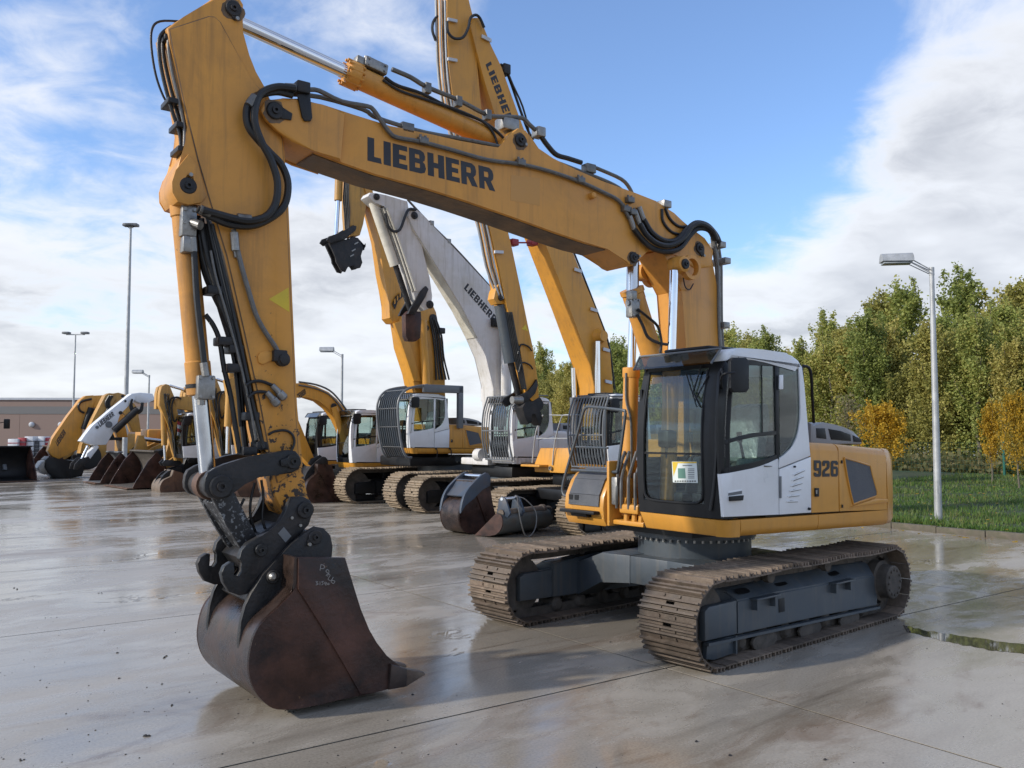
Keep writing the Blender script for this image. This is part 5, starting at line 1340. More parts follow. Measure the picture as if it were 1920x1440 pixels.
# two big hoses looping from boom to stick
pipe([(553, 166), (520, 163), (490, 175), (479, 200), (478, 230), (490, 265), (508, 300), (520, 340), (517, 380), (500, 405), (470, 414), (440, 410), (410, 402), (380, 394)], FY+.05, .030, stick, 'hose', 'hose', 6)
pipe([(548, 178), (515, 172), (478, 182), (463, 205), (465, 235), (480, 258), (505, 285), (528, 310), (540, 345), (533, 385), (505, 410), (470, 423), (430, 420), (400, 408), (370, 392)], FY+.02, .030, stick, 'hose', 'hose', 6)
for a_, b_ in (((553, 165), (535, 164)), ((478, 181), (466, 198)), ((470, 411), (445, 408)), ((395, 400), (375, 392))):
    bm = BM(); cyl(bm, UF.at(*a_, FY+.04), UF.at(*b_, FY+.04), .034, n=10); obj('hose_fitting', bm, MT['pipe'], stick)
# pipe down the stick, valve, couplings
pipe([(438, 430), (444, 462), (453, 500), (466, 545), (480, 590), (497, 622), (516, 650), (524, 668)], SYP+.03, .020, stick)
bm = BM(); c = UF.at(529, 674, SYP+.02); lathe(bm, c, (0, 1, 0), [(-.02, .055), (.03, .055), (.04, .04), (.06, .04), (.065, .02)], n=14); box(bm, c.x-.03, c.x+.08, c.y-.02, c.y+.04, c.z-.02, c.z+.07, bev=.01); obj('shut_off_valve', bm, MT['iron'], stick)
bm = BM(); prism3(bm, [UF.at(a, b, SYP) for a, b in [(482, 668), (487, 661), (500, 658), (516, 664), (512, 675), (500, 678), (492, 684), (484, 680)]], nY, .015, bev=.004); obj('bracket', bm, MT['yellow_stick'], stick)
for q in ((439, 436, 442, 470),):
    bm = BM(); cyl(bm, UF.at(q[0], q[1], SYP+.03), UF.at(q[2], q[3], SYP+.03), .032, n=10); obj('hose_fitting', bm, MT['zinc'], stick)
bm = BM(); prism3(bm, [UF.at(a, b, SYP) for a, b in [(434, 463), (442, 462), (446, 482), (438, 484)]], nY, .03, bev=.004); obj('pipe_clamp', bm, MT['zinc'], stick)
for dy_ in (0, 1):
    pts = [[(462, 722), (472, 716), (490, 715), (512, 723)], [(466, 745), (478, 736), (495, 735), (508, 741)]][dy_]
    pipe(pts, SYP+.03, .013, stick, 'hose', 'hose', 4)
    a_, b_ = [((510, 722), (535, 748)), ((500, 735), (522, 760))][dy_]
    bm = BM(); P0, P1 = UF.at(*a_, SYP+.03), UF.at(*b_, SYP+.035); lathe(bm, P0, (P1-P0), [(0, .022), ((P1-P0).length*.5, .026), ((P1-P0).length*.55, .034), ((P1-P0).length*.9, .034), ((P1-P0).length, .022)], n=12); obj('quick_coupling', bm, MT['zinc'], stick)
pipe([(503, 815), (515, 809), (535, 807), (548, 815), (552, 830), (545, 848)], SYP+.012, .010, stick, 'hose', 'hose', 4)
# hose bundle along the front of the stick
def bundle(rows, parent, r, y0):
    for k, pts in enumerate(rows): pipe(pts, y0[k % len(y0)], r[k % len(r)], parent, 'hose' if k % 4 != 2 else 'pipe', 'hose' if k % 4 != 2 else 'steel_pipe', 4)
bundle([[(322, 50), (305, 62), (298, 80), (301, 120), (312, 170), (325, 215), (337, 250), (340, 285)],
        [(330, 45), (310, 66), (306, 95), (314, 140), (328, 195), (338, 235), (342, 270)],
        [(318, 64), (316, 90), (324, 140), (337, 195), (346, 240), (346, 275)],
        [(340, 40), (300, 40), (285, 55), (284, 90), (292, 140), (306, 180), (322, 205)],
        [(312, 58), (297, 75), (300, 105), (308, 150), (320, 195)]], stick, [.015, .015, .013, .009, .011], [.10, .05, .14, .0, -.05])
for q in ((316, 78), (322, 195), (337, 240), (340, 285)):
    c = UF.at(*q, .06); bm = BM(); box(bm, c.x-.03, c.x+.05, -.06, .15, c.z-.02, c.z+.02, bev=.006); obj('hose_clamp', bm, MT['iron'], stick)
bundle([[(377, 410), (384, 460), (400, 520), (418, 580), (440, 640), (455, 700), (468, 760), (478, 830)],
        [(385, 420), (395, 470), (410, 530), (432, 610), (448, 670), (462, 740), (472, 800), (484, 850)],
        [(392, 415), (408, 480), (428, 560), (448, 650), (468, 740), (486, 820)],
        [(370, 405), (374, 450), (384, 510), (405, 560), (425, 600), (440, 660), (450, 720), (456, 800), (462, 850)],
        [(398, 420), (415, 490), (436, 580), (456, 670), (476, 765), (494, 840)],
        [(385, 590), (400, 610), (412, 640), (420, 690), (432, 740), (440, 790), (450, 850)]], stick, [.024, .024, .016, .026, .014, .020], [.12, .06, .15, .0, .17, .10])
bundle([[(388, 405), (402, 470), (418, 540), (440, 625), (458, 705), (474, 790)], [(380, 430), (392, 500), (402, 545), (415, 590), (436, 660), (446, 730), (452, 800)], [(395, 470), (405, 520), (424, 585), (446, 665), (466, 750), (480, 825)], [(374, 440), (380, 480), (392, 520), (412, 575), (428, 625), (444, 700)]],
       stick, [.012, .018, .010, .016], [.16, .03, .17, .09])
for q in ((400, 545), (420, 640), (440, 655), (436, 690), (470, 780), (490, 835), (465, 845)):
    c = UF.at(*q, .1); bm = BM(); box(bm, c.x-.05, c.x+.06, .02, .17, c.z-.035, c.z+.03, bev=.01); obj('hose_clamp', bm, MT['iron'], stick)

# ---- bucket cylinder
A = UF.at(352, 349, SY); B = UF.at(414, 912, .28); A.y = B.y = 0
d = (B-A).normalized(); G_ = UF.at(368, 742, 0); G_ = A+d*((G_-A).dot(d))
bm = BM(); cyl(bm, A+d*.12, G_, .086, n=24); lathe(bm, G_-d*.26, d, [(0, .086), (.01, .094), (.17, .094), (.175, .098), (.25, .098), (.26, .06)], n=24); lathe(bm, A+d*.08, d, [(0, .05), (.02, .095), (.11, .095), (.12, .086)], n=20)
bm2 = bm; cyl(bm, A-V((0, .13, 0)), A+V((0, .13, 0)), .095, n=20)
bc = obj('bucket_cylinder', bm, MT['yellow_worn'], EX)
bm = BM(); cyl(bm, G_-d*.02, B, .063, n=22); obj('rod', bm, MT['chrome_dull'], bc)
bm = BM(); c = G_-d*.09; lathe(bm, c, d, [(0, .096), (.0, .101), (.03, .101), (.03, .096)], n=24); obj('clamp_band', bm, MT['iron'], bc)
bm = BM(); c = UF.at(387, 724, .11); box(bm, c.x-.06, c.x+.07, .04, .14, c.z-.10, c.z+.08, bev=.012); studs(bm, c.x-.06, c.x+.07, .14, c.z-.10, c.z+.08); cyl(bm, (c.x+.03, .09, c.z-.14), (c.x+.03, .09, c.z-.09), .03, n=10); obj('valve_block', bm, MT['zinc'], bc)
bm = BM(); c = UF.at(354, 420, .10); box(bm, c.x-.05, c.x+.06, .02, .14, c.z-.10, c.z+.14, bev=.014); studs(bm, c.x-.05, c.x+.06, .14, c.z-.02, c.z+.12, .014); cyl(bm, (c.x, .10, c.z+.02), (c.x-.06, .19, c.z-.02), .034, n=12); box(bm, c.x-.03, c.x+.05, .05, .15, c.z-.22, c.z-.10, bev=.01);  obj('valve_block', bm, MT['zinc'], bc)
pipe([(362, 448), (365, 490), (369, 560), (378, 640), (384, 690)], .13, .024, bc, 'hose', 'hose', 3)
for a_, b_ in (((361, 445), (363, 472)), ((382, 680), (386, 705))):
    bm = BM(); cyl(bm, UF.at(*a_, .13), UF.at(*b_, .13), .030, n=10); obj('hose_fitting', bm, MT['zinc'], bc)

# ---- links, quick coupler
LK = [(383, 910), (385, 896), (390, 886), (405, 877), (423, 870), (465, 857), (507, 850), (540, 843.5), (555, 846), (564, 857), (566, 868), (561, 880), (548, 887), (517, 888), (486, 895), (457, 906), (441, 919), (430, 932), (410, 938), (392, 932), (384, 921)]
lks = []
for s in (1, -1):
    bm = BM(); y0, y1 = sorted((s*.215, s*.28)); prism(bm, UF.poly(LK, .28), y0, y1, bev=.012); lks.append(obj('tilt_lever', bm, MT['iron'], EX))
pin_cover(414, 912, .28, .085, lks[0]); pin_cover(549, 865, .28, .058, lks[0], (525, 868), bolt=False)
cB = V((B.x, 0, B.z))
bm = BM(); cyl(bm, cB-V((0, .21, 0)), cB+V((0, .21, 0)), .095, n=22); obj('spacer', bm, MT['iron'], lks[0])
bm = BM(); cyl(bm, cB-V((0, .06, 0)), cB+V((0, .06, 0)), .112, n=22); obj('rod_eye', bm, MT['rust_brown'], lks[0])
bm = BM()
HLp = UF.poly([(396, 930), (404, 900), (430, 905), (440, 925), (478, 1000), (500, 1030), (492, 1046), (474, 1050), (452, 1030), (425, 985)], .19)
for s in (1, -1):
    y0, y1 = sorted((s*.14, s*.19)); prism(bm, HLp, y0, y1, bev=.008)
hl_ = UF.poly([(405, 945), (412, 935), (470, 1020), (462, 1030)], .19); prism(bm, hl_, -.14, .14, bev=.006)
obj('push_link', bm, MT['iron_speckle'], EX)
# front slots of the link
CP = [(548, 932), (569, 931), (582, 938), (587, 950), (586, 965), (579.6, 984), (559, 1007), (527.5, 1032), (507, 1056), (494, 1077), (484, 1097), (469, 1113), (450, 1117), (430, 1110), (419, 1093), (415, 1076), (421, 1062), (433, 1054), (441, 1055), (437, 1068), (436, 1079), (442, 1085), (450, 1082), (456, 1072), (456, 1056), (449, 1048), (453, 1032), (465, 1018), (490, 1005), (507, 997), (527, 980), (538, 961), (543, 943)]
cpl = []
for s in (1, -1):
    bm = BM(); y0, y1 = sorted((s*.25, s*.32)); prism(bm, UF.poly(CP, .32), y0, y1, bev=.010); cpl.append(obj('coupler_plate', bm, MT['iron'], EX))
pin_cover(572, 956, .32, .065, cpl[0]); pin_cover(489, 1031, .32, .048, cpl[0])
bm = BM(); prism3(bm, [UF.at(a, b, .321) for a, b in [(521, 1000), (532, 988), (546, 1005), (535, 1017)]], nY, .004); obj('type_plate', bm, MT['grey_mid'], cpl[0])
for q in ((547, 971), (563, 985)):
    c = UF.at(*q, .32); bm = BM(); cyl(bm, c, c+V((0, .012, 0)), .012, n=8); obj('bolt', bm, MT['zinc'], cpl[0])
bm = BM(); pcs = [UF.at(*q, .32) for q in ((572, 956), (489, 1031), (520, 1020))]
for p_, r_ in zip(pcs, (.05, .045, .09)): cyl(bm, (p_.x, -.27, p_.z), (p_.x, .27, p_.z), r_, n=18)
cbx = UF.poly([(500, 1005), (540, 985), (560, 1000), (515, 1045), (480, 1075), (462, 1050)], .32); prism(bm, cbx, -.25, .25, bev=.01)
obj('coupler_body', bm, MT['iron'], EX)
# hoses at the stick foot
for k, pts in enumerate(([(478, 905), (470, 940), (470, 970), (480, 1000)], [(490, 900), (494, 935), (492, 970), (498, 995)], [(440, 925), (436, 945), (448, 952), (458, 935)])):
    pipe(pts, .05+.03*k, .011, cpl[0], 'hose', 'hose', 4)

# ---- bucket
BW = .60
curve = [(559, 1045), (557, 1075), (554, 1102), (527, 1133), (500, 1158), (483, 1178), (472, 1205), (466, 1243), (469, 1272), (479, 1297), (498, 1319), (519, 1330), (556, 1329), (600, 1321), (640, 1311), (700, 1299), (752, 1286)]
cv = [(x, max(z, .012)) for x, z in UF.poly(curve, BW)]
def inner(cv, t):
    out = []
    for i, p in enumerate(cv):
        a_, b_ = cv[max(i-1, 0)], cv[min(i+1, len(cv)-1)]
        d = V((b_[0]-a_[0], b_[1]-a_[1])).normalized(); out.append((p[0]+(d.y*-1)*t*-1*-1, p[1]+d.x*t*-1*-1))
    return out
def offs(cv, t):
    out = []
    cx = sum(p[0] for p in cv)/len(cv); cz = sum(p[1] for p in cv)/len(cv)+.25
    for i, p in enumerate(cv):
        a_, b_ = cv[max(i-1, 0)], cv[min(i+1, len(cv)-1)]
        d = V((b_[0]-a_[0], b_[1]-a_[1])).normalized(); n_ = V((-d.y, d.x))
        if n_.dot(V((cx-p[0], cz-p[1]))) < 0: n_ = -n_
        out.append((p[0]+n_.x*t, p[1]+n_.y*t))
    return out
def dense(cv, k=4):
    return [(p.x, p.y) for p in smooth_path([V((x, z, 0)) for x, z in cv], k)]
cd = dense(cv[:13], 3)+cv[13:]
ci = offs(cd, .028)
bm = BM(); n = len(cd)
OA = [bm.verts.new((x, -BW, z)) for x, z in cd]; OB = [bm.verts.new((x, BW, z)) for x, z in cd]
IA = [bm.verts.new((x, -BW, z)) for x, z in ci]; IB = [bm.verts.new((x, BW, z)) for x, z in ci]
for i in range(n-1):
    bm.faces.new((OA[i], OA[i+1], OB[i+1], OB[i])); bm.faces.new((IA[i], IB[i], IB[i+1], IA[i+1])); bm.faces.new((OA[i], IA[i], IA[i+1], OA[i+1])); bm.faces.new((OB[i], OB[i+1], IB[i+1], IB[i]))
bm.faces.new((OA[0], OB[0], IB[0], IA[0])); bm.faces.new((OA[-1], IA[-1], IB[-1], OB[-1]))
bucket = obj('bucket', bm, MT['rust_worn'], EX, smooth=50)
sp_ = cd[:]+UF.poly([(740, 1243), (722, 1229), (704, 1204), (690, 1180), (674, 1141), (660, 1096), (645, 1045)], BW)
for s in (1, -1):
    bm = BM(); y0, y1 = sorted((s*(BW-.03), s*(BW+.004))); prism(bm, sp_, y0, y1, bev=.004); obj('bucket_side', bm, MT['rust'], bucket, smooth=50)
    ct = UF.poly([(558, 1047), (645, 1045), (660, 1096), (674, 1141), (690, 1180), (704, 1204), (722, 1229), (742, 1244), (757, 1256), (755, 1284), (700, 1297), (674, 1301), (640, 1240), (600, 1172), (557, 1104)], BW)
    ct = [(x, max(z, .02)) for x, z in ct]
    bm = BM(); y0, y1 = sorted((s*(BW+.002), s*(BW+.022))); prism(bm, ct, y0, y1, bev=.004); cut = obj('side_cutter', bm, MT['rust'], bucket)
    if s > 0:   # chalk marks: P926 31540
        def stroke(pts):
            bm = BM(); tube(bm, [UF.at(a, b, BW+.023) for a, b in pts], .0026, n=4, smooth=3); obj('chalk_mark', bm, MT['chalk'], cut)
        X0, Y0 = 600, 1057
        stroke([(602, 1058), (600, 1070)]); stroke([(602, 1058), (608, 1061), (607, 1066), (601, 1066)])
        stroke([(615, 1075), (611, 1071), (614, 1068), (617, 1072), (614, 1081)]); stroke([(611, 1080), (615, 1076), (619, 1079), (615, 1086), (620, 1089)])
        stroke([(625, 1082), (621, 1090), (625, 1094), (628, 1090), (622, 1088)])
        stroke([(592, 1090), (596, 1091), (593, 1093), (597, 1095), (592, 1097)]); stroke([(600, 1090), (600, 1097)]); stroke([(607, 1090), (603, 1091), (606, 1094), (603, 1097)]); stroke([(609, 1091), (609, 1095), (612, 1095), (611, 1091), (611, 1098)]); stroke([(615, 1093), (614, 1096), (617, 1096), (616, 1093)])
# ears
er = [(590, 987), (606, 990), (619, 1004), (623, 1025), (621, 1050), (575, 1075), (530, 1130), (495, 1160), (470, 1180), (455, 1212), (447, 1226), (446, 1200), (451, 1165), (459, 1135), (468, 1112), (490, 1080), (512, 1055), (545, 1020), (568, 1000)]
for s in (1, -1):
    bm = BM(); y0, y1 = sorted((s*.335, s*.385)); prism(bm, UF.poly(er, .37), y0, y1, bev=.010); ear = obj('bucket_ear', bm, MT['iron'], bucket)
    if s > 0:
        pin_cover(590, 1007, .385, .055, ear, (578, 1020)); pin_cover(511, 1081, .385, .05, ear, bolt=False)
        c = UF.at(511, 1081, .42); bm = BM(); lathe(bm, c, (0, 1, 0), [(0, .032), (.012, .03), (.03, .015)], n=14); obj('pin_end', bm, MT['zinc'], ear)
bm = BM()
for q in ((590, 1007), (511, 1081)):
    p_ = UF.at(*q, .37); cyl(bm, (p_.x, -.36, p_.z), (p_.x, .36, p_.z), .042, n=14)
obj('bucket_pin', bm, MT['iron'], bucket)
# back plate between the ears that carries them
bp_ = UF.poly([(560, 1040), (620, 1044), (618, 1052), (556, 1062), (535, 1100), (500, 1145), (495, 1140), (530, 1090)], BW)
bm = BM(); prism(bm, bp_, -.33, .33, bev=.005); obj('torsion_box', bm, MT['iron'], bucket)
# lip and teeth
L0 = UF.at(752, 1286, BW)
lip = UF.poly([(690, 1296), (752, 1282), (762, 1262), (752, 1255), (700, 1286)], BW)
bm = BM(); prism(bm, [(x, max(z, .02)) for x, z in lip], -BW+.01, BW+.015, bev=.006); obj('lip', bm, MT['rust_worn'], bucket)
tp = UF.poly([(740, 1248), (762, 1254), (790, 1258), (794, 1263), (775, 1274), (757, 1286), (735, 1290)], BW)
tp = [(x, max(z, .03)) for x, z in tp]
for k in range(5):
    y = BW-.012-k*(2*BW-.024)/4; bm = BM(); prism(bm, tp, y-.05, y+.05, bev=.008); obj('tooth', bm, MT['tooth'], bucket)
    bm = BM(); prism(bm, UF.poly([(728, 1243), (758, 1252), (757, 1284), (724, 1291)], BW), y-.062, y+.062, bev=.008); obj('tooth_adapter', bm, MT['rust_worn'], bucket)
# ================================================================ MACHINES PARKED BEHIND
def place(px, py, depth, lx, ly, yaw):
    """Frame whose local point (lx, ly) lies under picture column px at this depth; also the height of (px, py) there."""
    r = fw+rt*((px-960)/FPX)+upv*((720-py)/FPX)
    p = CAM+r*depth
    fr = Frame(0, 0, yaw); o = p-fr.ax*lx-fr.ay*ly
    return Frame(o.x, o.y, yaw), p.z

def clone(o, parent, loc=(0, 0, 0), sc=1.0, skip=(), remat=None, top=True, renm=None):
    if any(o.name.split('.')[0] == s for s in skip): return None
    me = o.data
    if renm and o.name.split('.')[0] in renm:
        key = (me.name, 'by_name')
        if key not in REM:
            m2 = me.copy(); m2.materials[0] = renm[o.name.split('.')[0]]; REM[key] = m2
        me = REM[key]
    if remat and me.materials and me.materials[0].name in remat:
        key = (me.name, remat[me.materials[0].name].name)
        if key not in REM: 
            m2 = me.copy(); m2.materials[0] = remat[me.materials[0].name]; REM[key] = m2
        me = REM[key]
    c = o.copy(); c.data = me; COL.objects.link(c); c.parent = parent
    if top: c.location = loc; c.scale = (sc, sc, sc)
    for ch in list(o.children): clone(ch, c, skip=skip, remat=remat, top=False, renm=renm)
    return c
REM = {}
SKIPC = ('sale_sheet', 'vent_louvre', 'rubber_buffer', 'hinge', 'drain_hose', 'handle_recess', 'door_stop', 'pedal_levers', 'document')
def plate(name, fr, pts, y, w, mat, parent, bev=.012):
    bm = BM(); prism(bm, fr.poly(pts, y), y-w, y, bev=bev); return obj(name, bm, mat, parent)
def plate2(name, fr, pts, y, t, mat, parent, bev=.01):
    a = plate(name, fr, pts, y, t, mat, parent, bev)
    bm = BM(); prism(bm, fr.poly(pts, y), -y, -y+t, bev=bev); obj(name, bm, mat, parent); return a
def ptube(name, fr, pts, y, r, mat, parent, smooth=3, n=7):
    return tube_obj(name, [fr.at(p[0], p[1], p[2] if len(p) > 2 else y) for p in pts], r, mat, parent, n=n, smooth=smooth)
def pcyl(name, fr, a, b, y, r, mat, parent, n=14):
    return cyl_obj(name, fr.at(a[0], a[1], y), fr.at(b[0], b[1], y), r, mat, parent, n=n)
def ppin(fr, q, y, r, parent, mat='iron'):
    c = fr.at(q[0], q[1], y); bm = BM(); lathe(bm, c-V((0, .01, 0)), (0, 1, 0), [(0, r), (.03, r), (.04, r*.8), (.04, r*.4), (.06, r*.35)], n=14); return obj('pin_cover', bm, MT[mat], parent)

# a bucket like the main one, about its upper ear pin
BP = UF.at(590, 1007, .37)
def make_bucket(parent, at, S, W, mat_shell, mat_side, mat_ear, rot=0.0, teeth=4):
    cr, sr = math.cos(rot), math.sin(rot)
    def T(pl): return [(at[0]+((x-BP.x)*cr-(z-BP.z)*sr)*S, at[1]+((x-BP.x)*sr+(z-BP.z)*cr)*S) for x, z in pl]
    cd_, ci_ = T(cd), T(ci); y0 = W/2; bm = BM(); n = len(cd_)
    OA = [bm.verts.new((x, -y0, z)) for x, z in cd_]; OB = [bm.verts.new((x, y0, z)) for x, z in cd_]
    IA = [bm.verts.new((x, -y0, z)) for x, z in ci_]; IB = [bm.verts.new((x, y0, z)) for x, z in ci_]
    for i in range(n-1):
        bm.faces.new((OA[i], OA[i+1], OB[i+1], OB[i])); bm.faces.new((IA[i], IB[i], IB[i+1], IA[i+1])); bm.faces.new((OA[i], IA[i], IA[i+1], OA[i+1])); bm.faces.new((OB[i], OB[i+1], IB[i+1], IB[i]))
    b = obj('bucket', bm, mat_shell, parent, smooth=50)
    for s in (1, -1):
        bm = BM(); a_, b_ = sorted((s*(y0-.03), s*(y0+.006))); prism(bm, T(sp_), a_, b_); obj('bucket_side', bm, mat_side, b, smooth=50)
        bm = BM(); a_, b_ = sorted((s*(y0+.004), s*(y0+.03))); prism(bm, T(ct), a_, b_); obj('side_cutter', bm, mat_side, b)
        bm = BM(); a_, b_ = sorted((s*.30*S, s*.36*S)); prism(bm, T(UF.poly(er, .37)), a_, b_, bev=.008); obj('bucket_ear', bm, mat_ear, b)
    bm = BM(); prism(bm, T(bp_), -.30*S, .30*S); obj('torsion_box', bm, mat_ear, b)
    for k in range(teeth):
        y = y0-.04-k*(2*y0-.08)/(teeth-1); bm = BM(); prism(bm, T(tp), y-.05, y+.05); obj('tooth', bm, mat_side, b)
    return b

WHITE_FRONT = {k: MT['white'] for k in ('front_pillar', 'front_header', 'window_frame')}
def upper(root, S, dz, white='white', skirt_m=None, number=False, wf=True):
    """House and cab cloned from the main machine's family."""
    rem = {'yellow_paint_glossy': MT[skirt_m]} if skirt_m else {'yellow_paint_glossy': MT['yellow_bg']}
    z = dz
    for ch in list(EX.children):
        nm = ch.name.split('.')[0]
        if nm in ('cab', 'front_skirt', 'corner_skirt', 'side_skirt', 'counterweight', 'intake_hood', 'slew_platform'):
            clone(ch, root, (0, 0, z), S, skip=SKIPC, remat=rem, renm=WHITE_FRONT if wf else None)
        elif nm in ('engine_door', 'grille_door'):
            clone(ch, root, (0, 0, z), S, skip=('number_digit', 'counter')+SKIPC, remat=rem)
CX, CY, CZ = 1.03, 1.2978, 1.24      # the cab's lower front left corner on the main machine
def excavator(label, corner, depth, yaw, S, Su, skirt_m=None, trk=True, shoe='mud_bg', sides=(1, -1), nshoe=46, cat='excavator', name='crawler_excavator', tdx=0.0, wf=True, tk=1.0):
    fr, zc = place(corner[0], corner[1], depth, CX*S, CY*S, yaw)
    root = thing(name, label, cat, (fr.o.x, fr.o.y, 0), yaw)
    upper(root, S, zc-CZ*S, skirt_m=skirt_m, wf=wf)
    if trk:
        tracks(root, 0.0, TA*Su*1.06*tk, TR*Su*tk, TG*Su, TW*Su, nshoe, MT[shoe], MT['mud_dark'], MT['black'] if shoe == 'mud_bg' else MT['grey_frame'], S=Su, full=False, sides=sides)
        car_body(root, 0.0, TA*Su, TG*Su, MT['grey_frame'], S=Su, rt_=.80, z1=max(1.0, (zc-CZ*S+.98*S)/Su))
        for o in root.children:
            if o.name.split('.')[0] in ('track', 'track_frame', 'car_body'): o.location.x += tdx
        bm = BM(); zt_ = zc-CZ*S+.985*S
        box(bm, tdx-1.5, tdx+1.2, -1.0*Su, 1.0*Su, .55*Su, .80*Su, bev=.05); box(bm, -1.7, .8, -.9, .9, zt_-.28, zt_-.004, bev=.05); obj('centre_frame', bm, MT['black'], root)
    return root, fr, zc
YW = SLEW

# ---- i: yellow excavator with a dark bucket, just right of the main stick
Ei, fi, zi = excavator('yellow excavator with white cab, its bucket on the ground beside the main stick', (661, 868), 26.0, YW, .98, 1.16, sides=(1,), tdx=-1.3, tk=1.14, nshoe=50)
bo = plate('boom', fi, [(500, 735), (520, 724), (545, 719), (568, 718), (592, 724), (616, 735), (632, 749), (646, 766), (658, 784), (664, 830), (648, 830), (640, 803), (630, 784), (616, 765), (598, 751), (575, 744), (545, 745), (515, 752)], .22, .44, MT['yellow_bg'], Ei)
ppin(fi, (626, 762), .23, .10, bo)
ptube('steel_pipe', fi, [(560, 716), (592, 721), (618, 732), (636, 750), (652, 772)], .2, .03, MT['pipe'], bo); ptube('steel_pipe', fi, [(560, 722), (590, 728), (616, 739), (634, 757), (648, 778)], .24, .025, MT['pipe'], bo)
pcyl('lift_cylinder', fi, (627, 763), (652, 850), .34, .10, MT['yellow_bg'], Ei)
plate('stick', fi, [(505, 722), (525, 722), (548, 760), (592, 866), (584, 876), (560, 850), (520, 790)], .18, .36, MT['yellow_bg'], Ei)
letters('LIEBHERR', [fi.at(561, 748, .223), fi.at(556, 740, .223), fi.at(572, 728, .223), fi.at(574, 738, .223)], 'lettering', MT['decal'], bo, nY)
pb_ = fi.at(596, 873, 0); make_bucket(Ei, (pb_.x, 1.165*1.10), 1.10, 1.25, MT['rust_worn'], MT['rust'], MT['iron'])
plate2('tilt_lever', fi, [(578, 870), (584, 860), (600, 853), (607, 858), (602, 868), (588, 876)], .25, .07, MT['iron'], Ei)

# ---- j: tall excavator with slatted cab guard
Ej, fj, zj = excavator('tall yellow excavator with a curved slatted guard around its white cab', (770, 840), 23.9, YW, .93, 1.12, sides=(1,), tdx=-1.0, tk=1.14, nshoe=50)
lb = plate('boom_base', fj, [(748, 600), (757, 585), (790, 580), (806, 560), (818, 585), (828, 640), (834, 700), (836, 780), (790, 790), (772, 700), (756, 650)], .28, .56, MT['yellow_bg'], Ej, bev=.02)
ub = plate('boom', fj, [(664, 290), (690, 290), (700, 375), (718, 430), (738, 490), (757, 540), (760, 575), (752, 606), (738, 605), (730, 596), (731, 570), (725, 542), (719, 512), (711, 453), (698, 400), (680, 340)], .24, .48, MT['yellow_bg'], Ej, bev=.02)
bm = BM(); prism3(bm, [fj.at(a, b, .26) for a, b in [(735, 570), (741, 556), (754, 547), (755, 556), (745, 565), (740, 580)]], nY, .03); obj('adjusting_plate', bm, MT['iron'], ub)
for px_ in (740, 745, 750):
    bm = BM(); prism3(bm, [fj.at(a, b, .30) for a, b in [(px_-1, 570-(px_-740)*1.2), (px_+1, 569-(px_-740)*1.2), (px_+1, 560-(px_-740)*1.2), (px_-1, 561-(px_-740)*1.2)]], nY, .02); obj('slot', bm, MT['yellow_bg'], ub)
ppin(fj, (812, 597), .29, .13, lb); ppin(fj, (799, 615), .29, .09, lb)
plate('adjusting_arm', fj, [(739, 606), (756, 600), (768, 640), (790, 715), (776, 715), (757, 655)], .34, .12, MT['yellow_bg'], Ej)
pcyl('lift_cylinder', fj, (792, 600), (800, 735), .40, .13, MT['yellow_bg'], Ej)
for k in range(5): ptube('hose', fj, [(806+k*3, 600), (812+k*4, 630), (816+k*4, 670), (818+k*6, 712)], .33+.03*(k % 2), .028, MT['hose'], lb)
bm = BM(); c = fj.at(828, 618, .34); box(bm, c.x-.1, c.x+.1, .30, .40, c.z-.12, c.z+.05, bev=.02); obj('valve_block', bm, MT['iron'], lb)
st_ = plate('stick', fj, [(652, 320), (668, 300), (690, 330), (687, 384), (681, 420), (675, 441), (656, 443), (653, 400), (652, 348)], .20, .40, MT['yellow_old'], Ej)
pcyl('stick_cylinder', fj, (636, 318), (634, 376), .0, .11, MT['yellow_old'], Ej); pcyl('rod', fj, (634, 374), (630, 442), .0, .06, MT['chrome'], Ej)
for k in range(4): ptube('hose', fj, [(648+k*2, 330), (644+k*3, 370), (646+k*3, 400), (648+k*2, 430)], .1+.04*k, .022, MT['hose'], st_)
plate2('tilt_lever', fj, [(613, 450), (617, 443), (640, 436), (662, 422), (669, 424), (667, 432), (648, 448), (620, 456)], .26, .07, MT['iron'], Ej)
cp_ = plate('quick_coupler', fj, [(617, 456), (630, 448), (655, 450), (660, 443), (672, 446), (680, 462), (684, 468), (680, 470), (686, 462), (686, 456), (680, 466), (676, 480), (680, 492), (676, 502), (668, 504), (664, 496), (652, 500), (648, 510), (640, 508), (630, 490), (630, 482)], .16, .06, MT['iron'], Ej, bev=.012)
bm = BM(); prism(bm, fj.poly([(617, 456), (630, 448), (655, 450), (660, 443), (672, 446), (680, 462), (676, 480), (680, 492), (676, 502), (668, 504), (664, 496), (652, 500), (648, 510), (640, 508), (630, 490), (630, 482)], .16), -.16, -.10, bev=.012); obj('coupler_plate', bm, MT['iron'], cp_)
bm = BM(); prism(bm, fj.poly([(618, 458), (632, 450), (650, 490), (640, 498)], .0), -.15, .15, bev=.02); obj('push_link', bm, MT['iron'], cp_)
for q in ((668, 455), (663, 468), (660, 478)):
    bm = BM(); prism3(bm, [fj.at(q[0]-4, q[1]+2, .161), fj.at(q[0]+3, q[1]-2, .161), fj.at(q[0]+4, q[1], .161), fj.at(q[0]-3, q[1]+4, .161)], nY, .01); obj('plate_mark', bm, MT['zinc'], cp_)
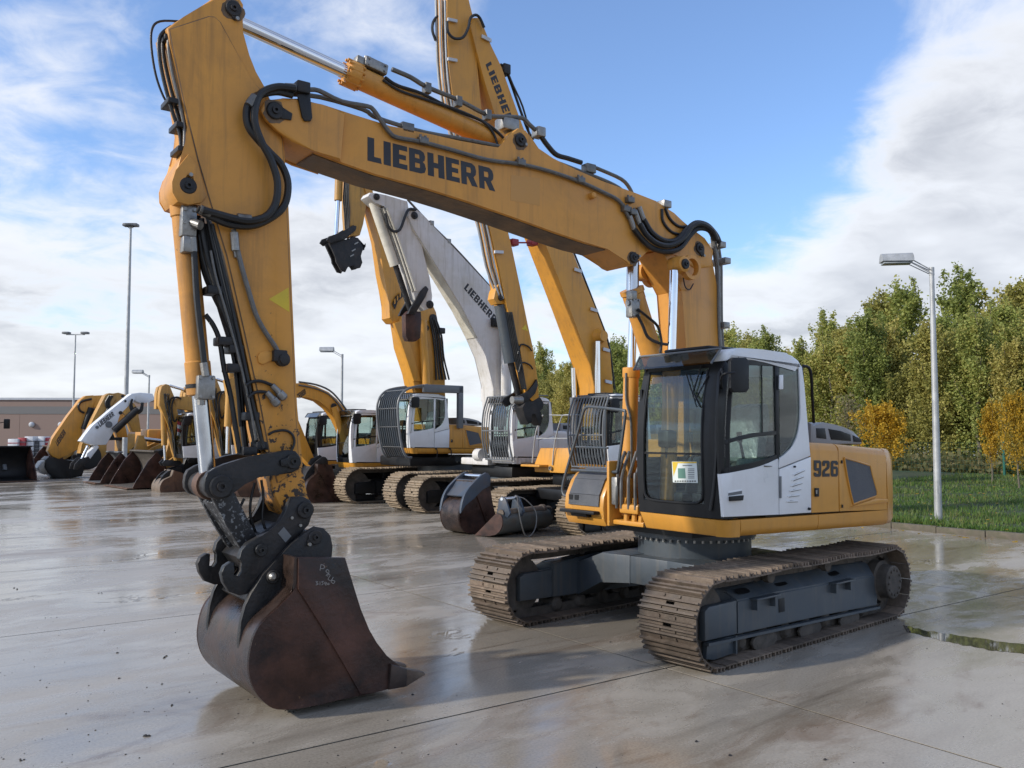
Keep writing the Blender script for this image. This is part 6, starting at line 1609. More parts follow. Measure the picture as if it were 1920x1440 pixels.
# curved slatted guard
prof = [(758, 855), (735, 852), (727, 838), (718, 800), (713, 765), (716, 745), (727, 732), (745, 725), (765, 722)]
gz = [fj.at(a, b, 1.25) for a, b in [(770, 858), (760, 856), (752, 838), (746, 800), (744, 765), (748, 745), (760, 731), (778, 725), (800, 722)]]
gr = tube_obj('cab_guard', [(p.x, 1.30, p.z) for p in gz], .035, MT['grey_mid'], Ej)
tube_obj('guard_rail', [(p.x, .10, p.z) for p in gz], .035, MT['grey_mid'], gr)
for k in range(10):
    y = .18+k*(1.05/9); bm = BM()
    for a_, b_ in zip(gz, gz[1:]):
        prism3(bm, [(a_.x, y-.012, a_.z), (b_.x, y-.012, b_.z), (b_.x-.05, y-.012, b_.z), (a_.x-.05, y-.012, a_.z)], (0, 1, 0), .024)
    obj('slat', bm, MT['grey_frame'], gr, smooth=0)
for k in (2, 3, 4, 6):
    bm = BM(); cyl(bm, (gz[k].x-.02, .1, gz[k].z), (gz[k].x-.02, 1.3, gz[k].z), .014, n=6); obj('crossbar', bm, MT['zinc'], gr)
zt = fj.at(800, 722, 1.3).z; xr_ = fj.at(868, 726, 1.3).x; xf_ = fj.at(800, 722, 1.3).x
bm = BM(); box(bm, xr_, xf_+.1, 1.22, 1.34, zt-.20, zt+.02, bev=.02); box(bm, xr_, xr_+.16, 1.2, 1.34, zt-1.2, zt, bev=.02); box(bm, xr_, xf_, .1, 1.3, zt-.04, zt+.0, bev=.01); obj('roof_guard', bm, MT['grey_mid'], gr)
for k, (px_, py_) in enumerate(((816, 850), (842, 850))): ptube('grab_handle', fj, [(px_, 842), (px_+3, 842), (px_+4, 850), (px_+3, 857), (px_, 858)], CY*.93+.04, .016, MT['plastic'], Ej)

# ---- k: white excavator with barred cab
Ek, fk_, zk = excavator('white excavator with bars over the cab front, its stick hanging behind the main boom', (964, 858), 21.3, YW, .93, 1.10, skirt_m='white_old', tdx=-.15, tk=1.1, nshoe=50)
bo = plate('boom', fk_, [(765, 405), (769, 392), (778, 390), (790, 400), (820, 432), (860, 474), (923, 541), (938, 575), (945, 640), (949, 727), (950, 800), (926, 800), (926, 727), (912, 668), (894, 630), (867, 577), (830, 516), (800, 468), (775, 428)], .26, .52, MT['white_old'], Ek, bev=.02)
bm = BM(); lo3 = fk_.poly([(770, 414), (775, 429), (800, 469), (830, 517), (867, 578), (894, 631)], .26)
prism(bm, [(x, z-.02) for x, z in lo3]+[(x, z+.02) for x, z in lo3[::-1]], -.23, .23); obj('boom_belly_plate', bm, MT['cream'], bo)
letters('LIEBHERR', [fk_.at(877, 531, .262), fk_.at(869.5, 541, .262), fk_.at(926, 606, .262), fk_.at(933, 596, .262)], 'lettering', MT['decal'], bo, nY, gap=.12)
ppin(fk_, (777, 404), .27, .09, bo)
bm = BM(); q = fk_.at(927, 606, .27); box(bm, q.x-.12, q.x+.12, .26, .40, q.z-.1, q.z+.12, bev=.03); obj('working_light', bm, MT['plastic'], bo)
ptube('steel_pipe', fk_, [(764, 374), (800, 413), (850, 462), (905, 522), (925, 545)], .2, .028, MT['pipe'], bo)
for q in ((808, 418), (840, 452)):
    c = fk_.at(*q, .2); bm = BM(); box(bm, c.x-.06, c.x+.06, .12, .26, c.z-.08, c.z+.05, bev=.01); obj('pipe_clamp', bm, MT['zinc'], bo)
sk_ = plate('stick', fk_, [(690, 368), (694, 361), (704, 362), (724, 366), (764, 377), (769, 412), (780, 440), (791, 454), (800, 500), (806, 520), (811, 556), (808, 577), (796, 582), (778, 560), (766, 515), (755, 476), (733, 412), (722, 386), (705, 382)], .20, .40, MT['white_old'], Ek, bev=.02)
ppin(fk_, (706, 369), .21, .08, sk_); ppin(fk_, (806, 571), .21, .10, sk_)
pcyl('stick_cylinder', fk_, (701, 380), (741, 498), .0, .13, MT['cream'], Ek); pcyl('rod', fk_, (741, 496), (769, 580), .0, .07, MT['iron'], Ek)
for k in range(4): ptube('hose', fk_, [(716+k*3, 390), (735+k*3, 440), (752+k*3, 490), (770+k*3, 545)], .16+.03*k, .03, MT['cream'] if k % 2 else MT['pipe'], sk_)
ptube('hose', fk_, [(780, 393), (766, 393), (758, 410), (750, 430), (738, 434), (728, 424), (722, 400)], .30, .035, MT['hose'], sk_)
plate2('tilt_lever', fk_, [(765, 588), (770, 578), (790, 545), (799, 536), (804, 542), (798, 556), (778, 590)], .26, .07, MT['iron'], Ek)
plate('hanging_coupler', fk_, [(760, 590), (768, 582), (790, 584), (790, 600), (789, 634), (780, 640), (765, 639), (761, 630)], .10, .20, MT['rust'], Ek, bev=.03)
for y, pts in ((.42, ((949, 600), (949, 760))), (-.42, ((911, 640), (911, 752)))):
    pcyl('lift_cylinder', fk_, pts[0], pts[1], y, .135, MT['white_old'], Ek, n=16)
# barred guard
def barred(root, fr, corner, S, zc, h, nb, px_front=None):
    x0 = CX*S+.16; z0 = zc+.02; z1 = zc+h; y0, y1 = .10*S, CY*S+.02
    bm = BM()
    for y in (y0, y1): tube(bm, [(x0-.1, y, z0-.1), (x0+.02, y, z0+h*.3), (x0, y, z0+h*.7), (x0-.14, y, z1)], .022, n=6)
    for z, dx in ((z0-.08, -.08), (z0+h*.42, .03), (z1, -.14)): cyl(bm, (x0+dx, y0, z), (x0+dx, y1, z), .020, n=6)
    g = obj('cab_guard', bm, MT['grey_mid'], root)
    for k in range(1, nb):
        y = y0+(y1-y0)*k/nb; bm = BM(); tube(bm, [(x0-.08, y, z0-.08), (x0+.03, y, z0+h*.3), (x0+.01, y, z0+h*.7), (x0-.14, y, z1)], .016, n=5, smooth=2); obj('bar', bm, MT['grey_mid'], g)
    for k in range(8):
        y = y0+(y1-y0)*k/7; bm = BM(); cyl(bm, (x0-.14, y, z1), (x0-1.2, y, z1+.03), .016, n=5); obj('roof_bar', bm, MT['grey_mid'], g)
    return g
barred(Ek, fk_, None, .93, zk, 1.52, 11)
zq = zk-.06
bm = BM(); box(bm, .70, .98, -1.15, .10, zq-.16, zq+.02, bev=.03); obj('front_bumper', bm, MT['white_old'], Ek)
bm = BM(); lathe(bm, (.95, -.42, zq+.10), (0, 1, 0), [(0, .16), (.26, .16), (.27, .10)], n=18); obj('cylinder_foot', bm, MT['white_old'], Ek)

# ---- l: orange-yellow excavator with its stick folded up high
El, fl_, zl_ = excavator('bright yellow excavator with the tallest arm, stick folded against its boom', (1142, 872), 18.3, YW, .93, 1.04, wf=False)
bo = plate('boom', fl_, [(882, 48), (888, 33), (900, 33), (906, 48), (921, 86), (940, 125), (968, 204), (1000, 290), (1040, 385), (1071, 466), (1087, 506), (1113, 569), (1134, 624), (1145, 664), (1149, 727), (1150, 800), (1116, 800), (1116, 727), (1108, 685), (1092, 643), (1071, 585), (1045, 516), (1021, 453), (985, 365), (952, 280), (928, 215), (908, 150), (893, 93)], .26, .60, MT['yellow_bg'], El, bev=.015)
letters('LIEBHERR', [fl_.at(920, 115, .263), fl_.at(910.5, 121, .263), fl_.at(957, 250, .263), fl_.at(971, 246, .263)], 'lettering', MT['decal'], bo, nY, gap=.16)
for q in ((1083, 507), (1113, 581), (1136, 656), (1140, 716), (913, 73), (910, 72)):
    c = fl_.at(*q, .28); bm = BM(); prism3(bm, [c+V((-.10, 0, -.05)), c+V((.10, 0, -.02)), c+V((.10, 0, .05)), c+V((-.10, 0, .02))], nY, .03); obj('pipe_bracket', bm, MT['tarp_white'], bo)
ptube('steel_pipe', fl_, [(1062, 440), (1088, 503), (1116, 575), (1140, 640), (1148, 690), (1152, 730)], .22, .022, MT['hose'], bo)
ptube('hose', fl_, [(938, 120), (952, 140), (975, 205), (990, 245), (1000, 262)], .1, .03, MT['hose'], bo); ptube('hose', fl_, [(950, 130), (962, 160), (980, 200), (992, 250), (985, 266)], .16, .022, MT['hose'], bo)
bm = BM(); c = fl_.at(946, 132, .1); box(bm, c.x-.1, c.x+.08, 0, .2, c.z-.1, c.z+.12, bev=.02); obj('valve_block', bm, MT['iron'], bo)
c = fl_.at(1122, 631, .26); bm = BM(); lathe(bm, c-V((0, .05, 0)), (0, 1, 0), [(0, .20), (.10, .17), (.20, .12), (.24, .12), (.24, .05)], n=18); obj('cylinder_boss', bm, MT['yellow_bg'], bo)
pcyl('rod', fl_, (1120, 640), (1121, 745), .38, .065, MT['chrome'], El); pcyl('rod', fl_, (1076, 690), (1078, 760), -.36, .065, MT['chrome'], El); pcyl('lift_cylinder', fl_, (1077, 745), (1082, 830), -.36, .11, MT['grey_mid'], El)
stp = plate('stick', fl_, [(838, -45), (868, -45), (886, 26), (892, 93), (903, 208), (925, 310), (952, 432), (960, 466), (975, 537), (989, 606), (1000, 656), (1008, 711), (1011, 745), (1000, 752), (988, 738), (976, 653), (950, 574), (936, 505), (917, 422), (888, 320), (868, 260), (850, 195), (841, 118), (838, 40)], .20, .44, MT['yellow_bg'], El, bev=.015)
for k, (dx, yy) in enumerate(((-4, .16), (-9, .06), (-14, .12), (-19, -.1), (-21, .0))):
    ptube('steel_pipe', fl_, [(838+dx, 0), (841+dx, 118), (850+dx, 195), (868+dx, 260), (888+dx, 320), (916+dx, 422), (932+dx, 500), (946+dx*.6, 560)], yy, .022, MT['galv'] if k % 2 == 0 else MT['pipe'], stp)
for q in ((848, 38), (848, 112), (935, 472)):
    c = fl_.at(*q, .22); bm = BM(); prism3(bm, [c+V((-.10, 0, -.03)), c+V((.12, 0, -.05)), c+V((.12, 0, .01)), c+V((-.10, 0, .03))], nY, .04); obj('pipe_bracket', bm, MT['tarp_white'], stp)
ptube('hose', fl_, [(838, 40), (840, 60), (852, 72), (868, 70), (878, 52), (882, 34), (892, 28), (900, 34), (908, 52)], .34, .03, MT['hose'], stp)
ptube('hose', fl_, [(820, 30), (812, 42), (811, 58), (817, 76)], .0, .03, MT['hose'], stp)
plate('cylinder_lug', fl_, [(926, 560), (929, 545), (936, 532), (944, 545), (949, 560), (945, 570), (932, 570)], .12, .24, MT['yellow_bg'], stp)
ppin(fl_, (939, 558), .13, .07, stp)
pcyl('stick_cylinder', fl_, (938, 572), (957, 680), .0, .135, MT['grey_frame'], El, n=18); pcyl('rod', fl_, (957, 678), (974, 748), .0, .07, MT['iron'], El)
for k in range(4): ptube('hose', fl_, [(950+k*3, 585), (960+k*3, 640), (970+k*3, 690), (980+k*2, 730)], .15+.03*k, .022, MT['hose'], stp)
for q in ((983, 654), (985, 688)): ptube('hose', fl_, [(q[0]-12, q[1]+10), (q[0]-6, q[1]-8), (q[0]+8, q[1]-4), (q[0]+14, q[1]+4)], .24, .018, MT['hose'], stp)
bm = BM(); prism3(bm, [fl_.at(a, b, .203) for a, b in [(978, 617), (985, 608), (990, 621)]], nY, .003); obj('warning_triangle', bm, MT['decal_yel'], stp)
# dark linkage and claw at the stick's end
plate2('tilt_lever', fl_, [(965, 752), (970, 744), (990, 735), (1000, 722), (1007, 711), (1009, 722), (1004, 738), (990, 752), (975, 762)], .26, .07, MT['iron'], El)
plate('claw', fl_, [(979, 764), (986, 752), (996, 738), (1003, 722), (1008, 722), (1007, 740), (1014, 746), (1020, 756), (1018, 766), (1012, 770), (1018, 784), (1014, 798), (1008, 790), (1004, 774), (996, 776), (998, 792), (990, 796), (984, 780)], .14, .28, MT['iron'], El, bev=.015)
pcyl('link_tube', fl_, (960, 750), (978, 750), .28, .08, MT['zinc'], El)
# red tie bar between stick and boom
pcyl('tie_bar', fl_, (960, 455), (1002, 455), .05, .018, MT['red'], El, n=8)
for px_ in (962, 998):
    c = fl_.at(px_, 455, .05); bm = BM(); box(bm, c.x-.09, c.x+.09, -.05, .15, c.z-.07, c.z+.07, bev=.02); obj('tie_clamp', bm, MT['red'], El)
barred(El, fl_, None, .93, zl_, 1.45, 12)
# right-hand platform with rails
c0 = fl_.atx(1006, 885, .9); 
PX = 1.0
def LX(px, py, x=PX): return fl_.atx(px, py, x)
pf = [LX(1009, 840), LX(1066, 840), LX(1064, 888), LX(1002, 885), LX(1000, 872)]
bm = BM(); prism3(bm, [(p.x-.10*(p.z-min(q.z for q in pf)), p.y, p.z) for p in pf], (-1, 0, 0), .8, bev=.03); pt_ = obj('tool_box', bm, MT['yellow_bg'], El)
bm = BM(); q0 = LX(992, 870); q1 = LX(1027, 870); box(bm, PX-.02, PX+.25, q0.y, q1.y, q0.z-.05, q0.z, bev=.01); obj('step', bm, MT['yellow_bg'], pt_)
bm = BM(); c = LX(1033, 878, PX+.02); lathe(bm, c, (1, 0, 0), [(0, .05), (.03, .05), (.03, .03), (.01, .03)], n=12); obj('lashing_ring', bm, MT['zinc'], pt_)
ptb = []
bm = BM()
tube(bm, [LX(998, 868), LX(1003, 820), LX(1008, 800), LX(1018, 778)], .016, n=6, smooth=2); tube(bm, [LX(1036, 872), LX(1040, 830), LX(1052, 785), LX(1060, 778), LX(1085, 778)], .016, n=6, smooth=2); tube(bm, [LX(1006, 822), LX(1066, 822)], .013, n=6, smooth=0); tube(bm, [LX(1030, 778, .4), LX(1090, 780, .4)], .013, n=6, smooth=0)
obj('handrail', bm, MT['galv'], pt_)

# ---- h: wheeled excavator with dark-glazed white cab, seen under the yellow boom
Eh, fh, zh = excavator('white-cabbed excavator half hidden behind the main stick', (598, 864), 29.0, YW, 1.0, 1.0, trk=False, name='wheeled_excavator', wf=False)
def wheels(root, xs, S, yw=1.05):
    bm = BM(); box(bm, min(xs)-.4, max(xs)+.5, -.5, .5, .5, 1.0, bev=.03); ch = obj('chassis', bm, MT['black'], root)
    for x in xs:
        for s in (1, -1):
            bm = BM(); lathe(bm, (x, s*yw-.25*S*s, .5*S), (0, s, 0), [(0, .35*S), (.02, .47*S), (.08, .5*S), (.38*S, .5*S), (.44*S, .47*S), (.46*S, .34*S)], n=26); wh = obj('wheel', bm, MT['plastic'], root)
            bm = BM(); lathe(bm, (x, s*yw+.10*S*s, .5*S), (0, s, 0), [(0, .33*S), (.02, .31*S), (-.04, .26*S), (-.02, .14*S), (.06, .12*S), (.07, .05*S)], n=20); obj('rim', bm, MT['rust_brown'] if root.get('category') == 'loader' else MT['grey_mid'], wh)
wheels(Eh, (1.3, -1.3), 1.0)
plate('boom', fh, [(430, 735), (445, 722), (470, 728), (500, 745), (530, 780), (545, 830), (520, 830), (505, 800), (480, 770), (450, 755)], .2, .4, MT['yellow_old'], Eh)
plate('stick', fh, [(424, 712), (440, 706), (450, 720), (462, 800), (470, 880), (455, 888), (440, 800)], .18, .36, MT['yellow_old'], Eh)
pcyl('bucket_cylinder', fh, (432, 700), (427, 800), .02, .12, MT['yellow_old'], Eh); pcyl('rod', fh, (427, 798), (426, 850), .02, .06, MT['chrome'], Eh)
pb_ = fh.at(466, 893, 0); make_bucket(Eh, (pb_.x, 1.165*1.0), 1.0, 1.1, MT['rust'], MT['rust_brown'], MT['rust'])

# ---- g: two alike backhoe arms left of the main stick
def g_machine(label, dpx, dpy, depth, stripes=True):
    def sh(pts): return [(a, b) for a, b in pts]
    fr, _ = place(315, 900, 31.5, 3.2, 0.0, YW)
    root = thing('wheeled_excavator', label, 'excavator', (fr.o.x, fr.o.y, 0), YW)
    st = plate('stick', fr, [(299, 760), (300, 737), (303, 725), (311, 720), (318, 722), (326, 742), (330, 760), (339, 800), (345, 845), (343, 868), (332, 868), (325, 845), (314, 795), (303, 768)], .17, .34, MT['yellow_old'], root)
    bm = BM(); prism(bm, fr.poly([(299, 766), (300, 737), (303, 725), (311, 720), (318, 722), (322, 740), (318, 768)], .17), -.62, -.30, bev=.012); obj('boom_fork', bm, MT['yellow_old'], root)
    bo = plate('boom', fr, [(324, 752), (335, 744), (352, 743), (385, 748), (420, 760), (445, 790), (455, 840), (430, 840), (420, 800), (395, 778), (360, 769), (332, 767)], .17, .34, MT['yellow_old'], root)
    pcyl('stick_cylinder', fr, (345, 731), (400, 745), 0, .09, MT['yellow_old'], root); pcyl('rod', fr, (318, 723), (348, 732), 0, .05, MT['chrome'], root)
    pcyl('bucket_cylinder', fr, (306, 765), (308, 835), .0, .10, MT['yellow_old'], root); pcyl('rod', fr, (308, 832), (310, 866), .0, .05, MT['chrome'], root)
    rg = random.Random(3)
    for k in range(5):
        j = lambda a: a+rg.uniform(-5, 5)
        ptube('hose', fr, [(j(312), 738), (j(316), 765), (j(318), 795), (j(326), 825), (j(330), 858)], .2+.02*k, .02, MT['hose'], st)
    ptube('hose', fr, [(340, 748), (328, 745), (322, 765), (326, 790), (332, 785)], .25, .03, MT['hose'], st); ptube('hose', fr, [(336, 745), (320, 748), (318, 780), (324, 800)], .22, .03, MT['hose'], st)
    plate2('tilt_lever', fr, [(304, 868), (310, 862), (338, 864), (342, 870), (330, 874), (308, 874)], .24, .07, MT['iron'], root)
    pb = fr.at(330, 882, 0); make_bucket(root, (pb.x, .80), .90, 1.2, MT['mud'], MT['rust_brown'], MT['iron'], rot=.25)
    c = clone([o for o in EX.children if o.name.split('.')[0] == 'cab'][0], root, (fr.at(372, 800, 1.2).x-.55, -.1, -.05), 1.0, skip=SKIPC)
    if stripes:
        c = fr.at(337, 806, .45)
        for k in range(4):
            z = c.z-.26+k*.13; bm = BM(); prism3(bm, [(c.x-.08, .45, z), (c.x+.08, .45, z+.06), (c.x+.08, .45, z+.13+.06), (c.x-.08, .45, z+.13)], nY, .012); obj('stripe_panel', bm, MT['red'] if k % 2 else MT['tarp_white'], root, smooth=0)
    bm = BM(); box(bm, -2.4, 1.2, -1.1, 1.1, 1.0, 1.9, bev=.08); obj('engine_house', bm, MT['yellow_old'], root)
    root['category'] = 'excavator'; wheels(root, (1.2, -1.2), 1.0)
    if depth != 31.5 or dpx:
        f2, _ = place(315+dpx, 900, depth, 3.2, 0.0, YW); root.location = f2.o; root.scale = (1.0, 1.0, 1.0+dpy)
    return root
g_machine('yellow wheeled excavator with a muddy bucket, left of the main bucket cylinder', 0, 0, 31.5)
g_machine('yellow wheeled excavator directly behind the main bucket cylinder', 88, .04, 30.2)
g_machine('yellow wheeled excavator standing back between the two nearer ones', 46, .02, 34.0, stripes=False)

# ---- left group of excavator arms
def arm_only(label, depth, px, arm, fore, letter=None, mat='yellow_bg', buck=None, extra=None, wdt=.7):
    fr, _ = place(px, 880, depth, 4.0, 0.0, YW)
    root = thing('crawler_excavator', label, 'excavator', (fr.o.x, fr.o.y, 0), YW)
    st = plate('stick', fr, arm, wdt/2, wdt, MT[mat], root, bev=.03)
    if fore: plate('boom', fr, fore, wdt/2-.04, wdt-.08, MT[mat], root, bev=.03)
    if letter: letters('LIEBHERR', [fr.at(a, b, wdt/2+.005) for a, b in letter], 'lettering', MT['decal'], st, nY, gap=.12)
    bm = BM(); box(bm, -2.6, .6, -1.3, 1.3, 1.1, 2.3, bev=.1); obj('engine_house', bm, MT[mat], root)
    tracks(root, 0, TA*1.1, TR*1.1, TG*1.1, TW*1.1, 40, MT['mud_bg'], MT['mud_dark'], MT['black'], S=1.1, full=False, sides=(1,))
    return root, fr, st
rb, fb, sb = arm_only('yellow excavator whose stick leans leftmost above a black bucket', 41, 120,
    [(90, 846), (97, 824), (104, 814), (128, 779), (151, 749), (161, 742), (175, 741), (181, 748), (172, 768), (163, 775), (156, 800), (151, 830), (147, 843), (126, 853), (111, 861), (98, 856)],
    [(165, 742), (193, 741), (214, 748), (230, 775), (240, 820), (220, 820), (208, 785), (192, 765), (172, 764)], [(104, 828), (108, 837), (124, 812), (119, 804)])
pcyl('stick_cylinder', fb, (172, 765), (158, 805), .42, .16, MT['plastic'], rb)
ptube('hose', fb, [(172, 748), (155, 752), (147, 760), (150, 770), (158, 774)], .4, .05, MT['hose'], sb)
plate('bucket', fb, [(85, 862), (92, 856), (112, 863), (160, 864), (158, 880), (154, 893), (125, 897), (103, 898), (91, 888), (84, 876)], .7, 1.4, MT['black'], rb, bev=.05)
plate('tooth_bar', fb, [(70, 878), (78, 866), (88, 862), (92, 888), (84, 890), (76, 884)], .6, 1.2, MT['zinc'], rb, bev=.03)
rc, fc, sc2 = arm_only('faded yellow excavator between the leftmost arm and the white arm', 39.5, 165,
    [(149, 850), (153, 835), (175, 785), (197, 741), (205, 737), (215, 738), (218, 750), (200, 772), (188, 795), (172, 830), (164, 852)],
    [(205, 739), (222, 736), (242, 742), (258, 765), (265, 810), (248, 810), (238, 780), (222, 762), (206, 762)], mat='yellow_old')
for k in range(3): ptube('hose', fc, [(205+k*3, 742), (198+k*3, 756), (204+k*3, 768), (214+k*3, 764)], .4, .05, MT['hose'], sc2)
pcyl('stick_cylinder', fc, (205, 768), (180, 820), .42, .14, MT['plastic'], rc)
rd, fd, sd = arm_only('machine with a bright white arm leaning over a large bucket', 37, 190,
    [(151, 827), (160, 815), (173, 798), (205, 771), (239, 744), (246, 738), (256, 742), (250, 756), (240, 760), (224, 776), (218, 803), (199, 834), (175, 835), (164, 831)],
    [(246, 738), (263, 736), (286, 738), (292, 750), (280, 754), (266, 757), (254, 752)], [(183, 792), (187.5, 801), (215, 779), (211, 771)], mat='white')
for q, r_, m_ in (((204, 796), .14, 'grey_mid'), ((182, 801), .07, 'grey_mid'), ((230, 743), .07, 'iron'), ((235, 752), .05, 'iron'), ((226, 774), .08, 'iron')):
    c = fd.at(q[0], q[1], .355); bm = BM(); cyl(bm, c, c+V((0, .02, 0)), r_, n=16); obj('boss', bm, MT[m_], sd)
pcyl('stick_cylinder', fd, (258, 767), (214, 808), .42, .15, MT['iron'], rd); plate('lower_arm', fd, [(182, 834), (186, 838), (168, 862), (160, 864), (164, 850)], .3, .6, MT['white'], rd)
pcyl('rod', fd, (165, 836), (150, 868), .3, .06, MT['chrome'], rd)
plate2('tilt_lever', fd, [(140, 870), (150, 860), (166, 856), (170, 862), (158, 872), (146, 880), (138, 880)], .5, .07, MT['iron'], rd)
for k in range(3): ptube('hose', fd, [(248, 748), (243+k*2, 760), (250+k*3, 775), (262+k*2, 770), (266+k, 755)], .42, .04, MT['hose'], sd)
clone([o for o in EX.children if o.name.split('.')[0] == 'cab'][0], rd, (-.6, 0, -.1), 1.0, skip=SKIPC, remat={'white_paint': MT['black']})

# ---- wheel loaders
def loader_bucket(root, W, S, mat_in, x0):
    """Open scoop: floor, curved back, side plates, cutting edge. Front is +x."""
    prof = [(1.15, .03), (.5, .04), (.12, .12), (-.05, .38), (-.06, .75), (.08, 1.10), (.30, 1.36)]
    pr = [(x0+x*S, max(.02, z*S)) for x, z in dense(prof, 3)]
    pi_ = offs(pr, .035)
    bm = BM(); n = len(pr); y0 = W/2
    A_ = [bm.verts.new((x, -y0, z)) for x, z in pr]; B_ = [bm.verts.new((x, y0, z)) for x, z in pr]
    C_ = [bm.verts.new((x, -y0, z)) for x, z in pi_]; D_ = [bm.verts.new((x, y0, z)) for x, z in pi_]
    for i in range(n-1):
        bm.faces.new((A_[i], A_[i+1], B_[i+1], B_[i])); bm.faces.new((C_[i], D_[i], D_[i+1], C_[i+1])); bm.faces.new((A_[i], C_[i], C_[i+1], A_[i+1])); bm.faces.new((B_[i], B_[i+1], D_[i+1], D_[i]))
    bm.faces.new((A_[0], B_[0], D_[0], C_[0])); bm.faces.new((A_[-1], C_[-1], D_[-1], B_[-1]))
    b = obj('bucket', bm, mat_in, root, smooth=50)
    for s in (1, -1):
        bm = BM(); a_, c_ = sorted((s*(y0-.04), s*(y0+.01))); prism(bm, pr+[(x0+.62*S, 1.0*S), (x0+1.02*S, .30*S)], a_, c_, bev=.006); obj('bucket_side', bm, MT['rust'], b)
    bm = BM(); box(bm, x0+1.08*S, x0+1.34*S, -y0-.02, y0+.02, .012, .045, bev=.006); obj('cutting_edge', bm, MT['rust_brown'], b)
    bm = BM(); box(bm, x0+.22*S, x0+.42*S, -y0-.01, y0+.01, 1.34*S, 1.40*S, bev=.01); obj('spill_edge', bm, mat_in, b)
    return b
def loader(label, px, py, depth, yaw, W, S, mat_in, paint='yellow_old', dark_cab=True):
    fr, _ = place(px, py, depth, 3.4, 0, yaw)
    root = thing('wheel_loader', label, 'loader', (fr.o.x, fr.o.y, 0), yaw)
    loader_bucket(root, W, S, mat_in, 2.35)
    for s in (1, -1):
        bm = BM(); a_, b_ = sorted((s*.45, s*.60)); prism(bm, [(.2, 1.75), (.35, 1.95), (1.3, 1.45), (2.3, .75), (2.45, .5), (2.2, .45), (1.2, 1.1)], a_, b_, bev=.02); obj('lift_arm', bm, MT[paint], root)
    bm = BM(); prism(bm, [(1.2, 1.1), (1.5, 2.0), (1.7, 2.0), (1.9, 1.2), (1.6, 1.0)], -.14, .14, bev=.03); obj('tilt_lever', bm, MT[paint], root)
    bm = BM(); cyl(bm, (.4, 0, 1.7), (1.5, 0, 1.85), .09, n=12); obj('tilt_cylinder', bm, MT['chrome_dull'], root)
    bm = BM(); box(bm, -.3, .5, -.6, .6, .6, 1.9, bev=.05); box(bm, -3.6, -1.2, -.95, .95, .9, 2.1, bev=.12); obj('body', bm, MT[paint], root)
    bm = BM(); prism(bm, [(-.25, 1.7), (.1, 2.2), (-.05, 3.15), (-1.3, 3.2), (-1.35, 1.7)], -.72, .72, bev=.06); cb_ = obj('cab', bm, MT['plastic'], root)
    for s in (1, -1):
        bm = BM(); a_, b_ = sorted((s*.722, s*.728)); prism(bm, [(-.25, 2.0), (.02, 2.25), (-.1, 3.0), (-1.2, 3.05), (-1.22, 2.0)], a_, b_); obj('cab_window', bm, MT['glass_dark'], cb_)
    bm = BM(); tube(bm, [(.05, .72, 2.5), (.25, 1.1, 2.6), (.25, 1.2, 2.5)], .02, n=6); box(bm, .18, .30, 1.1, 1.35, 2.3, 2.75, bev=.03); obj('mirror', bm, MT['plastic'], cb_)
    wheels(root, (.9, -2.2), 1.45, yw=1.05)
    return root
loader('yellow wheel loader with a large open rusty bucket, below the white arm', 232, 890, 33.5, YW+.06, 3.0, 1.02, MT['mud_dark'])
loader('wheel loader with a smaller grey bucket tucked behind the large rusty one', 178, 880, 36.5, YW+.05, 1.9, .95, MT['grey_mid'])
loader('dark wheel loader cut by the left edge, its wide black bucket on the ground', 0, 880, 37.0, math.atan2(CAM.y+38, CAM.x+2)+.34, 2.85, 1.1, MT['black'], paint='grey_mid')
fr_, _ = place(70, 880, 48, 3.4, 0, YW)
loader('far wheel loader with a tan bucket between the leftmost machines', 66, 872, 50, YW+.1, 2.6, 1.0, MT['rust_brown'])

# ---- spare attachments on the ground in front of the row
fs_, _ = place(880, 960, 18.2, 0, 0, YW)
sb_ = thing('spare_bucket', 'loose blue-grey and rusty bucket standing on the concrete', 'bucket', (fs_.o.x, fs_.o.y, 0), YW+.1)
make_bucket(sb_, (-.15, 1.165), 1.0, .62, MT['rust_worn'], MT['rust'], MT['blue_steel'], rot=.12, teeth=3)
for o_ in sb_.children: pass
bm = BM(); cyl(bm, (-.12, -.30, 1.17), (-.12, .30, 1.17), .04, n=12); obj('cross_pin', bm, MT['chrome'], sb_)
dt = thing('ditching_bucket', 'loose wide tilting ditching bucket with a hose loop on the concrete', 'bucket', tuple(gnd(968, 1000))[:2]+(0,), YW-1.05+math.pi-.25)
prof = [(-.45, .02), (-.1, .02), (.22, .10), (.38, .32), (.36, .55), (.20, .62)]
pr = dense(prof, 3); pi_ = offs(pr, .025)
bm = BM(); n = len(pr)
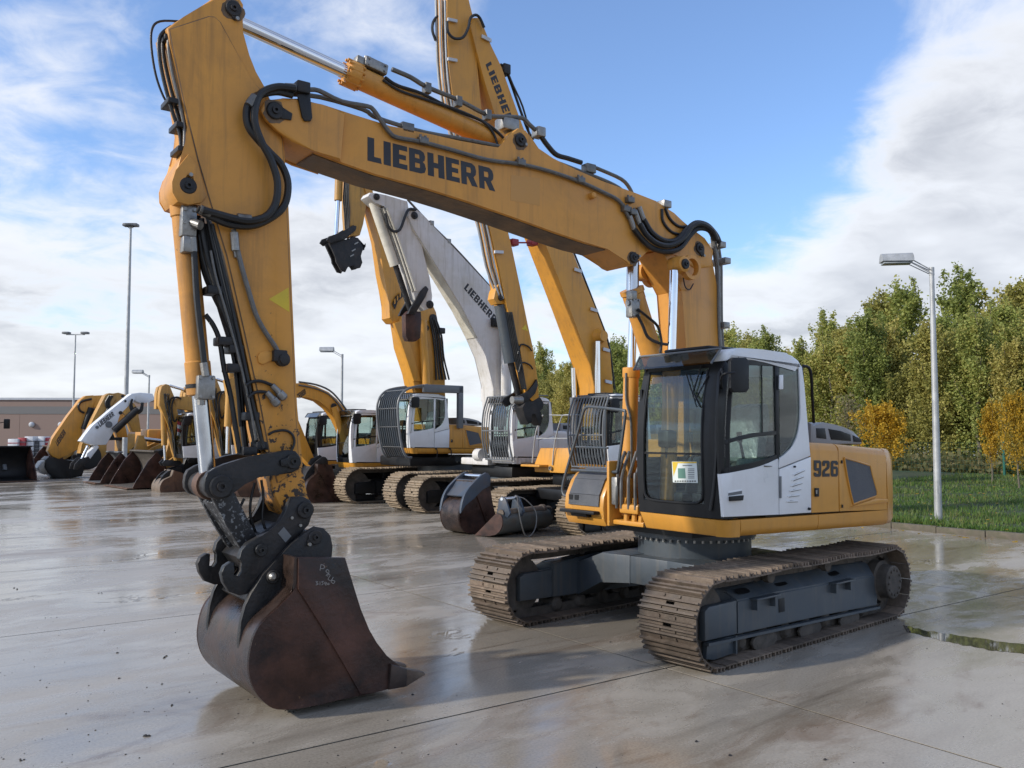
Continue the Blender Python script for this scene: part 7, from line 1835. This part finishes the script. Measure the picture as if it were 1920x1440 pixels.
A_ = [bm.verts.new((x, -.85, z)) for x, z in pr]; B_ = [bm.verts.new((x, .85, z)) for x, z in pr]; C_ = [bm.verts.new((x, -.85, z)) for x, z in pi_]; D_ = [bm.verts.new((x, .85, z)) for x, z in pi_]
for i in range(n-1):
    bm.faces.new((A_[i], A_[i+1], B_[i+1], B_[i])); bm.faces.new((C_[i], D_[i], D_[i+1], C_[i+1])); bm.faces.new((A_[i], C_[i], C_[i+1], A_[i+1])); bm.faces.new((B_[i], B_[i+1], D_[i+1], D_[i]))
obj('scoop', bm, surf('grey_green_worn_steel', (0.10, 0.11, 0.105), .4, metal=.3, var=.3, bump=.2, dirt=(.12, .07, .04), dirt_amt=.7, dirt_scale=2.5), dt, smooth=50)
for s in (1, -1):
    bm = BM(); a_, b_ = sorted((s*.84, s*.87)); prism(bm, pr, a_, b_); obj('end_plate', bm, MT['rust'], dt)
    bm = BM(); a_, b_ = sorted((.50+s*.20, .50+s*.25)); prism(bm, [(.42, .50), (.50, .62), (.36, .98), (.24, 1.04), (.16, .96), (.10, .60)], a_, b_, bev=.01); obj('ear', bm, MT['blue_steel'], dt)
bm = BM(); cyl(bm, (.26, .24, .97), (.26, .76, .97), .04, n=12); obj('cross_pin', bm, MT['chrome'], dt)
bm = BM(); cyl(bm, (.25, -.70, .62), (.25, .78, .62), .085, n=14); lathe(bm, (.25, -.68, .62), (0, 1, 0), [(0, .085), (.02, .11), (.10, .11), (.12, .085)], n=14); obj('tilt_cylinder', bm, MT['mud'], dt)
bm = BM(); lathe(bm, (.25, -.78, .52), (0, -1, 0), [(0, .16), (.06, .16), (.09, .10), (.09, .03)], n=18); obj('pivot_hub', bm, MT['iron'], dt)
pp_ = [(.30, .30, 1.0), (.55, .54, .80), (.66, .58, .42), (.68, .46, .06), (.70, .30, .03), (.68, .10, .25), (.62, .04, .62), (.45, .18, .92), (.32, .28, 1.0)]
tube_obj('hose_loop', pp_, .014, MT['pipe'], dt)
dt.scale = (.85, -1.0, .78)
